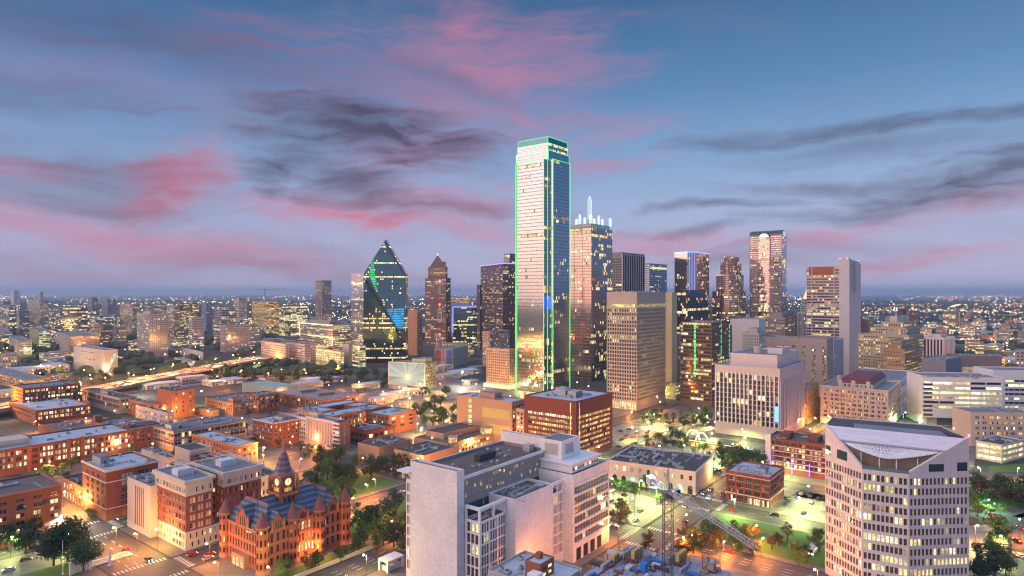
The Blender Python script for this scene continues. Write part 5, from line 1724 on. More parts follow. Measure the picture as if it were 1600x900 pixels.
# the tallest: notched square tower outlined in green tubes
def green_tower():
    GREEN = glow('green_neon', (.004, .85, .16), 1.5)
    n, W_, H, Ht = 6.8, 49.5, 257.0, 281.0
    Xc, Y = 39.0, 672.0
    root = tag(empty('green_outlined_skyscraper', (Xc, Y, 0), R(52)), 'tallest skyscraper, mirrored glass with bright green light outlines and stepped top', 'skyscraper')
    W2 = W_ - 3
    pol = [(n, 0), (W2 - n, 0), (W2 - n, n), (W2, n), (W2, W_ - n), (W2 - n, W_ - n), (W2 - n, W_), (n, W_), (n, W_ - n), (0, W_ - n), (0, n), (n, n)]
    MW = plain('mullion', (.11, .115, .125), .4, .3)
    c_l = curtain(fh=3.72, bw=1.6, lit=.035, row=.03, pal='pale', hf=.86)
    c_r = curtain(fh=3.72, bw=1.6, lit=.05, row=.03, pal='warm', hf=.88)
    dk = curtain(fh=3.72, bw=1.6, lit=.04)
    GL_R = GL_MIRROR
    block(root, pol, 0, H, [c_r, dk, dk, dk, c_r, None, None, None, c_l, c_l, dk, dk], MW, ROOF_DARK, GL_MIRROR, 77, par=.5, lit=lits(.62), name='curtain_wall')
    up1 = inset(pol, 0.0)
    m1 = rect(n * .55, n * .55, W2 - n * .55, W_ - n * .55)
    m0 = rect(n * .75, n * .75, W2 - n * .75, W_ - n * .75)
    up = rect(n, n, W2 - n, W_ - n)
    m1 = rect(3.2, 3.2, W2 - 3.2, W_ - 3.2)
    block(root, m1, H, H + 9.5, curtain(fh=3.1, bw=1.6, lit=0), MW, ROOF_DARK, GL_MIRROR, 78, par=0, name='setback_wall')
    m2 = rect(4.4, 4.4, W2 - 4.4, W_ - 4.4)
    block(root, m2, H + 9.5, H + 17.5, curtain(fh=3.1, bw=1.6, lit=0), MW, ROOF_DARK, GL_MIRROR, 79, par=0, name='setback_wall')
    m3 = rect(4.8, 4.8, W2 - 4.8, W_ - 4.8)
    block(root, m3, H + 17.5, Ht, curtain(fh=6, bw=2.6, lit=0), MW, ROOF_DARK, GL_TEAL, 80, par=3.0, name='crown_wall')
    def line(p, q, r=.33):
        MB().tube(p, q, r, 5).build('green_light_tube', GREEN, root)
    o = .25
    for (x, y) in ((n, -o), (-o, n), (W2 - n, -o), (W2 + o, n), (-o, W_ - n), (n, W_ + o), (W2 + o, W_ - n)):
        line((x, y, 2), (x, y, H))
    line((n - .2, n - .2, 2), (n - .2, n - .2, H), .2)
    for i in range(12):
        p, q = pol[i], pol[(i + 1) % 12]
        line((*p, H + .1), (*q, H + .1), .22)
    for rr, z in ((m1, H + 9.5), (m2, H + 17.5), (m3, Ht)):
        for i in range(4):
            line((*rr[i], z), (*rr[(i + 1) % 4], z), .22)
    for rr, z0, z1 in ((m1, H, H + 9.5), (m2, H + 9.5, H + 17.5), (m3, H + 17.5, Ht)):
        for i in (0, 1, 3):
            line((*rr[i], z0), (*rr[i], z1), .2)
    BLUE = glow('blue_light', (.02, .10, 1.0), 1.4)
    MB().box(n - .05, 2, 98, n - .004, n - 1, 112).build('blue_light_panel', BLUE, root)
    # bright lobby band at street level
    MB().box(n + 1, -.12, 1, W2 - n - 1, -.02, 9).build('lobby_window', LITS[1], root)
    MB().box(-.12, n + 1, 1, -.02, W_ - n - 1, 9).build('lobby_window', LITS[1], root)
green_tower()

# mirrored tower with white lattice spires
def spire_tower():
    b = bld('spire_tower', 'mirrored glass tower crowned with glowing white lattice spires', 924, 830, 884, 957, 355, l=curtain(fh=4.1, bw=2.1, lit=.09, row=.03, pal='warm', wf=.9, hf=.88), r=curtain(fh=4.1, bw=2.1, lit=.13, row=.05, wf=.93, hf=.9), wall=plain('tower_frame', (.16, .15, .16), .4, .3), glass=glassmat((.36, .335, .335), .95, .08, .006), nu=0, back=False, lit=lits(.8), roof=ROOF_DARK)
    WHT = glow('white_spire_light', (.80, 1.0, .90), .85)
    PALE = plain('pale_lattice', (.62, .66, .62), .5)
    GRN = glow('greenish_top_light', (.45, .75, .58), .34)
    # X bracing on the left face
    mb = MB()
    n = 4
    for k in range(4):
        z0, z1 = b.H * k / 4, b.H * (k + 1) / 4
        for y in (.33, .66):
            mb.box(-.12, b.Ll * y - .25, z0, -.003, b.Ll * y + .25, z1)
        mb.box(-.12, 0, z1 - .6, -.003, b.Ll, z1 - .1)
    mb.build('facade_band', plain('band_grey', (.12, .11, .12), .5), b.root)
    m = min(b.Lr, b.Ll)
    block(b.root, rect(b.Lr * .06, b.Ll * .06, b.Lr * .94, b.Ll * .94), b.H - .9, b.H + 5.5, None, plain('crown_panel', (.36, .40, .38), .5), ROOF_DARK, seed=2, par=.4, name='crown_base')
    for i in range(10):
        mb = MB(); x = b.Lr * (.04 + .1 * i)
        mb.box(x, -.2, b.H, x + .8, .4, b.H + 3.5); mb.build('crown_lamp', GRN, b.root)
    for i in range(10):
        mb = MB(); y = b.Ll * (.04 + .1 * i)
        mb.box(-.2, y, b.H, .4, y + .8, b.H + 3.5); mb.build('crown_lamp', GRN, b.root)
    def spire(x, y, r, h):
        mb = MB()
        for i in range(8):
            t = 2 * math.pi * i / 8
            c, s = math.cos(t), math.sin(t)
            mb.tube((x + r * c, y + r * s, b.H + 5), (x + r * c, y + r * s, b.H + 5 + h * .82), .15, 4)
            mb.tube((x + r * c, y + r * s, b.H + 5 + h * .82), (x + r * .5 * c, y + r * .5 * s, b.H + 5 + h * .95), .15, 4)
            mb.tube((x + r * .5 * c, y + r * .5 * s, b.H + 5 + h * .95), (x, y, b.H + 5 + h), .14, 4)
            t2 = 2 * math.pi * (i + 1) / 8
            for k in range(1, 9):
                z = b.H + 5 + h * .82 * k / 8
                mb.tube((x + r * c, y + r * s, z), (x + r * math.cos(t2), y + r * math.sin(t2), z), .11, 3)
        mb.build('spire', WHT, b.root)
    cx, cy_ = b.Lr * .4, b.Ll * .4
    mb = MB(); mb.cone(cx, cy_, b.H + 4.6, b.H + 13, 6.0, 4.0, 10, 0)
    mb.build('spire_base', GRN, b.root)
    spire(cx, cy_, 2.6, 40)
    for x, y in ((2, 2), (b.Lr - 2.5, 2), (2, b.Ll - 2), (b.Lr - 2, b.Ll - 2)):
        spire(x, y, 1.9, 12)
    for x, y, h in ((b.Lr * .22, 3, 8), (b.Lr * .6, 3, 9), (3, b.Ll * .3, 9), (3, b.Ll * .62, 8), (b.Lr * .7, b.Ll * .3, 15), (b.Lr * .2, b.Ll * .62, 15)):
        spire(x, y, 1.5, h)
spire_tower()

# the bold grid tower
CONCW = wallmat((.40, .36, .31), .1)
s_l = sp(fh=3.75, bw=2.75, wf=.66, hf=.66, rec=.9, base=9, top=16.5, em=.4, lit=.10, row=.06, pal='green')
s_r = sp(fh=3.75, bw=1.55, wf=.80, hf=.62, rec=.5, base=9, top=16.5, em=.3, lit=.06, row=.05, pal='green')
b = bld('grid_office_tower', 'boxy concrete tower with a deep square window grid and blank top band', 995, 625, 948, 1040, 456, l=s_l, r=s_r, wall=CONCW, roof=ROOF_DARK, detail=True, nu=26, lit=LITS)
for i in range(12):
    y = b.Ll * (.07 + i * .065)
    MB().box(-.05, y, b.H - 15.2, -.004, y + b.Ll * .05, b.H - 12.0).build('top_window', LITS[1], b.root)
for i in range(24):
    x = b.Lr * (.02 + i * .04)
    MB().box(x, -.05, b.H - 15.2, x + b.Lr * .033, -.004, b.H - 12.0).build('top_window', LITS[0], b.root)
for i in range(12):
    y = b.Ll * (.03 + i * .08)
    MB().box(-.05, y, .5, -.004, y + b.Ll * .05, 7.5).build('arcade_opening', LITS[1], b.root)

b = bld('dark_pier_tower', 'black tower with white vertical fins and glass strips', 972, 1000, 952, 1007, 394, l=sp(fh=4, bw=6, wf=.9, hf=.6, rec=.2, base=2, top=9, lit=.07, pal='warm'), r=sp(fh=40, bw=4.6, wf=.86, hf=.985, rec=.8, base=2, top=4, lit=0), wall=plain('tower_fin', (.20, .21, .23), .5), glass=glassmat((.03, .035, .045), .5, .12), nu=0)
for i in range(11):
    x = b.Lr * i / 10
    MB().box(x - .35, -.9, 0, x + .35, -.02, b.H - 2).build('white_fin', WHITE, b.root)
b = bld('small_grey_tower', 'grey banded tower with a lit greenish top storey', 1015, 1180, 1003, 1042, 411, l=sp(fh=4, bw=3, wf=.8, hf=.5, rec=0, lit=.12), wall=wallmat((.26, .27, .32), .1), glass=GL_BLUE, nu=4, H=170)
MB().box(1, -.1, b.H - 10, b.Lr - 1, -.01, b.H - 6).build('top_window', LITS[4], b.root)
b = bld('beige_slab_tower', 'plain pale yellow slab tower lit from below beside the grid tower', 1050, 740, 1034, 1058, 457, l=None, r=None, wall=wallmat((.62, .52, .32), .06), nu=0, ll=18)
b = bld('dark_twin_block', 'dark glass block below the pink glass tower', 1074, 930, 1056, 1107, 453, l=curtain(lit=.1, pal='warm'), r=curtain(lit=.05, row=.05), wall=DARKW, glass=glassmat((.07, .09, .13), .6, .08), nu=6)

# pink mirrored tower with blue crown light
def blue_crown():
    b = site('blue_topped_tower', 'pink reflecting glass tower with cut corner and blue light along its crown', 1084, 1060, 1054, 1108, 394)
    c = 11.0
    pol = [(c, 0), (b.Lr, 0), (b.Lr, b.Ll), (0, b.Ll), (0, c)]
    gl = glassmat((.62, .50, .50), .95, .06, .006)
    s4 = curtain(fh=4, bw=2.2, lit=.05, row=.03)
    block(b.root, pol, 0, b.H, [curtain(fh=4, bw=2.2, lit=.10, row=.03), None, None, s4, curtain(fh=4, bw=2.2, lit=.05)], plain('tower_frame_b', (.10, .10, .12), .4), ROOF_DARK, gl, 9, par=.6, lit=lits(.8), name='curtain_wall')
    BLU = glow('blue_crown_light', (.10, .16, 1.0), 3.0)
    for i in (0, 3, 4):
        p, q = pol[i], pol[(i + 1) % 5]
        MB().tube((*p, b.H + .5), (*q, b.H + .5), .8, 5).build('crown_light', BLU if i != 3 else glow('pink_crown_light', (.9, .45, .95), 1.6), b.root)
    for t in (.2, .5, .8):
        x, y = c * t, c * (1 - t)
        MB().tube((x - .2, y - .2, b.H * .60), (x - .2, y - .2, b.H), .4, 4).build('vertical_light', glow('violet_light', (.35, .28, .9), .9), b.root)
    for i in range(4):
        x, y = c * (.1 + .22 * i), c * (.9 - .22 * i)
        MB().tube((x, y, b.H * .47), (x, y, b.H * .58), .9, 4).build('vertical_light', BLU, b.root)
    MB().box(-.1, c, b.H - 22, -.004, b.Ll, b.H - 16).build('dark_band', DARKW, b.root)
    q = MB(); q.box(b.Lr * .55, -.3, 96, b.Lr * .95, -.1, 104)
    q.build('red_sign', glow('red_sign_light', (1.0, .03, .05), .8), b.root)
blue_crown()

def stepped_tower():
    b = site('stepped_dark_tower', 'dark glass tower with stepped shoulders and scattered yellow windows', 1140, 1100, 1113, 1165, 430, H=146)
    fr = plain('tower_frame_s', (.20, .165, .17), .45)
    gl = glassmat((.30, .25, .27), .8, .08)
    s4 = curtain(fh=3.9, bw=2.6, wf=.8, hf=.72, lit=.16, row=.04, pal='warm')
    L_, K_ = b.Lr, b.Ll
    for (x0, y0, x1, y1, z0, z1) in ((0, 0, L_, K_, 0, 118), (2.5, 2.5, L_ - 3, K_ - 6, 118, 148), (5.5, 5.5, L_ - 6, K_ - 12, 148, 168), (9, 9, L_ - 9, K_ - 17, 168, 180)):
        block(b.root, rect(x0, y0, x1, y1), z0, z1, s4, fr, ROOF_DARK, gl, 3, par=.5, lit=lits(.85), name='curtain_wall')
    for x in (.2, .5, .8):
        MB().tube((L_ * x, -.3, 0), (L_ * x, -.3, 118), .35, 4).build('facade_rib', plain('rib', (.30, .29, .33), .5), b.root)
stepped_tower()

def arch_tower():
    b = site('barrel_topped_tower', 'tall granite tower with rounded barrel top and arched centre glass bay', 1222, 1150, 1171, 1229, 366)
    L_, K_, H = b.Lr, b.Ll, b.H
    st = wallmat((.44, .33, .32), .08)
    gl = glassmat((.52, .42, .42), .95, .06, .006)
    s4 = sp(fh=3.9, bw=1.9, wf=.66, hf=.5, rec=0, base=3, top=1.5, em=1, lit=.24, pal='warm')
    ctr = curtain(fh=3.9, bw=1.9, lit=.28, row=.1, pal='warm', hf=.86)
    a, c = K_ * .36, K_ * .70
    block(b.root, rect(0, 0, L_, a), 0, H, [curtain(lit=.12), None, None, s4], st, None, gl, 5, par=0, lit=lits(.9))
    block(b.root, rect(-3.0, a + .05, L_, c - .05), 0, H - 4, [ctr, None, None, ctr], st, None, gl, 6, par=0, lit=lits(.9))
    block(b.root, rect(0, c, L_, K_), 0, H, [None, None, None, s4], st, None, gl, 7, par=0, lit=lits(.9))
    # lower shoulders in front of the side bays
    block(b.root, rect(-4, 1.5, -.05, a - .8), 0, H * .69, s4, st, ROOF_DARK, gl, 8, par=.6, lit=lits(.9), name='shoulder')
    block(b.root, rect(-4, c + .8, -.05, K_ - 1.5), 0, H * .69, s4, st, ROOF_DARK, gl, 9, par=.6, lit=lits(.9), name='shoulder')
    DK = plain('barrel_metal', (.06, .075, .09), .35, .4)
    def barrel(x0, x1, y0, y1, z, along):
        mb = MB()
        n = 12
        if along == 'y':
            r, cx = (x1 - x0) / 2, (x0 + x1) / 2
            pts = [(cx - r * math.cos(math.pi * i / n), z + r * .62 * math.sin(math.pi * i / n)) for i in range(n + 1)]
            v = [(p[0], y0, p[1]) for p in pts] + [(p[0], y1, p[1]) for p in pts]
        else:
            r, cx = (y1 - y0) / 2, (y0 + y1) / 2
            pts = [(cx - r * math.cos(math.pi * i / n), z + r * .8 * math.sin(math.pi * i / n)) for i in range(n + 1)]
            v = [(x0, p[0], p[1]) for p in pts] + [(x1, p[0], p[1]) for p in pts]
        m_ = n + 1
        mb.add(v, [(i, i + 1, m_ + i + 1, m_ + i) for i in range(n)] + [tuple(range(m_)), tuple(range(2 * m_ - 1, m_ - 1, -1))], 0)
        return mb
    barrel(0, L_, 0, K_, H, 'y').build('barrel_roof', DK, b.root)
    barrel(-3.6, L_ * .5, a, c, H - 4, 'x').build('centre_vault', DK, b.root)
    n = 10
    r, cy_ = (c - a) / 2 - 1.2, (a + c) / 2
    pts = [(cy_ - r * math.cos(math.pi * i / n), H - 4 + r * .8 * math.sin(math.pi * i / n)) for i in range(n + 1)]
    MB().add([(-3.75, p[0], p[1]) for p in pts], [tuple(range(len(pts)))]).build('arch_window', glow('arch_light', (.85, .88, 1.0), .9), b.root)
    n = 8
    q = MB(); pts = [(L_ / 2 - L_ * .4 * math.cos(math.pi * i / n), H + L_ * .27 * math.sin(math.pi * i / n)) for i in range(n + 1)]
    q.add([(p[0], -.1, p[1]) for p in pts], [tuple(range(len(pts) - 1, -1, -1))])
    q.build('arch_window', glow('arch_light_b', (.62, .74, 1.0), .55), b.root)
arch_tower()

# slab pair on the right: white blank slab with striped office
def slab_pair():
    b = site('white_slab_tower', 'white tower of a tall blank slab joined to a dark striped office block', 1327, 885, 1311, 1345, 405)
    WS = wallmat((.68, .62, .62), .1, (1.6, 1.0, .5), .9, .9)
    block(b.root, rect(0, 0, b.Lr, b.Ll), 0, b.H * .72, None, WS, ROOF_GREY, seed=1, par=0, name='slab_wall')
    block(b.root, rect(0, 2.2, b.Lr, b.Ll), b.H * .72, b.H, None, WS, ROOF_GREY, seed=1, par=.8, name='slab_wall')
    block(b.root, rect(0, 0, b.Lr * .18, 2.15), b.H * .72, b.H + 1, None, WS, None, seed=1, par=0, name='slab_wall')
    block(b.root, rect(b.Lr * .62, 0, b.Lr, 2.15), b.H * .72, b.H - 3, None, WS, None, seed=1, par=0, name='slab_wall')
    for k in range(14):
        z = b.H * .73 + k * 3.1
        MB().box(b.Lr * .18, 1.2, z, b.Lr * .62, 2.19, z + 1.2).build('balcony', WS, b.root)
    s4 = sp(fh=4.2, bw=14, wf=.96, hf=.52, rec=.5, base=8, top=3, em=.2, lit=.3, row=.45, pal='warm')
    gl = glassmat((.10, .07, .06), .4, .1)
    y0, y1 = b.Ll + .05, b.Ll + 44
    s4 = sp(fh=4.2, bw=3.0, wf=.97, hf=.55, rec=.5, base=8, top=4, em=.2, lit=.16, row=.42, pal='mix')
    block(b.root, rect(7, y0, b.Lr + 6, y1), 0, b.H - 8.5, [None, None, None, s4], wallmat((.56, .48, .48), .1), ROOF_DARK, gl, 5, par=1.0, lit=lits(.9), name='office_wall')
    for t in (.16, .82):
        MB().box(6.2, y0 + (y1 - y0) * t, 6, 6.99, y0 + (y1 - y0) * t + 1.0, b.H - 8).build('white_pier', WS, b.root)
    MB().box(6.9, y0 + 8, b.H - 21, 6.99, y1 - 3, b.H - 9.5).build('top_band', wallmat((.42, .12, .06), .1), b.root)
    RED = glow('red_beacon', (1.0, .05, .06), 12.0)
    for x, y in ((1, 3), (b.Lr - 1, 3), (b.Lr - 1, b.Ll - 1), (1, b.Ll - 1)):
        q = MB(); q.cone(x, y, b.H - .4, b.H + 1.4, .15, .15, 5, 0); q.ball((x, y, b.H + 1.6), .5); q.build('red_beacon', RED, b.root)
slab_pair()
b = bld('grey_slab_block', 'pale grey windowless block in front of the white slab tower', 1303, 760, 1291, 1318, 532, l=None, r=sp(fh=3.3, bw=8, wf=.3, hf=.4, rec=.3, lit=.1), wall=wallmat((.54, .52, .54), .08, (1.6, 1.0, .5), .9, .9), nu=3)
s4 = sp(fh=3.3, bw=11.5, k=2, pw=7.0, wf=.9, hf=.62, rec=.7, base=4, top=8, em=1.0, lit=.22, pal='warm', blind=.4)
b = bld('brown_concrete_apartments', 'brown concrete apartment slab with three columns of balconies', 1292, 705, 1196, 1302, 530, l=s4, r=None, wall=wallmat((.42, .33, .29), .1), nu=6, detail=True)

# clock tower with lit cupola and spire
b = bld('spired_clock_tower', 'slim cream tower with glowing cupola and white needle spire', 1262, 1250, 1246, 1276, 488, l=sp(fh=4, bw=2.2, wf=.5, hf=.9, rec=0, base=4, top=3, lit=.06), wall=LIME, nu=0)
for (ins_, h0, h1) in ((4, 0, 14), (7, 14, 26)):
    block(b.root, inset(b.poly, ins_), b.H + h0, b.H + h1, sp(fh=4, bw=2.4, base=1, top=1, lit=.1, rec=0), LIME, ROOF_GREY, seed=3, par=.3, name='setback_wall')
cx, cy_ = b.Lr / 2, b.Ll / 2
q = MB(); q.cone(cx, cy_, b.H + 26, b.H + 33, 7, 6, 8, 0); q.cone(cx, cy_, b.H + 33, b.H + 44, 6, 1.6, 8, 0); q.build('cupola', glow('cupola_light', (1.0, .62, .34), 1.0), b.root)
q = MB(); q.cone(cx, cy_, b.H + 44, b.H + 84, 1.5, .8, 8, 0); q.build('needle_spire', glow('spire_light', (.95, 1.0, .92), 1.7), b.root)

OLD = sp(fh=3.9, bw=3.0, wf=.42, hf=.5, rec=0, base=5, top=2.5, em=.6, lit=.12, pal='warm')
b = bld('red_roofed_hotel', 'old stone hotel with dark red roof in front of the barrel topped tower', 1226, 950, 1193, 1241, 496, l=OLD, wall=wallmat((.40, .33, .30), .1), roof=roofmat((.20, .06, .06)), nu=0, ph=(.2, .2, .8, .8, 7))
b = bld('white_blank_block', 'blank white block with a row of tiny vents', 1186, 870, 1141, 1197, 499, l=None, wall=wallmat((.66, .63, .62), .06), nu=4)
b = bld('domed_exchange', 'small stone building with stepped domed roof', 1186, 840, 1160, 1200, 520, l=OLD, wall=LIME, nu=0, ph=(.25, .25, .75, .75, 6))
b = bld('brick_bank', 'brick building with yellow windows between the dark green-lit tower and grid tower', 1060, 760, 1040, 1066, 522, l=OLD, wall=BRICK_P, nu=3)
b = bld('low_teal_block', 'low pale teal building glowing at the foot of the grid tower', 1056, 690, 1038, 1063, 600, l=None, r=sp(lit=.8, pal='green'), wall=wallmat((.42, .50, .44), .08), nu=2)

# dark glass tower with green vertical lights
s_l = sp(fh=3.7, bw=2.6, wf=.94, hf=.6, rec=.2, base=6, top=3, em=.4, lit=.22, row=.10, pal='mix')
b = bld('green_striped_tower', 'dark brown glass tower with broken vertical green light stripes', 1112, 640, 1063, 1141, 504, l=s_l, r=sp(**{**s_l, 'lit': .1}), wall=wallmat((.16, .125, .105), .12), glass=glassmat((.12, .085, .07), .55, .1), nu=10, lit=lits(.75))
GRN = glow('green_stripe', (.02, .9, .25), .9)
r_ = random.Random(2)
for side, t0 in (('l', .50), ('r', .48), ('r', .93)):
    z = b.H * (.35 if side == 'l' else .5)
    while z < b.H - 3:
        h = r_.uniform(1.5, 5)
        if side == 'l': MB().box(-.16, b.Ll * t0, z, -.01, b.Ll * t0 + 1.6, z + h).build('green_light_strip', GRN, b.root)
        else: MB().box(b.Lr * t0, -.16, z, b.Lr * t0 + 1.6, -.01, z + h).build('green_light_strip', GRN, b.root)
        z += h + r_.uniform(.3, 2)
for i in range(9): MB().box(-.08, b.Ll * (.04 + i * .1), b.H - 2.6, -.01, b.Ll * (.12 + i * .1), b.H - .8).build('top_light', LITS[1], b.root)
MB().box(b.Lr + .05, 1, 0, b.Lr + 9, b.Ll * .8, b.H - 5).build('side_core', wallmat((.26, .20, .19), .1), b.root)

# white finned federal block
s_l = sp(fh=3.9, bw=3.3, wf=.70, hf=.86, rec=.9, base=10, top=6.5, em=.8, lit=.10, pal='warm', row=.03)
s_r = sp(fh=40, bw=3.0, wf=.42, hf=.985, rec=.5, base=8, top=10, em=.8, lit=.0)
FW = wallmat((.60, .50, .47), .08)
b = bld('finned_federal_block', 'white block with tall vertical fins on its front and a set-back roof storey', 1218.75, 496, 1117, 1257, 576, l=s_l, r=s_r, wall=FW, roof=ROOF_GREY, glass=glassmat((.06, .055, .06), .35, .1), detail=True, nu=8)
n = int((b.Ll - 1.6) / 3.3 + .5)
for i in range(n + 1):
    y = .8 + (b.Ll - 1.6) * i / n
    MB().box(-.9, y - .42, 9.5, -.003, y + .42, b.H - 5.5).build('fin', WHITE, b.root)
n2 = 16
for i in range(n2 + 1):
    x = b.Lr * i / n2
    MB().box(x - .3, -.6, 8, x + .3, -.003, b.H - 9).build('fin', wallmat((.50, .52, .58), .06), b.root)
block(b.root, rect(b.Lr * .1, b.Ll * .08, b.Lr * .96, b.Ll * .80), b.H - .8, b.H + 9.5, [sp(fh=6, bw=9, wf=.14, hf=.3, lit=0, base=1, top=1), None, None, None], wallmat((.66, .56, .54), .08), ROOF_GREY, seed=4, name='roof_storey')
block(b.root, rect(b.Lr * .4, b.Ll * .12, b.Lr * .7, b.Ll * .35), b.H + 8.6, b.H + 13.5, None, wallmat((.66, .58, .56), .08), ROOF_GREY, seed=4, name='roof_storey')
mb = MB(); mb.cone(b.Lr * .4, b.Ll * .5, b.H + 8.6, b.H + 14, 3.4, 3.4, 14, 0); mb.build('water_tank', wallmat((.52, .42, .36), .1), b.root)
mb = MB(); mb.tube((b.Lr * .3, b.Ll * .7, b.H + 8), (b.Lr * .3, b.Ll * .7, b.H + 28), .12, 4); mb.build('antenna', AC_MET, b.root)
MB().box(-1.1, 1, 15, -.95, 3.4, 27).build('blue_sign', glow('blue_sign_light', (.10, .5, 1.0), 1.4), b.root)

b = bld('ochre_side_block', 'narrow ochre block lit by street lamps beside the finned white block', 1262, 560, 1250, 1279, 604, l=sp(fh=3.6, bw=3, wf=.5, hf=.5, lit=.15), wall=wallmat((.46, .32, .14), .1), nu=2)

# pale stone hotel with maroon mansard
s4 = sp(fh=3.7, bw=4.4, k=3, pw=1.3, wf=.78, hf=.55, rec=.3, base=5, top=2.2, em=1.2, lit=.16, pal='amber', blind=.2)
b = bld('mansard_hotel', 'pale stone hotel with a maroon mansard roof', 1388, 537, 1282, 1408, 610, l=s4, wall=wallmat((.58, .47, .39), .1), detail=True, nu=10)
trim(b.root, b.poly, b.H - 1.0, b.H - .03, .5, LIME)
block(b.root, rect(4, 12, b.Lr - 2, b.Ll * .74), b.H - .8, b.H + 3.2, sp(fh=3, bw=3.4, wf=.4, hf=.6, base=.4, top=.6, lit=.1), LIME, None, seed=8, par=0, name='attic_wall')
mb = MB()
x0, y0, x1, y1 = 4, 12, b.Lr - 2, b.Ll * .74
v = [(x0 - .4, y0 - .4, b.H + 3.2), (x1 + .4, y0 - .4, b.H + 3.2), (x1 + .4, y1 + .4, b.H + 3.2), (x0 - .4, y1 + .4, b.H + 3.2), (x0 + 3, y0 + 3, b.H + 7.6), (x1 - 3, y0 + 3, b.H + 7.6), (x1 - 3, y1 - 3, b.H + 7.6), (x0 + 3, y1 - 3, b.H + 7.6)]
mb.add(v, [(0, 1, 5, 4), (1, 2, 6, 5), (2, 3, 7, 6), (3, 0, 4, 7), (4, 5, 6, 7)])
mb.build('mansard_roof', plain('maroon_tile', (.19, .03, .045), .6), b.root)
for y in (y0 + 2, (y0 + y1) / 2, y1 - 3):
    MB().box(x0 - .8, y, b.H - .7, x0 - .45, y + 3, b.H + 5.6).build('gable', LIME, b.root)
mb = MB(); mb.cone(b.Lr * .5, b.Ll * .85, b.H - .9, b.H + 5, 2, 2, 10, 0); mb.build('water_tank', CREAM, b.root)

GAR = sp(fh=3.1, bw=7.5, wf=.95, hf=.42, rec=1.2, base=1.0, top=1.2, em=.6, lit=.8, pal='pale')
b = bld('white_parking_deck', 'white parking deck with open lamp-lit roof behind the mansard hotel', 1406, 592, 1322, 1427, 596, l=GAR, wall=WHITE, roof=ROOF_GREY, nu=6)
s_b = sp(fh=3.9, bw=5, wf=.96, hf=.5, rec=.8, base=7, top=3, em=1.2, lit=.85, pal='green', cols=5)
b = bld('white_office_garage', 'white office over five bright open garage decks', 1440, 560, 1436, 1550, 588, l=None, r=None, wall=WHITE, roof=ROOF_GREY, nu=14, rot=98, ll=5, lr=68)
b.root.rotation_euler = (0, 0, R(-6))
block(b.root, rect(.2, -.9, 66, -.05), 6.5, b.H - .5, [s_b, None, None, None], WHITE, None, seed=4, par=0, name='deck_front', lit=lits(1.2))
MB().box(12, -1.2, .2, 64, -.91, 6.2).build('dark_plinth', DARKW, b.root)
for k in range(8):
    MB().box(1.0, -1.0, 8 + k * 3.8, 8.5, -.91, 9.8 + k * 3.8).build('stair_opening', DARKW, b.root)
block(b.root, rect(4, 0, 67, 34), 0, b.H, None, WHITE, ROOF_GREY, seed=4, name='rear_wall')
s_b = sp(fh=4.0, bw=5, wf=.96, hf=.48, rec=.6, base=4, top=8, em=8, lit=.5, row=.4, pal='green')
b = bld('white_ribbon_office', 'white office with bright ribbon windows at the right picture edge', 1552, 590, 1548, 1700, 578, l=None, r=s_b, wall=WHITE, roof=ROOF_GREY, nu=8, ll=30, lr=110, rot=96, lit=lits(1.2))
b = bld('brown_low_block', 'long low brown block with one lit ribbon behind the white office decks', 1502, 760, 1498, 1556, 556, l=None, r=sp(fh=4, bw=5, wf=.95, hf=.3, base=14, top=6, lit=.8, rows=1), wall=wallmat((.30, .22, .19), .1), nu=5, rot=94, ll=30, lr=46, roof=ROOF_GREY)
s_b = sp(fh=3.6, bw=5.2, k=2, pw=2.2, wf=.8, hf=.5, rec=.3, base=4, top=2, em=1, lit=.35, pal='amber')
b = bld('beige_inn', 'beige hotel with warm scattered windows above the lit garage', 1517, 480, 1510, 1680, 644, l=None, r=s_b, wall=wallmat((.56, .46, .38), .1), roof=ROOF_GREY, nu=7, rot=93, ll=22, lr=90, detail=True, ph=(.5, .3, .7, .7, 4))
GAR2 = sp(fh=3.2, bw=8.5, wf=.95, hf=.6, rec=1.0, base=.6, top=.9, em=.4, lit=1.0, pal='green')
b = bld('lit_garage', 'open garage glowing yellow on every deck', 1566, 432, 1525, 1600, 695, l=GAR2, r=GAR2, wall=LIME, roof=ROOF_DARK, nu=3, rot=60, lit=lits(1.25))
b = bld('tall_deco_tower', 'stepped tan office tower with many lit square windows', 1421, 790, 1351, 1444, 524, l=sp(fh=3.7, bw=2.9, wf=.46, hf=.46, rec=0, base=5, top=2, lit=.5, pal='warm'), wall=wallmat((.50, .40, .27), .1), nu=4, rot=50, ll=60)
L_, K_ = b.Lr, b.Ll
s4 = sp(fh=3.7, bw=2.9, wf=.46, hf=.46, rec=0, base=1, top=1.5, lit=.5, pal='warm')
block(b.root, rect(2, 4, L_ - 2, K_ - 14), b.H - .8, b.H + 9, s4, wallmat((.50, .40, .27), .1), ROOF_GREY, seed=3, name='setback_wall')
block(b.root, rect(4, 8, L_ - 4, K_ - 26), b.H + 8, b.H + 16, s4, wallmat((.50, .40, .27), .1), ROOF_GREY, seed=3, name='setback_wall')
block(b.root, rect(6, 16, L_ - 6, K_ - 36), b.H + 15, b.H + 23, None, wallmat((.62, .55, .47), .1), ROOF_GREY, seed=3, name='roof_storey')
b = bld('brown_deco_tower', 'narrow brown brick tower with a notched top before the stepped tan tower', 1414, 735, 1380, 1440, 546, l=sp(fh=3.7, bw=3.1, wf=.34, hf=.42, rec=0, base=5, top=2, lit=.4, pal='amber'), wall=wallmat((.44, .28, .15), .1), nu=3, rot=45)
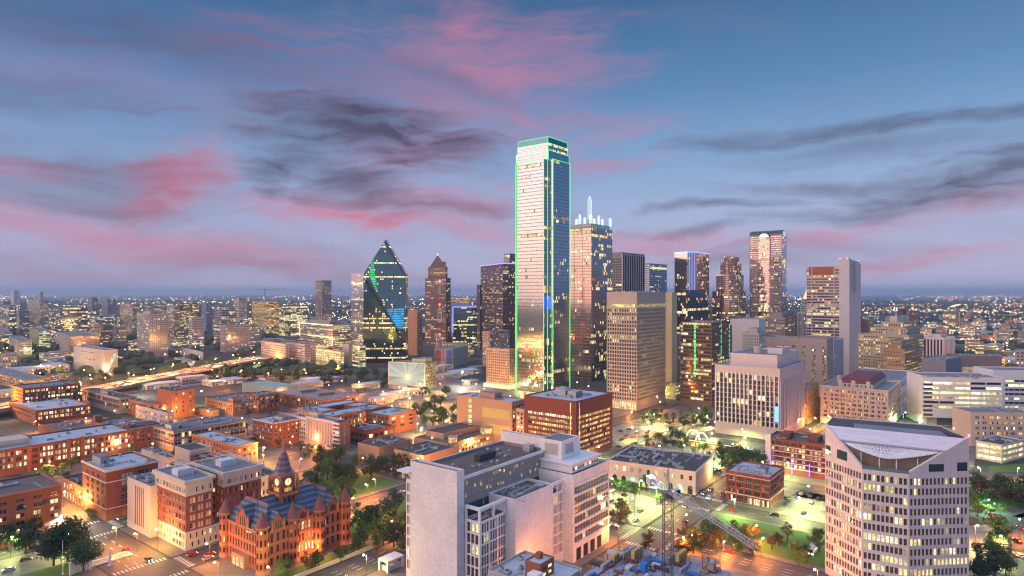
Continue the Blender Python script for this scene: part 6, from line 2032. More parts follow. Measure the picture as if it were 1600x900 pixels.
block(b.root, rect(2, 4, b.Lr - 2, b.Ll - 4), b.H - .8, b.H + 9, sp(fh=3.7, bw=3.1, wf=.34, hf=.42, base=1, top=1.5, lit=.3, rec=0), wallmat((.44, .28, .15), .1), ROOF_GREY, seed=3, name='setback_wall')
b = bld('white_striped_block', 'small white block with dark vertical stripes on its front', 1474, 1020, 1442, 1492, 527, l=sp(fh=60, bw=4.6, wf=.55, hf=.985, rec=.6, base=8, top=4, lit=0), r=None, wall=WHITE, nu=3, rot=55, ph=(.3, .3, .7, .7, 5))
b = bld('dark_garage_row', 'dull grey garage between the stepped tan tower and the white office decks', 1478, 700, 1440, 1502, 562, l=None, wall=wallmat((.28, .26, .28), .1), nu=4, rot=50, roof=ROOF_GREY)
for i, (x, y) in enumerate(((1409, 483), (1428, 486))):
    b = bld('red_brick_tower', ('taller', 'shorter')[i] + ' of two dark red apartment towers far off to the right', x, 1750, x - 7, x + 7, y, l=sp(fh=4, bw=4, wf=.4, hf=.5, rec=0, lit=.1), wall=wallmat((.20, .06, .06), .1), nu=0)
b = bld('brown_rear_tower', 'plain brown tower edge rising behind the white slab tower', 1356, 980, 1340, 1366, 500, l=OLD, wall=wallmat((.30, .23, .20), .1), nu=2)
# ------------------------------------------------------------------ towers left of the tallest one
def prism_tower():
    GRN = None
    Y, x0, x1 = 1050.0, 568.0, 638.0
    root = tag(empty('faceted_glass_tower', ((x0 - 800) / F * Y, Y, 0), R(3)), 'blue green faceted glass tower with pointed top and a slanting crease', 'skyscraper')
    Wd, D = 69.0, 30.0
    zs, za, xa = EYE - (428 - HOR) / F * Y, EYE - (374 - HOR) / F * Y, 36.0
    m, nt, b = newmat('gridded_glass')
    t = node(nt, 'ShaderNodeTexCoord')
    s = node(nt, 'ShaderNodeSeparateXYZ', {0: t.outputs['Object']})
    fx = mth(nt, 'DIVIDE', mth(nt, 'ADD', s.outputs[0], s.outputs[1]), 1.7)
    fz = mth(nt, 'DIVIDE', s.outputs[2], 3.8)
    cell = node(nt, 'ShaderNodeCombineXYZ', {0: mth(nt, 'FLOOR', fx), 1: mth(nt, 'FLOOR', fz)})
    wn1 = node(nt, 'ShaderNodeTexWhiteNoise', {'Vector': cell.outputs[0]}, noise_dimensions='2D')
    row = node(nt, 'ShaderNodeTexWhiteNoise', {'W': mth(nt, 'FLOOR', fz)}, noise_dimensions='1D')
    run = node(nt, 'ShaderNodeTexNoise', {'Vector': cell.outputs[0], 'Scale': .21, 'Detail': 2.0})
    lit = mth(nt, 'GREATER_THAN', mth(nt, 'ADD', mth(nt, 'MULTIPLY', wn1.outputs[0], .34), mth(nt, 'ADD', mth(nt, 'MULTIPLY', run.outputs[0], 1.0), mth(nt, 'MULTIPLY', mth(nt, 'GREATER_THAN', row.outputs[0], .80), .36))), .88)
    frm = mth(nt, 'MULTIPLY', mth(nt, 'LESS_THAN', mth(nt, 'FRACT', fz), .62), mth(nt, 'GREATER_THAN', mth(nt, 'FRACT', fx), .12))
    e_ = mth(nt, 'MULTIPLY', mth(nt, 'MULTIPLY', lit, frm), mth(nt, 'MULTIPLY_ADD', wn1.outputs[0], 1.0, .3))
    b.inputs['Metallic'].default_value = .8
    b.inputs['Roughness'].default_value = .12
    nt.links.new(mixc(nt, mth(nt, 'LESS_THAN', mth(nt, 'FRACT', fz), .80), (.035, .05, .06), (.075, .185, .225)), b.inputs['Base Color'])
    b.inputs['Emission Color'].default_value = (1.0, .74, .34, 1)
    nt.links.new(e_, b.inputs['Emission Strength'])
    m.cycles.emission_sampling = 'NONE'
    MG = m
    v = [(0, 0, 0), (Wd, 0, 0), (Wd, 0, zs), (xa, 0, za), (0, 0, zs), (0, D, 0), (Wd, D, 0), (Wd, D, zs), (xa, D, za), (0, D, zs)]
    MB().add(v, [(0, 1, 2, 3, 4), (1, 6, 7, 2), (2, 7, 8, 3), (4, 3, 8, 9), (0, 4, 9, 5)]).build('glass_body', MG, root)
    # the leaning lower facet: proud at the left foot, dying into the front along the crease
    cr0, cr1 = (2.0, zs - 8), (Wd - 4.5, 34.0)
    v = [(0.0, -.3, 0), (Wd - 19, -.3, 0), (cr1[0], -4.5, cr1[1]), (cr0[0], -4.5, cr0[1]), (cr1[0] + 1.5, -.2, cr1[1]), (cr0[0] + 1.5, -.2, cr0[1]), (0, -2.4, zs * .55), (0, -.2, zs * .55)]
    MB().add(v, [(0, 1, 2, 3, 6), (3, 2, 4, 5), (0, 6, 7), (6, 3, 5, 7), (1, 4, 2)]).build('leaning_facet', MG, root)
    DK = glassmat((.05, .085, .10), .7, .1)
    q = MB(); q.add([(cr0[0] + 1.6, -.4, cr0[1]), (cr1[0] + 1.6, -.4, cr1[1]), (cr1[0] + 3.6, -.4, cr1[1]), (cr0[0] + 4.6, -.4, cr0[1] + 2)], [(0, 1, 2, 3)])
    q.build('crease', DK, root)
    MB().add([(xa - .5, -.25, za - 2), (Wd, -.25, zs - 1), (Wd, -.25, zs - 6), (xa - 1, -.25, za - 9)], [(0, 3, 2, 1)]).build('roof_edge', DK, root)
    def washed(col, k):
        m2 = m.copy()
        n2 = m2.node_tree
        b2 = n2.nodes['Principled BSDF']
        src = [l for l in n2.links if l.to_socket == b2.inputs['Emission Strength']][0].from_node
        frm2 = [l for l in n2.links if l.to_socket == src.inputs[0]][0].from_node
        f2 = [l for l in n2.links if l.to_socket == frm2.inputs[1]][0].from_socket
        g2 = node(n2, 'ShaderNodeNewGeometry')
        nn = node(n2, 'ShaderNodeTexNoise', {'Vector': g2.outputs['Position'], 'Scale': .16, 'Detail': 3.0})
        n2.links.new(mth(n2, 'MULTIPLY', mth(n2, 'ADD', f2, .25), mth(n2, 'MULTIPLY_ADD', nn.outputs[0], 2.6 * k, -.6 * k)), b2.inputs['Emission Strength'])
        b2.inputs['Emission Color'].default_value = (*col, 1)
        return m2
    G_ = washed((.01, .75, .10), .75)  # green glow painted on the glass as emission, like a reflection; no lamp
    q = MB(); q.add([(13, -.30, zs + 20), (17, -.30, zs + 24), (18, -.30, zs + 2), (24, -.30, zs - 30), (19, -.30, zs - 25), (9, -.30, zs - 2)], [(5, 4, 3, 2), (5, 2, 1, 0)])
    q.build('painted_green_glow', G_, root)
    BL = washed((.008, .30, .62), .95)  # blue reflection painted on the glass as emission, not a separate panel
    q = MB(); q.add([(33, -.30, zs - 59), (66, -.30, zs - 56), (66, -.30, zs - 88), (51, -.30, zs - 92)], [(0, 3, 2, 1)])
    q.build('painted_blue_reflection', BL, root)
prism_tower()

b = site('pyramid_topped_tower', 'dark granite tower with stepped shoulders and pointed pyramid roof', 697, 1350, 664, 704, 415)
st = wallmat((.15, .105, .11), .1)
s4 = sp(fh=3.9, bw=2.2, wf=.6, hf=.6, rec=0, base=6, top=2, em=1.5, lit=.22, row=.02, pal='warm')
gl = glassmat((.16, .12, .13), .6, .1)
pl = b.poly
block(b.root, pl, 0, b.H - 26, s4, st, ROOF_DARK, gl, 3, par=.4, lit=lits(.8))
p2_ = inset(pl, 4.5)
block(b.root, p2_, b.H - 26.8, b.H - 2, s4, st, ROOF_DARK, gl, 4, par=.4, lit=lits(.8), name='setback_wall')
p3_ = inset(pl, 7.0)
c = (b.Lr / 2, b.Ll / 2)
mb = MB()
mb.add([(*p, b.H - 2.2) for p in p3_] + [(*c, b.H + 24)], [(0, 1, 4), (1, 2, 4), (2, 3, 4), (3, 0, 4)], 0)
mb.build('pyramid_roof', plain('dark_roof_glass', (.035, .035, .045), .25), b.root)
MB().cone(c[0], c[1], b.H + 23, b.H + 28, .9, .2, 8).build('finial', glow('finial_light', (1.0, .8, .5), 2.0), b.root)
for i in (0, 3):
    p, q = p3_[i], p3_[(i + 1) % 4]
    mx = ((p[0] + q[0]) / 2, (p[1] + q[1]) / 2)
    MB().add([(p[0] * .6 + mx[0] * .4, p[1] * .6 + mx[1] * .4, b.H - 2), (q[0] * .6 + mx[0] * .4, q[1] * .6 + mx[1] * .4, b.H - 2), (mx[0], mx[1], b.H + 9), (c[0], c[1], b.H + 9)], [(0, 1, 2), (0, 2, 3), (1, 3, 2)]).build('gable_roof', plain('dark_roof_glass', (.035, .035, .045), .25), b.root)

b = bld('white_residential_tower', 'slender pale white glass tower half hidden by the faceted one', 573, 1500, 549, 590, 426, l=curtain(fh=3.6, bw=2.0, lit=.10, pal='pale'), wall=plain('pale_frame', (.66, .60, .60), .5), glass=glassmat((.80, .72, .72), .9, .1, .006), nu=0, rot=52)
b = bld('slim_brown_tower', 'slim windowless orange brown tower with a lamp on its roof', 652, 1180, 638, 660, 484, l=None, r=sp(fh=3.4, bw=3, wf=.3, hf=.5, rec=0, lit=.08), wall=wallmat((.42, .24, .15), .1), nu=1)
b = bld('blue_edged_block', 'glass block with a blue violet light line along its edge', 708, 1380, 704, 747, 480, l=None, r=curtain(fh=4, bw=2.4, lit=.22, row=.1, pal='green', wf=.9, hf=.7), wall=plain('teal_frame', (.12, .16, .18), .5), glass=GL_TEAL, nu=4, rot=84)
VIO = glow('violet_edge_light', (.28, .22, 1.0), 1.6)
MB().tube((-.4, -.4, 30), (-.4, -.4, b.H + .5), .9, 5).build('edge_light', VIO, b.root)
MB().tube((-.4, -.4, b.H + .5), (b.Lr, -.4, b.H + .5), .9, 5).build('edge_light', VIO, b.root)
b = bld('red_lit_far_block', 'far block edged with pinkish red lights behind the blue edged one', 735, 2600, 704, 737, 465, l=sp(fh=5, bw=5, wf=.7, hf=.5, rec=0, lit=.5, pal='amber'), wall=wallmat((.25, .16, .18), .1), nu=0)
b = bld('violet_topped_tower', 'broad dark brown tower with a violet light line along its roof', 786, 1270, 751, 812, 412, l=sp(fh=3.9, bw=2.3, wf=.72, hf=.6, rec=0, base=4, top=5, em=.5, lit=.16, row=.04, pal='warm'), wall=wallmat((.13, .09, .10), .1), glass=glassmat((.16, .12, .14), .7, .1), nu=0, lit=lits(.8), rot=68)
for p, q in (((0, 0), (b.Lr, 0)), ((0, b.Ll), (0, 0))):
    MB().tube((*p, b.H + .6), (*q, b.H + .6), 1.0, 5).build('roof_light', VIO, b.root)
b = bld('slim_dark_tower', 'slim dark tower leaning on the broad violet topped one', 750, 1300, 745, 753, 445, l=OLD, wall=wallmat((.12, .09, .10), .1), nu=0)
b = bld('round_shouldered_tower', 'dark glass tower top peeping beside the green outlined skyscraper', 796, 1600, 787, 812, 396, l=curtain(lit=.04), wall=DARKW, glass=glassmat((.12, .15, .2), .8, .1), nu=0)

b = bld('white_and_brown_block', 'apartment block with white windowed side and blank brown end', 765, 1000, 754, 796, 518, l=sp(fh=3.2, bw=3, wf=.5, hf=.5, rec=.3, base=2, top=1.5, lit=.15, blind=.2), r=None, wall=wallmat((.50, .36, .30), .1), nu=4)
b = bld('balcony_hotel', 'tan hotel slab with deep balconies and a glowing base', 796, 766, 760, 806, 546, l=sp(fh=3.2, bw=3.3, wf=.58, hf=.62, rec=.9, base=6, top=2, em=.5, lit=.12, pal='amber'), wall=wallmat((.52, .36, .26), .1), nu=4, detail=True)
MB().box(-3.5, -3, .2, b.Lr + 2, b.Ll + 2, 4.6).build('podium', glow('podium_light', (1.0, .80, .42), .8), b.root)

# screen house: building with a huge picture screen
b = site('screen_house', 'low block carrying one enormous glowing abstract picture screen', 665, 755, 607, 681, 560, rot=20)
block(b.root, b.poly, 0, b.H - 6, [sp(fh=3.5, bw=4, wf=.6, hf=.5, rec=.3, lit=.2, pal='green'), None, None, None], wallmat((.30, .33, .24), .1), ROOF_GREY, seed=4)
m, nt, bs = newmat('picture_screen')
t = node(nt, 'ShaderNodeTexCoord')
mp = node(nt, 'ShaderNodeMapping', {'Vector': t.outputs['Object'], 'Location': (0, -b.Ll * .47, -15.0)})
s = node(nt, 'ShaderNodeSeparateXYZ', {0: mp.outputs[0]})
an = mth(nt, 'ARCTAN2', s.outputs[2], s.outputs[1])
ln = node(nt, 'ShaderNodeVectorMath', {0: mp.outputs[0]}, operation='LENGTH')
ry = node(nt, 'ShaderNodeTexNoise', {'W': mth(nt, 'MULTIPLY', an, 2.2), 'Scale': 1.6, 'Detail': 4.0}, noise_dimensions='1D')
core = mth(nt, 'DIVIDE', 3.4, mth(nt, 'ADD', ln.outputs['Value'], 2.6))
c = mixc(nt, mth(nt, 'MULTIPLY_ADD', ry.outputs[0], 3.0, -1.0, True), (.05, .11, .13), (.26, .40, .38))
c = mixc(nt, mth(nt, 'MULTIPLY_ADD', ry.outputs[0], -4.0, 1.9, True), c, (.16, .09, .03))
c = mixc(nt, mth(nt, 'MULTIPLY', core, 1.0, None, True), c, (1.0, .92, .55))
bs.inputs['Base Color'].default_value = (.02, .02, .02, 1)
nt.links.new(c, bs.inputs['Emission Color'])
bs.inputs['Emission Strength'].default_value = .95
m.cycles.emission_sampling = 'NONE'
MB().box(-.7, 1.0, 6.0, -.02, b.Ll - 1.0, b.H - 6.2).build('picture_screen', m, b.root)
mb = MB()
for a0, b0, a1, b1 in ((1.0, 5.4, b.Ll - 1.0, 6.0), (1.0, b.H - 6.2, b.Ll - 1, b.H - 5.5)): mb.box(-.9, a0, b0, -.01, a1, b1)
for y in (.4, b.Ll - 1.0): mb.box(-.9, y, 5.4, -.01, y + .6, b.H - 5.5)
mb.build('screen_frame', WHITE, b.root)
block(b.root, rect(3, 2, b.Lr * .8, b.Ll * .4), b.H - 6.5, b.H - 1, None, wallmat((.40, .42, .30), .1), ROOF_GREY, seed=4, name='roof_house')
b = bld('white_pavilion', 'low white pavilion directly in front of the picture screen', 664, 715, 628, 668, 610, l=sp(fh=5, bw=5, wf=.5, hf=.5, base=.6, top=1.5, lit=.3), wall=WHITE, nu=0)
# panel-clad arena
b = site('panelled_arena', 'grey arena with pink, red and blue panels on its wall', 708, 985, 679, 731, 545, rot=15)
block(b.root, b.poly, 0, b.H, None, wallmat((.34, .36, .33), .1), ROOF_GREY, seed=3)
for i, (c_, t0, t1) in enumerate((((.34, .07, .10), .66, .98), ((.42, .34, .34), .36, .64), ((.10, .16, .36), .04, .34))):
    for k in range(2):
        cc = tuple(x * (1.0 if k else .75) for x in c_)
        MB().box(-.25, b.Ll * t0, 3 + k * b.H * .42, -.01, b.Ll * t1, 2.6 + (k + 1) * b.H * .42).build('wall_panel', wallmat(cc, .2), b.root)
b = bld('yellow_roofed_hall', 'hall with a softly lit yellow roof behind the panelled arena', 734, 1150, 690, 741, 538, l=sp(lit=.6, pal='green', rec=0), wall=wallmat((.40, .32, .16), .1), roof=roofmat((.60, .46, .16)), nu=0)

# lattice broadcasting mast
mast = tag(empty('lattice_mast', gp(687, 607)), 'tall red and white lattice mast with red beacons in front of the pyramid topped tower', 'radio mast')
RW = [plain('mast_red', (.24, .035, .035), .6), plain('mast_white', (.42, .40, .42), .6)]
Hm = EYE - (440 - HOR) / F * mast.location.y
mb = MB()
n = 24
for k in range(n):
    z0, z1 = Hm * k / n, Hm * (k + 1) / n
    w0, w1 = 5.6 * (1 - k / n) ** 1.3 + .9, 5.6 * (1 - (k + 1) / n) ** 1.3 + .9
    mi = (k // 3) % 2
    for sx, sy in ((-1, -1), (1, -1), (1, 1), (-1, 1)):
        mb.tube((sx * w0, sy * w0, z0), (sx * w1, sy * w1, z1), .20, 4, mi)
    cs = [(-1, -1), (1, -1), (1, 1), (-1, 1)]
    for i in range(4):
        p, q = cs[i], cs[(i + 1) % 4]
        mb.tube((p[0] * w0, p[1] * w0, z0), (q[0] * w1, q[1] * w1, z1), .09, 3, mi)
        mb.tube((q[0] * w0, q[1] * w0, z0), (p[0] * w1, p[1] * w1, z1), .09, 3, mi)
        mb.tube((p[0] * w1, p[1] * w1, z1), (q[0] * w1, q[1] * w1, z1), .1, 3, mi)
mb.build('lattice', RW, mast)
for t in (1.0, .78, .50):
    q = MB(); q.tube((0, 0, Hm * t - 2), (0, 0, Hm * t), .2, 4); q.ball((0, 0, Hm * t + .9), 1.3)
    q.build('beacon', glow('red_beacon_far', (1.0, .04, .05), 9.0), mast)

# ------------------------------------------------------------------ the far district on the left
def T(lab, xc, xl, xr, top, Y, kind, col, lit=.25, pal='warm', nm='office_tower', ph=None, rot=48, glass=None, k=.85):
    st = {'grid': sp(fh=3.7, bw=3.4, wf=.58, hf=.5, rec=0, base=4, top=2, em=.8, lit=lit, pal=pal),
          'band': sp(fh=3.8, bw=4.0, wf=.97, hf=.5, rec=0, base=4, top=2, em=.3, lit=lit, pal=pal, row=.12),
          'glass': curtain(fh=3.9, bw=3.2, lit=lit, row=.08, pal=pal, wf=.92, hf=.8),
          'resid': sp(fh=3.2, bw=3.2, wf=.62, hf=.58, rec=0, base=5, top=2, em=.6, lit=lit, pal=pal),
          'blank': None,
          'open': sp(fh=3.4, bw=7, wf=.96, hf=.62, rec=.8, base=1, top=.8, em=.4, lit=lit, pal=pal)}[kind]
    return bld(nm, lab, xc, Y, xl, xr, top, l=st, wall=wallmat(col, .1), glass=glass or GL_GREY, nu=2, ph=ph, rot=rot, lit=lits(k))

T('beige tower with a glowing crown above the long white hall', 206, 187, 218, 475, 1600, 'resid', (.42, .33, .26), .3)
T('apartment tower with pale left half and dark right half', 233, 214, 263, 490, 1130, 'resid', (.42, .37, .34), .14, 'pale', 'apartment_tower', (.2, .2, .8, .8, 4))
T('wide dark glass block with a lit top storey left of the beige crowned tower', 95, 76, 137, 481, 1400, 'glass', (.10, .11, .14), .28, glass=GL_BLUE)
T('pair-crowned tower with golden roof lights', 62, 43, 76, 469, 2050, 'resid', (.40, .34, .32), .3)
T('slim tan tower right of the two-tone apartment tower', 272, 260, 281, 479, 1700, 'resid', (.48, .40, .32), .3)
T('dark frame tower with bright yellow work lights', 298, 279, 311, 474, 1650, 'band', (.10, .09, .08), .5)
T('white striped office tower with a pale top', 300, 295, 319, 496, 1280, 'band', (.60, .56, .56), .2, 'pale')
T('glass tower with a white blank slab on its side', 346, 334, 369, 481, 1420, 'glass', (.55, .52, .53), .16, glass=GL_BLUE)
T('dark gridded block with blue roof light below the white sided tower', 352, 344, 391, 508, 1240, 'grid', (.40, .36, .36), .12, 'pale')
T('small far tower peeking over the dark gridded block', 374, 365, 386, 466, 2500, 'grid', (.40, .33, .30), .3)
T('grey tower at the far edge of the district, third from the picture edge', 144, 137, 153, 465, 2250, 'resid', (.22, .24, .32), .1)
T('grey blue tower with a flat roof behind the wide dark glass block', 168, 158, 180, 467, 2150, 'resid', (.24, .25, .33), .12)
T('long low dark block with red roof lamps far behind', 240, 226, 261, 476, 2300, 'band', (.12, .13, .18), .2)
T('plain steel blue tower between the yellow lit frame tower and the white sided tower', 322, 315, 332, 473, 1900, 'grid', (.22, .26, .36), .05)
T('pale twin tower standing alone on the horizon', 22, 16, 30, 454, 5200, 'grid', (.50, .50, .54), .1)
T('smaller tower standing alone on the horizon', 63, 58, 68, 456, 5600, 'grid', (.40, .40, .46), .1)
T('yellow lit four storey block near the picture edge', 60, 46, 79, 517, 1290, 'open', (.45, .42, .30), .8, 'green', 'office_block')
T('pale low block in front of the yellow lit one', 30, 14, 50, 534, 1180, 'open', (.46, .46, .42), .5, 'green', 'office_block')
T('white parking deck with blank pale end wall beside the stone cube', 108, 88, 155, 525, 1160, 'open', (.52, .49, .48), .06, 'pale', 'parking_deck')
T('low shop block glowing red and white at the picture edge', 8, -16, 20, 520, 1500, 'grid', (.24, .22, .26), .4, nm='office_block')
T('dark tower with a strip of gold lights at the picture edge', 14, -4, 28, 480, 1800, 'glass', (.12, .12, .16), .3, glass=GL_BLUE)
T('brown block lit at its top between two dark glass blocks', 30, 20, 46, 486, 1750, 'grid', (.20, .19, .24), .35)
T('slim brown tower with lit crown at the picture edge', 5, -8, 17, 472, 2100, 'grid', (.24, .18, .20), .3)
T('red brown apartment slab left of the two-tone tower', 158, 148, 176, 508, 1350, 'resid', (.24, .12, .12), .25)
T('dark brown apartment slab before the beige crowned tower', 182, 173, 198, 512, 1330, 'resid', (.17, .13, .14), .2)
T('grey office with a row of warm lights behind the parking deck', 150, 140, 178, 494, 1640, 'band', (.26, .26, .30), .3)
T('dark office block with bright top floors beside the wide glass block', 128, 118, 150, 486, 1720, 'glass', (.12, .12, .15), .4, glass=GL_GREY)
T('unfinished tower with glowing yellow floors under the far crane', 416, 394, 436, 471, 1760, 'open', (.42, .32, .20), .75, 'amber')
T('yellow glowing glass block right of the unfinished tower', 444, 436, 481, 479, 1720, 'glass', (.22, .20, .12), .6, 'green')
T('isolated tower with a white lit corner strip', 503, 493, 518, 438, 1900, 'resid', (.28, .20, .20), .2)
T('low pale block below the unfinished tower', 396, 388, 412, 516, 1600, 'grid', (.40, .38, .40), .2, nm='office_block')
b = T('stepped office block outlined in golden light', 520, 468, 548, 507, 1310, 'band', (.36, .33, .30), .4, 'green', ph=(.2, .2, .8, .8, 7))
GOLD = glow('golden_outline', (1.0, .74, .34), 1.5)
MB().box(-.9, 0, b.H - 3, -.05, b.Ll, b.H - 1).build('outline_light', GOLD, b.root)
MB().box(-.9, 0, b.H * .45, -.05, b.Ll * .72, b.H * .45 + 1.8).build('outline_light', GOLD, b.root)
MB().box(-.9, b.Ll - 2, b.H * .4, -.05, b.Ll, b.H - 3).build('outline_light', GOLD, b.root)
MB().box(-.8, 0, 6, -.05, 2, b.H * .45).build('outline_light', GOLD, b.root)
b = T('pinkish concrete block with small square windows, left of a pair', 446, 408, 452, 538, 1040, 'grid', (.50, .40, .38), .16, nm='concrete_block')
q = MB(); q.box(-.3, b.Ll - 12, b.H - 4, -.05, b.Ll - 3, b.H - 1); q.build('red_sign', glow('red_sign_light', (1.0, .03, .05), .8), b.root)
T('pinkish concrete block with small square windows, right of a pair', 476, 449, 495, 538, 1030, 'grid', (.50, .40, .38), .16, nm='concrete_block')
T('parking garage glowing bright yellow on all decks', 532, 493, 538, 549, 970, 'open', (.56, .46, .20), 1.0, 'green', 'parking_garage', k=1.1)
T('yellow lit garage wing with a grey top beside the faceted tower', 562, 540, 572, 540, 985, 'open', (.52, .46, .28), .8, 'green', 'parking_garage', k=1.0)
T('grey stair block between the two yellow garages', 545, 535, 550, 538, 1000, 'blank', (.42, .38, .36), nm='stair_block')
T('low dark block with lit windows left of the white residential tower', 535, 512, 550, 524, 1420, 'band', (.22, .22, .26), .3, nm='office_block')
b = T('long white hall with a row of wall lamps', 316, 232, 318, 550, 1080, 'blank', (.52, .50, .50), nm='exhibition_hall')
for i in range(16):
    y = b.Ll * (.04 + i * .06)
    MB().box(-.3, y, b.H * .25, -.02, y + 2.0, b.H * .5).build('wall_lamp', LITS[2], b.root)
T('small white lit market by the motorway', 300, 272, 312, 566, 1000, 'open', (.5, .5, .46), .9, 'pale', 'market_shed')
# far crane
fc = tag(empty('far_tower_crane', ((414 - 800) / F * 1780, 1780, 0)), 'thin tower crane standing over the unfinished yellow tower', 'crane')
mb = MB(); mb.tube((0, 0, 0), (0, 0, EYE + 14), 1.0, 4); mb.build('mast', plain('crane_grey', (.25, .24, .26), .6), fc)
mb = MB(); mb.tube((-24, 0, EYE + 9), (60, -6, EYE + 12), .8, 4); mb.tube((0, 0, EYE + 20), (30, -3, EYE + 11), .3, 3); mb.tube((0, 0, EYE + 20), (-20, 0, EYE + 10), .3, 3); mb.tube((0, 0, EYE + 12), (0, 0, EYE + 20), .6, 4)
mb.build('jib', plain('crane_grey', (.25, .24, .26), .6), fc)

# stone cube museum
b = site('stone_cube_museum', 'pale banded stone cube with a slanted glass box on its side', 164, 898, 115, 184, 547)
m, nt, bs = newmat('cut_stone')
t = node(nt, 'ShaderNodeTexCoord')
mp = node(nt, 'ShaderNodeMapping', {'Vector': t.outputs['Object'], 'Scale': (.03, .03, .8)})
n1 = node(nt, 'ShaderNodeTexNoise', {'Vector': mp.outputs[0], 'Scale': 1.0, 'Detail': 5.0})
nt.links.new(mixc(nt, n1.outputs[0], (.36, .33, .30), (.66, .61, .56)), bs.inputs['Base Color'])
bs.inputs['Roughness'].default_value = .9
block(b.root, b.poly, 0, b.H, None, m, ROOF_GREY, seed=3)
for y, z, l in ((.3, .52, 9), (.45, .50, 5), (.55, .54, 4), (.2, .66, 3), (.62, .34, 3)):
    MB().box(-.1, b.Ll * y, b.H * z, -.01, b.Ll * y + l, b.H * z + 1.2).build('slot_window', GL_DARK, b.root)
MB().box(-.1, b.Ll * .3, b.H * .8, -.01, b.Ll * .75, b.H * .8 + 1.5).build('slot_window', LITS[0], b.root)
mb = MB(); mb.add([(b.Lr * .2, -4, 6), (b.Lr * .75, -4, 26), (b.Lr * .75, -4, 31), (b.Lr * .2, -4, 11), (b.Lr * .2, -.05, 6), (b.Lr * .75, -.05, 26), (b.Lr * .75, -.05, 31), (b.Lr * .2, -.05, 11)], [(0, 1, 2, 3), (3, 2, 6, 7), (0, 4, 5, 1), (1, 5, 6, 2), (0, 3, 7, 4)])
mb.build('glass_escalator', litmat((.75, .95, .60), .8), b.root)
b = bld('orange_lit_garage', 'low orange lit garage beside the motorway at the picture edge', 40, 745, -30, 79, 594, l=sp(fh=3.3, bw=6, wf=.9, hf=.5, rec=.6, base=.8, top=1, lit=.5, pal='amber'), wall=wallmat((.46, .30, .20), .1), nu=3)
b = bld('grey_shed_row', 'low grey shed under the motorway left of the stone cube', 90, 850, 70, 112, 590, l=sp(lit=.2, rec=0), wall=wallmat((.36, .33, .33), .1), nu=3)

# small houses and sheds scattered to the horizon: one of each kind, then copies
r_ = random.Random(21)
protos = []
for i, (w, d, h, col) in enumerate(((18, 14, 7, (.36, .30, .26)), (34, 18, 9, (.44, .42, .42)), (26, 22, 14, (.30, .22, .19)), (44, 26, 8, (.50, .48, .46)), (20, 20, 24, (.34, .32, .34)))):
    mb = MB()
    rg = np.random.default_rng(i)
    s4 = sp(fh=3.6, bw=4, wf=.5, hf=.45, rec=0, base=1, top=1, lit=.3, pal='mix')
    pl = rect(-w / 2, -d / 2, w / 2, d / 2)
    for k in range(4): facade(mb, pl[k], pl[(k + 1) % 4], 0, h, s4, rg)
    mb.add([(*p, h) for p in pl], [(0, 1, 2, 3)], 8)
    protos.append(mb.mesh('low_building', [wallmat(col, .1), GL_DARK] + LITS + [BLIND, (ROOF_GREY, ROOF_WHITE, ROOF_BROWN, ROOF_WHITE, ROOF_GREY)[i]]))
mids = []
for i, (w, d, h, col, kind, lit) in enumerate(((26, 22, 44, (.40, .34, .30), 0, .35), (44, 24, 30, (.46, .40, .34), 1, .5), (24, 24, 62, (.22, .22, .27), 2, .3), (36, 20, 24, (.34, .20, .16), 0, .4), (56, 26, 20, (.50, .47, .42), 1, .6), (30, 26, 36, (.30, .27, .25), 2, .5))):
    mb = MB()
    rg = np.random.default_rng(40 + i)
    s4 = (sp(fh=3.5, bw=3.4, wf=.6, hf=.52, rec=0, base=4, top=1.5, lit=lit, pal='mix'), sp(fh=3.6, bw=5, wf=.97, hf=.52, rec=0, base=2, top=1.5, lit=lit, row=.25, pal='mix'), sp(fh=3.8, bw=3, wf=.92, hf=.8, rec=0, base=0, top=1, lit=lit, row=.15, pal='warm'))[kind]
    pl = rect(-w / 2, -d / 2, w / 2, d / 2)
    for k in range(4): facade(mb, pl[k], pl[(k + 1) % 4], 0, h, s4, rg)
    mb.add([(*p, h) for p in pl], [(0, 1, 2, 3)], 8)
    mb.box(-w * .25, -d * .25, h, w * .2, d * .2, h + 3.5, 0)
    mids.append(mb.mesh('mid_rise', [wallmat(col, .12), GL_GREY] + lits(1.0) + [BLIND, ROOF_GREY]))
placed = []
tr = 0
while len(placed) < 74 and tr < 6000:
    tr += 1
    right = r_.random() < .2
    px, Y = (r_.uniform(1440, 1630), r_.uniform(900, 2200)) if right else (r_.uniform(-40, 600), r_.uniform(1080, 2500))
    X = (px - 800) / F * Y
    if any(abs(X - q[0]) < 58 and abs(Y - q[1]) < 58 for q in placed): continue
    if Y < 2600 and min((abs(X - p[0]) for p in HWY if abs(p[1] - Y) < 80), default=99) < 50: continue
    if any(abs(X - o.location.x) < 58 and abs(Y - o.location.y) < 62 for o in COL.objects if o.parent is None and o.type == 'EMPTY' and o.location.y > 650): continue
    placed.append((X, Y))
    o = inst('mid_rise', r_.choice(mids), None, (X, Y, 0), r_.choice((R(52), R(40), R(62))))
    o.scale = (1, 1, r_.uniform(.7, 1.15) * (.6 if Y < 1400 else 1))
    tag(o, 'mid-rise block with lit windows in the ' + ('district beyond the right hand towers' if right else 'dense district beyond the motorway'), 'building', 'mid-rise blocks ' + ('on the right' if right else 'beyond the motorway'))
n = 0
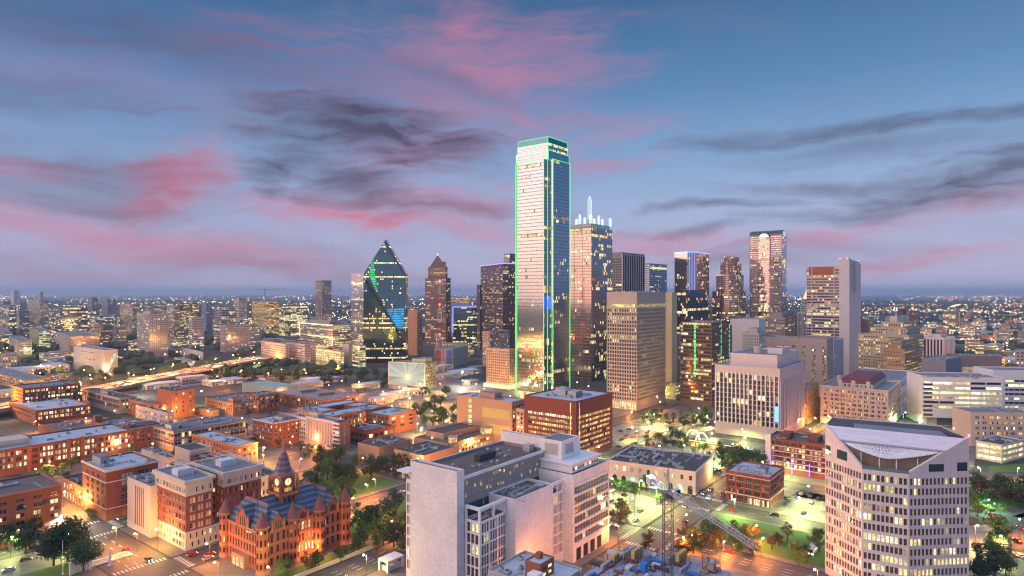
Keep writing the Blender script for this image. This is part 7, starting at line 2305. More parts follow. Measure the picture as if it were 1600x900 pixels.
for (px, py, k, s_) in ((590, 603, 0, 1.0), (572, 608, 1, .9), (640, 606, 3, .8), (655, 616, 0, .9), (618, 622, 3, .7), (596, 630, 1, .7), (480, 606, 1, 1.0), (455, 618, 0, 1.0), (560, 612, 0, .8), (350, 600, 3, 1.0), (300, 596, 1, 1.0), (250, 606, 3, .9), (400, 598, 0, 1.0), (500, 598, 3, 1.0), (735, 600, 0, 1.0), (725, 585, 3, 1.0), (700, 592, 1, 1.0), (745, 578, 0, 1.2), (650, 585, 3, 1.0), (690, 578, 1, 1.0), (215, 596, 0, 1.0), (60, 606, 3, 1.0), (20, 618, 1, 1.0)):
    o = inst('low_building', protos[k], None, gp(px, py), R(52), (s_, s_, .8))
    tag(o, 'low flat building between the brick quarter and the far towers', 'building', 'low flat buildings before the far towers')
tries = 0
while n < 230 and tries < 6000:
    tries += 1
    Y = 720 * (1 + 3.6 * r_.random() ** 1.6)
    px = r_.uniform(-30, 1630)
    if Y < 1000 and not (px < 330 and Y > 800 or px > 1440): continue
    if 560 < px < 1340 and Y < 1500: continue
    X = (px - 800) / F * Y
    if any(abs(X - q[0]) < 34 and abs(Y - q[1]) < 34 for q in placed): continue
    dm = min((abs(X - p[0]) + 0 for p in HWY if abs(p[1] - Y) < 60), default=99)
    if dm < 38: continue
    if any(abs(X - o.location.x) < 62 and abs(Y - o.location.y) < 70 for o in COL.objects if o.parent is None and o.type == 'EMPTY' and o.location.y > 650): continue
    placed.append((X, Y))
    k = r_.choice((0, 0, 1, 1, 2, 3, 4) if Y < 2400 else (0, 1, 2, 3, 3, 4, 4))
    o = inst('low_building', protos[k], None, (X, Y, 0), r_.choice((R(52), R(52 + 90), R(20), R(70))), None)
    s = r_.uniform(.8, 1.5)
    o.scale = (s, s, r_.uniform(.8, 1.4))
    side = 'right of the towers' if px > 800 else 'left of the towers'
    tag(o, 'low building among the scattered lights ' + side + ' towards the horizon', 'building', 'low buildings ' + side)
    n += 1
# ------------------------------------------------------------------ trees
def leafmat(c0, c1):
    m, nt, b = newmat('leaves_' + str(int(c0[1] * 1000)))
    oi = node(nt, 'ShaderNodeObjectInfo')
    g = node(nt, 'ShaderNodeNewGeometry')
    n1 = node(nt, 'ShaderNodeTexNoise', {'Vector': g.outputs['Position'], 'Scale': .7, 'Detail': 3.0})
    c = mixc(nt, mth(nt, 'MULTIPLY_ADD', n1.outputs[0], 2.0, -.5, True), c0, c1)
    h = node(nt, 'ShaderNodeHueSaturation', {'Color': c, 'Hue': mth(nt, 'MULTIPLY_ADD', oi.outputs['Random'], .05, .475), 'Value': mth(nt, 'MULTIPLY_ADD', oi.outputs['Random'], .7, .65)})
    nt.links.new(h.outputs[0], b.inputs['Base Color'])
    b.inputs['Roughness'].default_value = .75
    return m
LEAF = {'green': leafmat((.036, .090, .024), (.080, .160, .038)), 'dark': leafmat((.022, .058, .024), (.046, .098, .034)), 'lime': leafmat((.09, .13, .02), (.20, .24, .04)),
        'brown': leafmat((.060, .034, .020), (.11, .065, .030)), 'purple': leafmat((.035, .018, .022), (.075, .038, .040))}
BARK = plain('bark', (.06, .045, .035), .9)

def tree_meshes(seed, h, r, leaf, n_clump=26, per=34, narrow=False):
    rr = random.Random(seed)
    tk, cr = MB(), MB()
    th = h * .32
    tk.tube((0, 0, -.1), (0, 0, th), h * .026 + .06, 6, 0, h * .018 + .04)
    clumps = []
    for i in range(n_clump):
        for _ in range(30):
            x, y, z = rr.uniform(-1, 1), rr.uniform(-1, 1), rr.uniform(-1, 1)
            if x * x + y * y + z * z < 1: break
        k = .82
        cz = h * .62 + z * h * .34
        fr = (1.0 - .35 * max(0, z)) if not narrow else (1 - .5 * max(0, z))
        clumps.append(Vector((x * r * k * fr, y * r * k * fr, cz)))
    for i in range(7):
        c = clumps[i * 3 % n_clump]
        mid = Vector((c.x * .4, c.y * .4, th + (c.z - th) * .55))
        tk.tube((0, 0, th * .9), mid, h * .014 + .03, 5, 0, h * .009 + .02)
        tk.tube(mid, c, h * .009 + .02, 4, 0, .03)
    for c in clumps:
        cs = rr.uniform(.24, .42) * r
        for j in range(per):
            d = Vector((rr.gauss(0, 1), rr.gauss(0, 1), rr.gauss(0, .8)))
            d.normalize()
            p = c + d * cs * rr.uniform(.45, 1.05)
            s = rr.uniform(.22, .42) * (.6 + r * .10)
            nrm = (d + Vector((rr.uniform(-.7, .7), rr.uniform(-.7, .7), rr.uniform(-.2, .9)))).normalized()
            a = nrm.orthogonal().normalized()
            a = Matrix.Rotation(rr.uniform(0, 6.28), 3, nrm) @ a
            b_ = nrm.cross(a)
            cr.add([p + a * s, p + b_ * s * .7, p - a * s, p - b_ * s * .7], [(0, 1, 2, 3)])
    return tk.mesh('trunk', BARK), cr.mesh('crown', LEAF[leaf])
TREES = {}
for k, (leaf, h, r, nar) in {'green': ('green', 9, 4.0, False), 'dark': ('dark', 10, 4.4, False), 'lime': ('lime', 7.5, 3.4, False), 'brown': ('brown', 8, 3.6, False), 'purple': ('purple', 8.5, 4.0, False), 'narrow': ('dark', 11, 2.8, True)}.items():
    TREES[k] = [tree_meshes(i * 17 + len(k), h * (.85 + .1 * i), r * (1.15 - .09 * i), leaf, (30, 18, 24, 13)[i], 36, nar) for i in range(4)]
OAK = [tree_meshes(99 + i, 15, 8.0, 'dark', 46, 60) for i in range(2)]
rt = random.Random(8)
def tree(loc, kind, label, group, s=1.0):
    tk, cr = rt.choice(OAK if kind == 'oak' else TREES[kind])
    t = tag(empty('tree', loc, rt.uniform(0, 6.28)), label, 'tree', group)
    t.scale = (s * rt.uniform(.9, 1.12), s * rt.uniform(.9, 1.12), s * rt.uniform(.88, 1.12))
    inst('trunk', tk, t); inst('crown', cr, t)
    return t
def grove(pts, kinds, label, group, s=1.0, n=None, area=None, gap=4.2):
    """trees at listed ground pixels, or n of them spread over a ground region given by pixel corners"""
    done = []
    if area:
        x0, y0, x1, y1 = area
        tr = 0
        while len(done) < n and tr < 900:
            tr += 1
            p = gp(rt.uniform(x0, x1), rt.uniform(y0, y1), .1)
            if all((p - q).length > gap * s for q in done): done.append(p)
    else:
        done = [gp(x, y, .1) for x, y in pts]
    for p in done:
        tree(p, rt.choice(kinds), label, group, s * rt.uniform(.72, 1.28))

grove([(130, 892), (84, 884), (40, 866), (106, 876)], ['oak'], 'huge dark oak on the plaza lawn beside the flagpole', 'oaks on the plaza lawn', 1.0)
grove([(14, 862), (52, 848), (-12, 856), (88, 852), (76, 862), (24, 846)], ['dark'], 'dark bushy tree hiding the foot of the brick warehouse', 'trees before the brick warehouse', 1.15)
grove(None, ['dark', 'green'], 'green tree in the small park behind the clock tower courthouse', 'trees behind the courthouse', 1.15, 20, (470, 742, 556, 796))
grove(None, ['dark', 'green'], 'dense tree between the courthouse and the white stone complex', 'trees between courthouse and white complex', 1.25, 16, (556, 800, 636, 866))
grove(None, ['brown', 'dark', 'brown'], 'brownish tree lit orange in front of the low tan halls', 'brown trees before the tan halls', 1.1, 14, (563, 728, 648, 752))
grove([(556, 722), (639, 746), (646, 768)], ['lime'], 'bright lime tree lit by a lamp near the tan halls', 'lime trees near the tan halls', .8)
grove(None, ['dark', 'green'], 'street tree at the foot of the white office with brown fins', 'trees before the finned office', 1.0, 12, (466, 712, 542, 728))
grove(None, ['green', 'dark'], 'round tree in the lamp-lit park left of the blank tan block', 'trees in the lamp-lit park', 1.1, 26, (646, 616, 716, 668))
grove(None, ['dark'], 'dark tree in the belt before the faceted glass tower', 'trees before the faceted tower', 1.3, 16, (540, 590, 607, 606), 5)
grove(None, ['dark', 'green'], 'dark tree lining the motorway left of the yellow garages', 'trees along the motorway', 1.3, 16, (400, 576, 520, 604), 6)
grove(None, ['green', 'dark'], 'tree in the square between the grid tower and the finned block', 'trees in the downtown square', .9, 28, (1000, 646, 1112, 672), 4)
grove([(1030, 690), (1024, 687)], ['lime'], 'bright yellow tree lit by a lamp beside the parking lot', 'bright yellow trees beside the parking lot', .9)
grove([(1048, 690), (1060, 689), (1070, 697), (1052, 700), (1040, 697), (1010, 702), (1066, 706), (998, 718), (985, 712)], ['green', 'dark'], 'round tree on the parking lot border behind the station hall', 'trees on the parking lot border', .95)
grove([(1084, 712), (1100, 707), (1108, 716), (1124, 706), (1130, 714), (1092, 704)], ['narrow', 'green'], 'small tree before the glowing restaurant', 'trees before the glowing restaurant', .8)
grove(None, ['dark'], 'large dark tree between the finned block and the brick loft', 'dark trees behind the brick loft', 1.3, 11, (1128, 722, 1196, 745), 5)
grove([(962, 765), (975, 770), (992, 778), (1032, 788), (955, 748), (1010, 768)], ['green'], 'young tree on the pavement before the station hall', 'trees before the station hall', .85)
grove(None, ['brown', 'dark', 'green'], 'low tree of the orange-lit thicket bordering the lawn', 'thicket bordering the lawn', .8, 32, (1060, 838, 1182, 870), 3.4)
grove([(1216, 852), (1206, 858), (1230, 846)], ['purple'], 'purple leaved tree at the end of the lawn', 'purple trees at the end of the lawn', .95)
grove([(1246, 868), (1258, 866), (1270, 856), (1280, 862), (1262, 880), (1280, 845), (1248, 884)], ['lime', 'green'], 'yellow green tree lit by lamps beside the pinkish tower', 'yellow green trees beside the pinkish tower', .8)
grove(None, ['dark', 'green', 'purple'], 'dark tree in the park right of the pinkish tower', 'trees in the park right of the pinkish tower', 1.15, 15, (1520, 760, 1615, 795), 4.5)
grove([(1535, 800), (1548, 802), (1566, 798), (1528, 806)], ['lime'], 'green glowing tree beside the traffic light', 'green glowing trees beside the traffic light', .75)
grove(None, ['brown', 'green'], 'brownish tree between the far right parking lot and the road', 'trees along the far right road', 1.0, 12, (1548, 830, 1572, 905), 3.4)
grove([(1522, 902), (1532, 908), (1541, 900), (1526, 893)], ['dark'], 'dark green tree at the corner of the pinkish tower', 'trees at the corner of the pinkish tower', .95)
grove([(958, 812), (968, 818), (978, 812), (972, 806), (1014, 856), (1008, 862)], ['brown'], 'bronze tree at the corner of the parking lot', 'bronze trees at the parking lot corner', .85)
grove([(492, 892), (480, 896), (498, 884)], ['brown', 'green'], 'tree with an orange lamp before the courthouse front', 'trees before the courthouse front', .95)
grove([(446, 896), (440, 902)], ['green'], 'small green tree at the courthouse corner turret', 'green trees at the courthouse corner', .75)
grove([(540, 872), (552, 866), (560, 862), (532, 878), (527, 868)], ['dark'], 'low shrub-like tree along the courthouse lawn', 'low trees along the courthouse lawn', .5)
grove(None, ['dark'], 'dark tree at the foot of the stone cube museum', 'trees at the stone cube', 1.15, 9, (112, 588, 172, 602), 5)
grove(None, ['dark'], 'dark tree by the motorway right of the stone cube', 'trees by the motorway', 1.25, 14, (305, 578, 400, 600), 6)
grove([(74, 742), (84, 746), (98, 738), (104, 748), (62, 746), (116, 726), (112, 732), (122, 722), (134, 714)], ['green', 'lime'], 'small street tree before the long brown apartment house', 'street trees before the apartment house', .75)
grove([(144, 808), (139, 804)], ['lime'], 'small lit tree on the corner of the red brick office', 'lit trees on the red office corner', .7)
grove(None, ['dark', 'green'], 'street tree between the brick lofts', 'street trees between the lofts', .8, 16, (386, 650, 440, 700), 5)
grove(None, ['green'], 'tree near the lit street of the old brick quarter', 'trees in the brick quarter', .8, 10, (150, 690, 400, 716), 8)
grove(None, ['dark', 'green'], 'dark tree between the right hand garages', 'trees between the right hand garages', 1.1, 10, (1480, 560, 1590, 592), 9)

# woods covering the far plain: one mass
rw = random.Random(12)
mb = MB()
for i in range(4700):
    Y = 900 * (1 + 9 * rw.random() ** 2.2)
    px = rw.uniform(-60, 1660)
    X = (px - 800) / F * Y
    if Y < 1500 and 540 < px < 1440: continue
    if Y < 2300 and rw.random() < .5: continue
    if any(abs(X - q[0]) < 24 and abs(Y - q[1]) < 20 for q in placed[:]) : continue
    if Y < 2700 and min((abs(X - p[0]) for p in HWY if abs(p[1] - Y) < 70), default=99) < 26: continue
    s = rw.uniform(5, 10) * (1 + Y / 5000)
    mb.ball((X, Y, s * .35), s, 0, 5, rw.uniform(.55, .95))
    if rw.random() < .6: mb.ball((X + s * rw.uniform(-1.2, 1.2), Y + s * rw.uniform(-1, 1), s * .3), s * .7, 0, 5, .8)
o = mb.build('distant_woods', LEAF['dark']); o['kind'] = 'stuff'

# ------------------------------------------------------------------ lamps
rl = random.Random(3)
POLE = plain('lamp_pole', (.10, .10, .10), .5)
HUES = {'orange': ((1.0, .29, .04), 1.0), 'warm': ((1.0, .58, .15), 1.0), 'lime': ((.88, 1.0, .30), 1.0), 'white': ((1.0, .94, .80), 1.0), 'green': ((.40, 1.0, .50), 1.0)}
LAMP_E = {'orange': 8800, 'warm': 9500, 'lime': 14500, 'white': 16000, 'green': 11000}
LM = {}
for k, (c, _) in HUES.items():
    ld = bpy.data.lights.new('lamp_light', 'POINT' if k in ('orange', 'warm') else 'SPOT')
    ld.color = c; ld.energy = LAMP_E[k]; ld.shadow_soft_size = .45; 
    if ld.type == 'SPOT': ld.spot_size = R(172); ld.spot_blend = .40
    a, b2 = MB(), MB()
    a.cone(0, 0, 0, .5, .22, .16, 7); a.cone(0, 0, .5, 8.2, .11, .07, 6); a.tube((0, 0, 8.1), (1.3, 0, 8.5), .06, 4)
    b2.ball((1.3, 0, 8.45), .48, 0, 8, .75)
    LM[k] = (a.mesh('pole', POLE), b2.mesh('lamp_head', glow('lamp_' + k, tuple(.55 * x + .45 * (1.0, .95, .85)[i] for i, x in enumerate(c)), 16.0)), ld)
def lamp(loc, hue, label, group, s=1.0, rz=None, e=1.0):
    t = tag(empty('street_lamp', loc, rl.uniform(0, 6.28) if rz is None else rz), label, 'street lamp', group)
    p, h, ld = LM[hue]
    inst('pole', p, t); inst('lamp_head', h, t)
    if e != 1.0:
        ld = ld.copy(); ld.energy *= e
    inst('lamp_light', ld, t, (1.3, 0, 7.6))
    t.scale = (s, s, s)
    return t
LABS = {'orange': 'street lamp with an orange glow along the downtown streets', 'warm': 'street lamp with a warm yellow glow along the old quarter streets', 'lime': 'street lamp with a pale lime glow by the parking lots'}
def hue_at(u, v):
    if v > 455: return rl.choice(('orange', 'orange', 'warm'))
    if v > 262 and u < 300: return rl.choice(('warm', 'orange', 'orange')) if v > 370 or u > 200 else rl.choice(('warm', 'warm', 'warm', 'lime'))
    if u < 200 and v < 240: return 'warm'
    if u < 300 and v < 240: return 'orange'
    if u < 345 and v > 262: return 'orange'
    if u > 300 and v < 262: return rl.choice(('lime', 'lime', 'warm')) if v > 126 else rl.choice(('orange', 'lime'))
    return rl.choice(('warm', 'orange'))
def clear(p):
    for q0, q1, r0, r1 in ((0, 0, 0, 0),):
        pass
    return True
for ax, c, hw, a, b_ in ROADS:
    s, side = a + 12, 1
    lim = 640 if c < 520 else 500
    while s < min(b_, lim):
        o_ = c + side * (hw + 1.2)
        u, v = (o_, s) if ax == 'u' else (s, o_)
        p = uv(u, v, .14)
        px = 800 + F * p.x / p.y if p.y > 50 else -999
        if p.y > 225 and -60 < px < 1660 and not any(abs((s) - c2) < h2 + 1 for a2, c2, h2, f2, t2 in ROADS if a2 != ax):
            hue = hue_at(u, v)
            lamp(p, hue, LABS[hue], hue + ' street lamps')
        s += 27 if ax == 'u' else 31
        side = -side
# parking lots and squares
for (u0, u1, v0, v1, st, hue) in ((296, 328, 152, 200, 26, 'lime'), (420, 498, 152, 202, 26, 'lime'), (420, 498, 234, 264, 30, 'warm'), (352, 394, 64, 94, 22, 'lime'), (418, 426, 40, 120, 34, 'lime')):
    u = u0
    while u < u1:
        v = v0
        while v < v1:
            lamp(uv(u, v, .15), hue, 'tall lamp standing on a parking lot with a ' + hue + ' glow', hue + ' lamps on the parking lots', 1.15)
            v += st
        u += st
for x, y, hue, e in ((660, 640, 'warm', .6), (676, 650, 'warm', .6), (690, 630, 'warm', .6), (700, 655, 'warm', .6), (668, 622, 'warm', .6), (684, 662, 'warm', .6), (706, 640, 'warm', .6),
                     (1012, 655, 'warm', .6), (1030, 663, 'warm', .6), (1050, 655, 'warm', .6), (1070, 664, 'warm', .6), (1090, 657, 'warm', .6), (1105, 668, 'lime', .7), (1010, 668, 'lime', .7), (1040, 671, 'lime', .7), (1082, 672, 'lime', .7)):
    lamp(gp(x, y, .1), hue, 'small lamp glowing between the trees of a downtown park', 'small park lamps', .55, None, e)
for x, y, hue, s, e, lab in ((722, 604, 'white', 2.2, 3, 'very bright white floodlight on the yard behind the picture screen'), (208, 622, 'white', 2.0, 3, 'bright white floodlight below the motorway near the white gridded warehouse'),
                             (318, 636, 'lime', 1.9, 2.5, 'bright greenish floodlight beside the tall brick warehouse'), (1488, 590, 'lime', 1.6, 2, 'bright floodlight on the dull garage right of the tan towers'), (1496, 664, 'white', 1.2, 2, 'bright floodlight at the foot of the white office decks'),
                             (186, 712, 'warm', 1.3, 2, 'bright yellow lamp in front of the orange brick block'), (411, 722, 'warm', 1.2, 2, 'bright yellow lamp below the five storey corner house'), (98, 832, 'white', 1.0, 1.4, 'bright white lamp at the corner of the brick warehouse'),
                             (182, 852, 'orange', 1.0, 1.2, 'pink glowing lamp on the plaza kerb'), (214, 862, 'orange', 1.0, 1.2, 'second pink glowing lamp along the plaza kerb'), (328, 880, 'orange', 1.0, .8, 'orange lamp at the courthouse corner'), (486, 874, 'orange', .6, 1.0, 'orange lamp hidden in the tree before the courthouse'),
                             (575, 780, 'orange', 1.0, 1.5, 'orange lamp on the street behind the courthouse'), (1178, 850, 'orange', 1.0, 1.5, 'orange lamp behind the orange-lit thicket'), (1080, 858, 'orange', .7, 1.4, 'orange lamp within the thicket by the crane mast'), (1130, 866, 'orange', .7, 1.4, 'orange lamp within the middle of the thicket'),
                             (60, 732, 'orange', .8, 1.6, 'orange lamp before the long brown apartment house'), (118, 716, 'orange', .8, 2.0, 'orange lamp near the end of the long brown apartment house'), (22, 740, 'orange', .8, 1.6, 'orange lamp at the picture edge before the apartment house'), (100, 792, 'orange', 1.0, 1.8, 'orange lamp beside the low brick annex'), (122, 800, 'warm', .9, 1.6, 'yellow lamp on the annex corner'),
                             (1058, 756, 'lime', .7, 1.4, 'greenish lamp at the station front'), (1000, 752, 'green', .6, 1.6, 'green lamp before the station arches'), (1030, 760, 'green', .6, 1.6, 'green lamp between the station arches'), (968, 742, 'green', .6, 1.4, 'green lamp near the station corner'), (1072, 768, 'white', .6, 1.6, 'white lamp at the station entrance'),
                             (1412, 662, 'green', 1.2, 2.2, 'green lamp in the side street before the white office decks'), (1392, 668, 'warm', 1.0, 1.8, 'yellow lamp at the mansard hotel corner'), (1275, 668, 'orange', 1.0, 2, 'orange lamp in the gap beside the ochre block'),
                             (1542, 800, 'green', .8, 1.4, 'green traffic glow in the park trees'), (1560, 868, 'lime', 1.0, 1.2, 'pale lamp on the far right parking lot'), (1524, 848, 'warm', 1.0, 1.4, 'warm lamp on the far right parking lot'), (1532, 752, 'warm', 1.0, 1.5, 'warm lamp on the road below the lit garage'), (1590, 752, 'warm', 1.0, 1.5, 'warm lamp on the road at the right picture edge'),
                             (1592, 840, 'orange', 1.0, 1.6, 'orange red lamp over the road at the right picture edge')):
    lamp(gp(x, y, .1), hue, lab, None, s, None, e)
# lamps along the motorway
for i in range(4, 62, 2):
    if i < len(HWY):
        p = HWY[i]
        lamp((p[0], p[1], 7.6), 'orange' if i % 4 else 'warm', 'tall lamp with an orange glow on the elevated motorway', 'lamps along the motorway', 1.3, None, 5.5)
for x, y in ((60, 596), (140, 606), (230, 600), (330, 590), (90, 640), (170, 634), (232, 650), (300, 660), (350, 610), (30, 610), (480, 596), (440, 590), (560, 612), (600, 640), (580, 660), (640, 640), (660, 690), (700, 680)):
    lamp(gp(x, y, 0), 'orange', 'orange lamp on the side roads near the motorway', 'orange lamps near the motorway', 1.3, None, 2.6)

for k in range(0, len(HW2), 2):
    lamp((HW2[k][0], HW2[k][1], 8.5), 'orange', 'tall lamp with an orange glow on the far motorway beyond the right hand towers', 'lamps along the far motorway', 1.5, None, 6.0)
for i in range(34):
    x, y = rl.uniform(-20, 590), rl.uniform(545, 606)
    lamp(gp(x, y, .1), rl.choice(('orange', 'orange', 'warm')), 'distant lamp on the lots beyond the motorway', 'distant lamps beyond the motorway', 1.4, None, 2.0)
for i in range(16):
    x, y = rl.uniform(1440, 1610), rl.uniform(535, 600)
    lamp(gp(x, y, .1), rl.choice(('orange', 'warm')), 'distant lamp between the low blocks on the right', 'distant lamps on the right', 1.3, None, 2.0)
for x, y in ((600, 625), (625, 618), (640, 628), (610, 650), (655, 612), (585, 640), (690, 612), (720, 640), (735, 628), (745, 612), (560, 650), (545, 662), (650, 680), (690, 700), (720, 690), (750, 625)):
    lamp(gp(x, y, .1), 'warm' if x > 600 else 'orange', 'lamp on the open lots before the picture screen', 'lamps on the lots before the screen', 1.1, None, 1.6)
# far city lights to the horizon: nobody could count them
cols = [glow('far_orange', (1.0, .45, .12), 15.0), glow('far_warm', (1.0, .72, .36), 15.0), glow('far_white', (1.0, .95, .85), 15.0), glow('far_red', (1.0, .10, .06), 7.0), glow('far_green', (.4, 1.0, .5), 7.0)]
mb = MB()
def oct_(c, r, m):
    x, y, z = c
    mb.add([(x + r, y, z), (x, y + r, z), (x - r, y, z), (x, y - r, z), (x, y, z + r), (x, y, z - r)], [(0, 1, 4), (1, 2, 4), (2, 3, 4), (3, 0, 4)], m)
def far_road(x0, y0, x1, y1, step, m, r0=.8):
    n = max(2, int(math.hypot(x1 - x0, y1 - y0) / step))
    for i in range(n):
        t = (i + rw.uniform(-.2, .2)) / n
        oct_((x0 + (x1 - x0) * t, y0 + (y1 - y0) * t, 9), r0 * rw.uniform(.7, 1.2), m if rw.random() < .8 else rw.choice((1, 2)))
for i in range(44):
    Y = 1500 + 5200 * rw.random() ** 1.5
    X = rw.uniform(-.85, .85) * Y
    if abs(X) < .30 * Y and Y < 2600: continue
    a = rw.choice((R(52), R(52), R(142), R(20), R(100)))
    l = rw.uniform(300, 1500)
    far_road(X, Y, X + l * math.cos(a), Y + l * abs(math.sin(a)), rw.uniform(38, 60), rw.choice((0, 0, 0, 1)), .7 + Y * .00028)
for k in range(len(HW2) - 1):
    for off in (-12, 12): far_road(HW2[k][0], HW2[k][1] + off, HW2[k + 1][0], HW2[k + 1][1] + off, 22, 0, 1.3)
hubs = [(rw.uniform(-100, 1700), rw.uniform(462, 492), rw.uniform(20, 70), rw.uniform(.6, 3)) for _ in range(46)] + [(1490, 474, 70, 3), (1520, 482, 90, 4), (1560, 500, 60, 6), (1470, 506, 60, 6), (1400, 486, 50, 3), (455, 470, 25, 9), (700, 462, 60, 1.5), (300, 462, 200, 1.2), (1400, 463, 200, 1.2), (1560, 462, 100, 1.2)]
for i in range(3300):
    if rw.random() < .62:
        hx, hy, sx, sy = rw.choice(hubs)
        px, py = rw.gauss(hx, sx), hy + rw.gauss(0, sy)
    else:
        px, py = rw.uniform(-60, 1660), 459.6 + 95 * rw.random() ** 1.7
    if py < 459.4: continue
    if 590 < px < 1430 and py > 520: continue
    if 500 < px < 1300 and py > 480 and rw.random() < .7: continue
    p = gp(px, py, 6.0)
    r0 = max(.45, p.y * .00056) * rw.choice((.6, .8, 1, 1, 1.3)) 
    oct_((p.x, p.y, rw.uniform(5, 12)), min(r0, 14), rw.choices((0, 1, 2, 3, 4), (46, 30, 14, 6, 4))[0])
o = mb.build('distant_city_lights', cols); o['kind'] = 'stuff'
for i in range(520):
    p = gp(rw.uniform(-30, 590) if i % 4 else rw.uniform(1440, 1630), rw.uniform(508, 604), 0)
    oct_((p.x, p.y, rw.uniform(4, 9)), rw.uniform(.4, .8), rw.choices((0, 1, 2, 3, 4), (44, 30, 16, 5, 5))[0])
# the lit districts west of the viewer, seen in the mirror glass
for i in range(2600):
    oct_((-350 - 3200 * rw.random() ** 1.5, rw.uniform(-850, 900), rw.uniform(4, 14)), rw.uniform(.35, 1.0), rw.choices((0, 1, 2, 3, 4), (44, 30, 16, 5, 5))[0])
# glow of the lit districts on the right and left
for x, y, e, c in ((1480, 500, 60000, (1.0, .5, .2)), (1550, 520, 60000, (1.0, .5, .2)), (1420, 490, 60000, (1, .55, .25)), (1580, 540, 30000, (1, .6, .3)), (1530, 548, 20000, (.8, 1.0, .5))):
    pass

# ------------------------------------------------------------------ cars
def car_parts(col):
    body = plain('car_paint', col, .3, .2)
    mb = MB()
    prof = [(-2.2, .35), (2.2, .35), (2.25, .75), (1.3, .92), (.75, 1.42), (-1.05, 1.45), (-1.7, .98), (-2.2, .9)]
    n = len(prof)
    mb.add([(x, -.86, z) for x, z in prof] + [(x, .86, z) for x, z in prof], [tuple(range(n))[::1], tuple(range(2 * n - 1, n - 1, -1))] + [(i, n + i, n + (i + 1) % n, (i + 1) % n) for i in range(n)])
    me = mb.mesh('body', body)
    g = MB()
    g.add([(1.24, -.7, .98), (1.24, .7, .98), (.79, .66, 1.38), (.79, -.66, 1.38)], [(0, 1, 2, 3)])
    for s in (-1, 1):
        g.add([(1.05, s * .872, .98), (-1.5, s * .872, 1.0), (-1.02, s * .872, 1.38), (.72, s * .872, 1.36)], [(0, 1, 2, 3) if s < 0 else (3, 2, 1, 0)])
    g.add([(-1.68, -.7, 1.02), (-1.68, .7, 1.02), (-1.1, .66, 1.42), (-1.1, -.66, 1.42)], [(3, 2, 1, 0)])
    ge = MB()
    for v in g.v: pass
    gm_ = MB(); gm_.v = [(x + (.03 if x > 1 else (-.03 if x < -1.05 else 0)), y, z + .02) for x, y, z in g.v]; gm_.f, gm_.m = g.f, g.m
    return me, gm_.mesh('window_glass', GL_DARK)
w_ = MB(); w_.tube((0, -.12, 0), (0, .12, 0), .33, 10)
WHEEL = w_.mesh('wheel', plain('tyre', (.02, .02, .02), .8))
h_ = MB(); h_.box(-.04, -.18, -.1, .04, .18, .1)
HEAD, TAIL, OFFH, OFFT = (h_.mesh('headlight', glow('headlight_on', (1.0, .93, .75), 14.0)), h_.mesh('taillight', glow('taillight_on', (1.0, .03, .02), 8.0)),
                         h_.mesh('headlight', plain('lamp_lens', (.6, .6, .6), .3)), h_.mesh('taillight', plain('red_lens', (.3, .02, .02), .3)))
COLS = {'white': (.72, .72, .72), 'silver': (.42, .43, .45), 'black': (.02, .02, .022), 'grey': (.16, .165, .17), 'red': (.35, .02, .02), 'blue': (.03, .07, .20)}
CARS = {k: car_parts(c) for k, c in COLS.items()}
rc = random.Random(6)
def car(p, rz, col, label, group=None, on=False, parts=True, s=1.0):
    t = tag(empty('parked_car' if not on else 'moving_car', p, rz), label, 'car', group)
    me, gm_ = CARS[col]
    inst('body', me, t); inst('window_glass', gm_, t)
    t.scale = (s, s, s)
    if parts:
        for x in (-1.38, 1.38):
            for y in (-.8, .8): inst('wheel', WHEEL, t, (x, y, .33))
    for y in (-.62, .62):
        inst('headlight', HEAD if on else OFFH, t, (2.22, y, .68)); inst('taillight', TAIL if on else OFFT, t, (-2.2, y, .74))
    return t
A = R(52)
used = {}
def park(px, py, col, rz, where, z=.155):
    lab = f'{col} car parked on {where}'
    used[lab] = used.get(lab, 0) + 1
    car(gp(px, py, z), rz + rc.uniform(-.05, .05), col, lab, 'cars parked on ' + where)
L1 = 'the lot beside the brick loft'
for px, py, c in ((1229, 779, 'black'), (1234, 783, 'grey'), (1241, 776, 'silver'), (1252, 773, 'white'), (1260, 774, 'black'), (1268, 787, 'grey'), (1279, 781, 'black'), (1265, 776, 'blue'), (1228, 789, 'blue'), (1256, 803, 'black'), (1286, 798, 'white')):
    park(px, py, c, A, L1)
L2 = 'the pale lot before the station hall'
for px, py, c in ((955, 784, 'grey'), (969, 782, 'black'), (981, 785, 'silver'), (975, 774, 'black'), (957, 768, 'white'), (993, 814, 'white'), (1000, 800, 'grey')):
    park(px, py, c, A, L2)
L3 = 'the lot behind the red granite block'
for i in range(20):
    park(rc.uniform(964, 1022), rc.uniform(668, 702), rc.choice(list(COLS)), rc.choice((A, A + math.pi / 2)), L3)
for px, py, c, w in ((965, 758, 'white', 'the street before the station hall'), (974, 759, 'red', 'the street before the station hall'), (986, 762, 'grey', 'the street before the station hall'), (1143, 799, 'red', 'the angled bays beside the lawn')):
    car(gp(px, py, .06), A + math.pi / 2, c, f'{c} car parked on {w}', None)
L4 = 'the far right lot'
for px, py, c in ((1546, 866, 'white'), (1543, 876, 'silver'), (1544, 846, 'blue'), (1526, 852, 'red'), (1531, 880, 'grey'), (1550, 890, 'black')):
    park(px, py, c, .3, L4, .05)
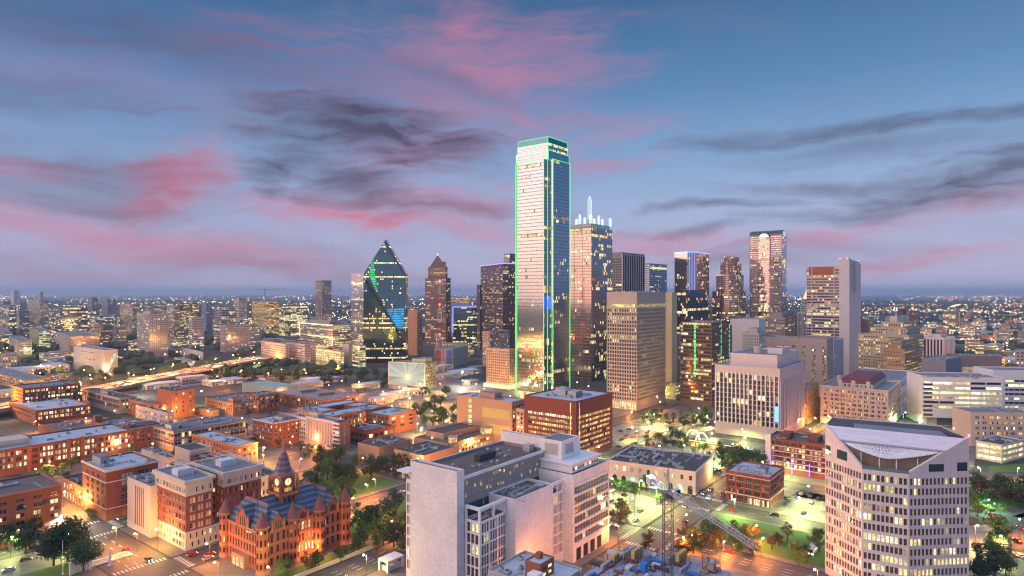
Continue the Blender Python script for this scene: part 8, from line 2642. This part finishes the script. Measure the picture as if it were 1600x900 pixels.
for px, py, c, rz, lab in ((1100, 772, 'grey', A + math.pi, 'grey car with headlights on at the station corner'), (1108, 779, 'white', A + math.pi, 'white car with headlights on crossing before the station'), (1130, 774, 'black', A, 'black car with lights on beside the brick loft'),
                          (232, 876, 'black', -R(38), 'dark car with lights on in the junction by the plaza'), (300, 868, 'red', A, 'red car with lights on between courthouse and courts building'), (325, 874, 'silver', A, 'silver car with lights on at the courthouse corner'),
                          (1550, 806, 'red', 1.4, 'red car with lights on at the park crossing'), (1590, 846, 'red', 1.5, 'red car driving away on the far right road'), (1593, 870, 'white', 1.5, 'white car driving away on the far right road'), (1596, 826, 'grey', 1.5, 'grey car driving away on the far right road'),
                          (620, 874, 'silver', A, 'silver car with lights on beside the white pavilion'), (612, 882, 'white', A, 'white car with lights on beside the white pavilion'), (905, 868, 'grey', A, 'grey car at the kerb of the white complex wing'),
                          (40, 876, 'grey', R(40), 'grey car with lights on in the plaza underpass road'), (14, 892, 'white', R(40) + math.pi, 'white car with headlights on in the plaza underpass road')):
    car(gp(px, py, .07), rz, c, lab, None, True)
for i in range(44):
    k = rc.randrange(9, 50)
    d = HWY[k + 1] - HWY[k]
    t = rc.random()
    side = rc.choice((-13.4, -9.5, -5.5, 5.5, 9.5, 13.4))
    n_ = np.array((d[1], -d[0])) / np.linalg.norm(d)
    p = HWY[k] + d * t + n_ * side
    toward = side < 0
    car((p[0], p[1], 7.62), math.atan2(d[1], d[0]) + (math.pi if toward else 0), rc.choice(list(COLS)), ('car with white headlights coming along the motorway' if toward else 'car with red tail lights leaving along the motorway'), 'cars coming along the motorway' if toward else 'cars leaving along the motorway', True, False, 1.15)
for ax, c, hw, a, b_ in ROADS:
    if ax == 'u' and c > 420 or c > 600: continue
    s = a + rc.uniform(4, 20)
    while s < min(b_, 470):
        side = rc.choice((-1, 1))
        off = side * hw * rc.choice((.28, .6))
        p = uv(c + off, s, .07) if ax == 'u' else uv(s, c + off, .07)
        px = 800 + F * p.x / p.y if p.y > 40 else -999
        if p.y > 250 and -20 < px < 1620 and not crossing(ax, s):
            dr = (A if ax == 'v' else A + math.pi / 2) + (math.pi if (side > 0) == (ax == 'v') else 0)
            away = math.cos(dr - math.pi / 2) > 0
            car(p, dr, rc.choice(list(COLS)), 'car with lights on driving ' + ('away along' if away else 'forward along') + ' a downtown street', 'cars driving ' + ('away' if away else 'forward') + ' downtown', True, p.y < 420)
        s += rc.uniform(16, 46)
# bus
t = tag(empty('city_bus', gp(1271, 862, .07), A), 'white city bus with headlights on beside the yellow green trees', 'bus')
mb = MB(); mb.box(-5.5, -1.25, .4, 5.5, 1.25, 3.0, 0, True); mb.build('body', plain('bus_white', (.7, .7, .68), .4), t)
for s in (-1, 1): MB().box(-5, s * 1.26 - .01, 1.5, 4.6, s * 1.26 + .01, 2.5).build('side_window', LITS[2], t)
MB().box(-5.53, -1, 1.3, -5.51, 1, 2.7).build('windscreen', GL_DARK, t)
for x in (-3.4, 3.4):
    for y in (-1.1, 1.1): inst('wheel', WHEEL, t, (x, y, .48), 0, (1.45, 1.3, 1.45))
for y in (-.8, .8): inst('headlight', HEAD, t, (-5.55, y, .8), 0, (1.5, 1.5, 1.5))

# ------------------------------------------------------------------ plaza and park furniture
fp = tag(empty('flagpole', gp(98, 897, .15)), 'tall white flagpole with a hanging flag on the plaza lawn', 'flagpole')
MB().cone(0, 0, 0, 13.5, .16, .07, 8).build('pole', WHITE, fp)
mb = MB(); mb.cone(0, 0, 0, .3, .5, .5, 10); mb.ball((0, 0, 13.6), .18); mb.build('base', WHITE, fp)
mb = MB()
for i in range(4): mb.box(-.12 - .08 * i, .08 + .02 * i, 10.0 + .1 * i, .0 - .08 * i, .16 + .02 * i, 13.0 - .15 * i, i % 2, True)
mb.build('flag', [plain('flag_red', (.45, .04, .05), .8), plain('flag_blue', (.06, .08, .25), .8)], fp)
ob = tag(empty('obelisk', gp(172, 884, .15)), 'white obelisk beside the reflecting pool', 'monument')
mb = MB(); mb.cone(0, 0, 0, .6, 1.3, 1.2, 4); mb.cone(0, 0, .6, 6.6, .7, .55, 4); mb.cone(0, 0, 6.6, 7.3, .55, 0, 4); mb.build('shaft', WHITE, ob)
pl = tag(empty('reflecting_pool', gp(172, 874, .15), A), 'pale reflecting pool with white rim behind the obelisk', 'pool')
mb = MB()
for x0, y0, x1, y1 in ((-8, -3, 8, -2.5), (-8, 2.5, 8, 3), (-8, -2.5, -7.5, 2.5), (7.5, -2.5, 8, 2.5)): mb.box(x0, y0, 0, x1, y1, .5)
mb.build('rim', WHITE, pl)
MB().add([(-7.5, -2.5, .3), (7.5, -2.5, .3), (7.5, 2.5, .3), (-7.5, 2.5, .3)], [(0, 1, 2, 3)]).build('water_surface', plain('pool_water', (.50, .56, .58), .08, .3), pl)
pg = tag(empty('curved_peristyle', gp(124, 893, .15), A), 'small white curved monument wall below the big oak', 'monument')
mb = MB()
for i in range(7):
    t0 = -.6 + 1.2 * i / 6
    x, y = 6 * math.sin(t0), 6 * math.cos(t0) - 6
    mb.box(x - .5, y - .5, 0, x + .5, y + .5, 4.4)
mb.box(-3.8, -1.4, 4.4, 3.8, .5, 5.0, 0, True)
mb.build('wall', WHITE, pg)
fw = tag(empty('lawn_wall', uv(132, 226.5, .1), A), 'low pale retaining wall along the courthouse lawn', 'wall')
MB().box(0, 0, 0, 62, .5, 1.6).build('stone_wall', LIME, fw)
# the glowing restaurant with arched signs
rs = tag(empty('glowing_restaurant', gp(1122, 700, .1), A), 'low restaurant outlined in warm light with two glowing yellow arches', 'restaurant')
MB().box(-9, -14, 0, 8, 18, 4.6).build('wall', BRICK_O, rs)
MB().box(-9.4, -14.4, 4.6, 8.4, 18.4, 5.3).build('roof', ROOF_DARK, rs)
AMB = glow('restaurant_light', (1.0, .62, .22), 3.2)
mb = MB()
for p, q in (((-9.5, -14.5), (-9.5, 18.5)), ((-9.5, -14.5), (8.5, -14.5))): mb.tube((*p, 5.0), (*q, 5.0), .22, 4)
mb.build('roof_light', AMB, rs)
for i in range(8): MB().box(-9.12, -13 + i * 3.9, .8, -9.02, -10.4 + i * 3.9, 3.6).build('window', LITS[1], rs)
for y0, sz in ((17, 1.0), (10, .85)):
    mb = MB(); pr = None
    for i in range(13):
        t0 = math.pi * i / 12
        p = (-6, y0 + 5.2 * sz * math.cos(t0), 4.6 + 7.5 * sz * math.sin(t0))
        if pr: mb.tube(pr, p, .42, 5)
        pr = p
    mb.build('arch_sign', glow('arch_yellow', (1.0, .72, .20), 3.2), rs)
ld = bpy.data.lights.new('restaurant_lamp', 'POINT'); ld.energy = 6000; ld.color = (1, .7, .3); ld.shadow_soft_size = 1
inst('restaurant_lamp', ld, rs, (-12, 4, 7))
tl = tag(empty('traffic_signal', gp(1542, 802, .1)), 'traffic signal glowing green by the park trees', 'traffic light')
mb = MB(); mb.cone(0, 0, 0, 6, .12, .09, 6); mb.tube((0, 0, 5.8), (3, -1, 6.0), .07, 4); mb.build('pole', POLE, tl)
MB().box(2.7, -1.3, 5.2, 3.3, -.8, 6.6).build('signal_head', DARKW, tl)
mb = MB(); mb.ball((3.0, -1.35, 5.5), .3); mb.build('green_lamp', glow('signal_green', (.05, 1.0, .45), 12.0), tl)
# ------------------------------------------------------------------ evening haze
hz = MB()
hz.box(-41000, -1000, -1.0, 41000, 41000, 330, 0, True)
m = bpy.data.materials.new('evening_haze')
m.use_nodes = True
nt = m.node_tree
nt.nodes.clear()
pv_ = nt.nodes.new('ShaderNodeVolumePrincipled')
pv_.inputs['Color'].default_value = (.58, .78, 1.0, 1)
pv_.inputs['Density'].default_value = 6.0e-5
pv_.inputs['Anisotropy'].default_value = .1
oo = nt.nodes.new('ShaderNodeOutputMaterial')
nt.links.new(pv_.outputs[0], oo.inputs['Volume'])
try:
    m.cycles.homogeneous_volume = True
except Exception:
    pass
o = hz.build('haze', m)
o['kind'] = 'stuff'
bpy.context.view_layer.update()
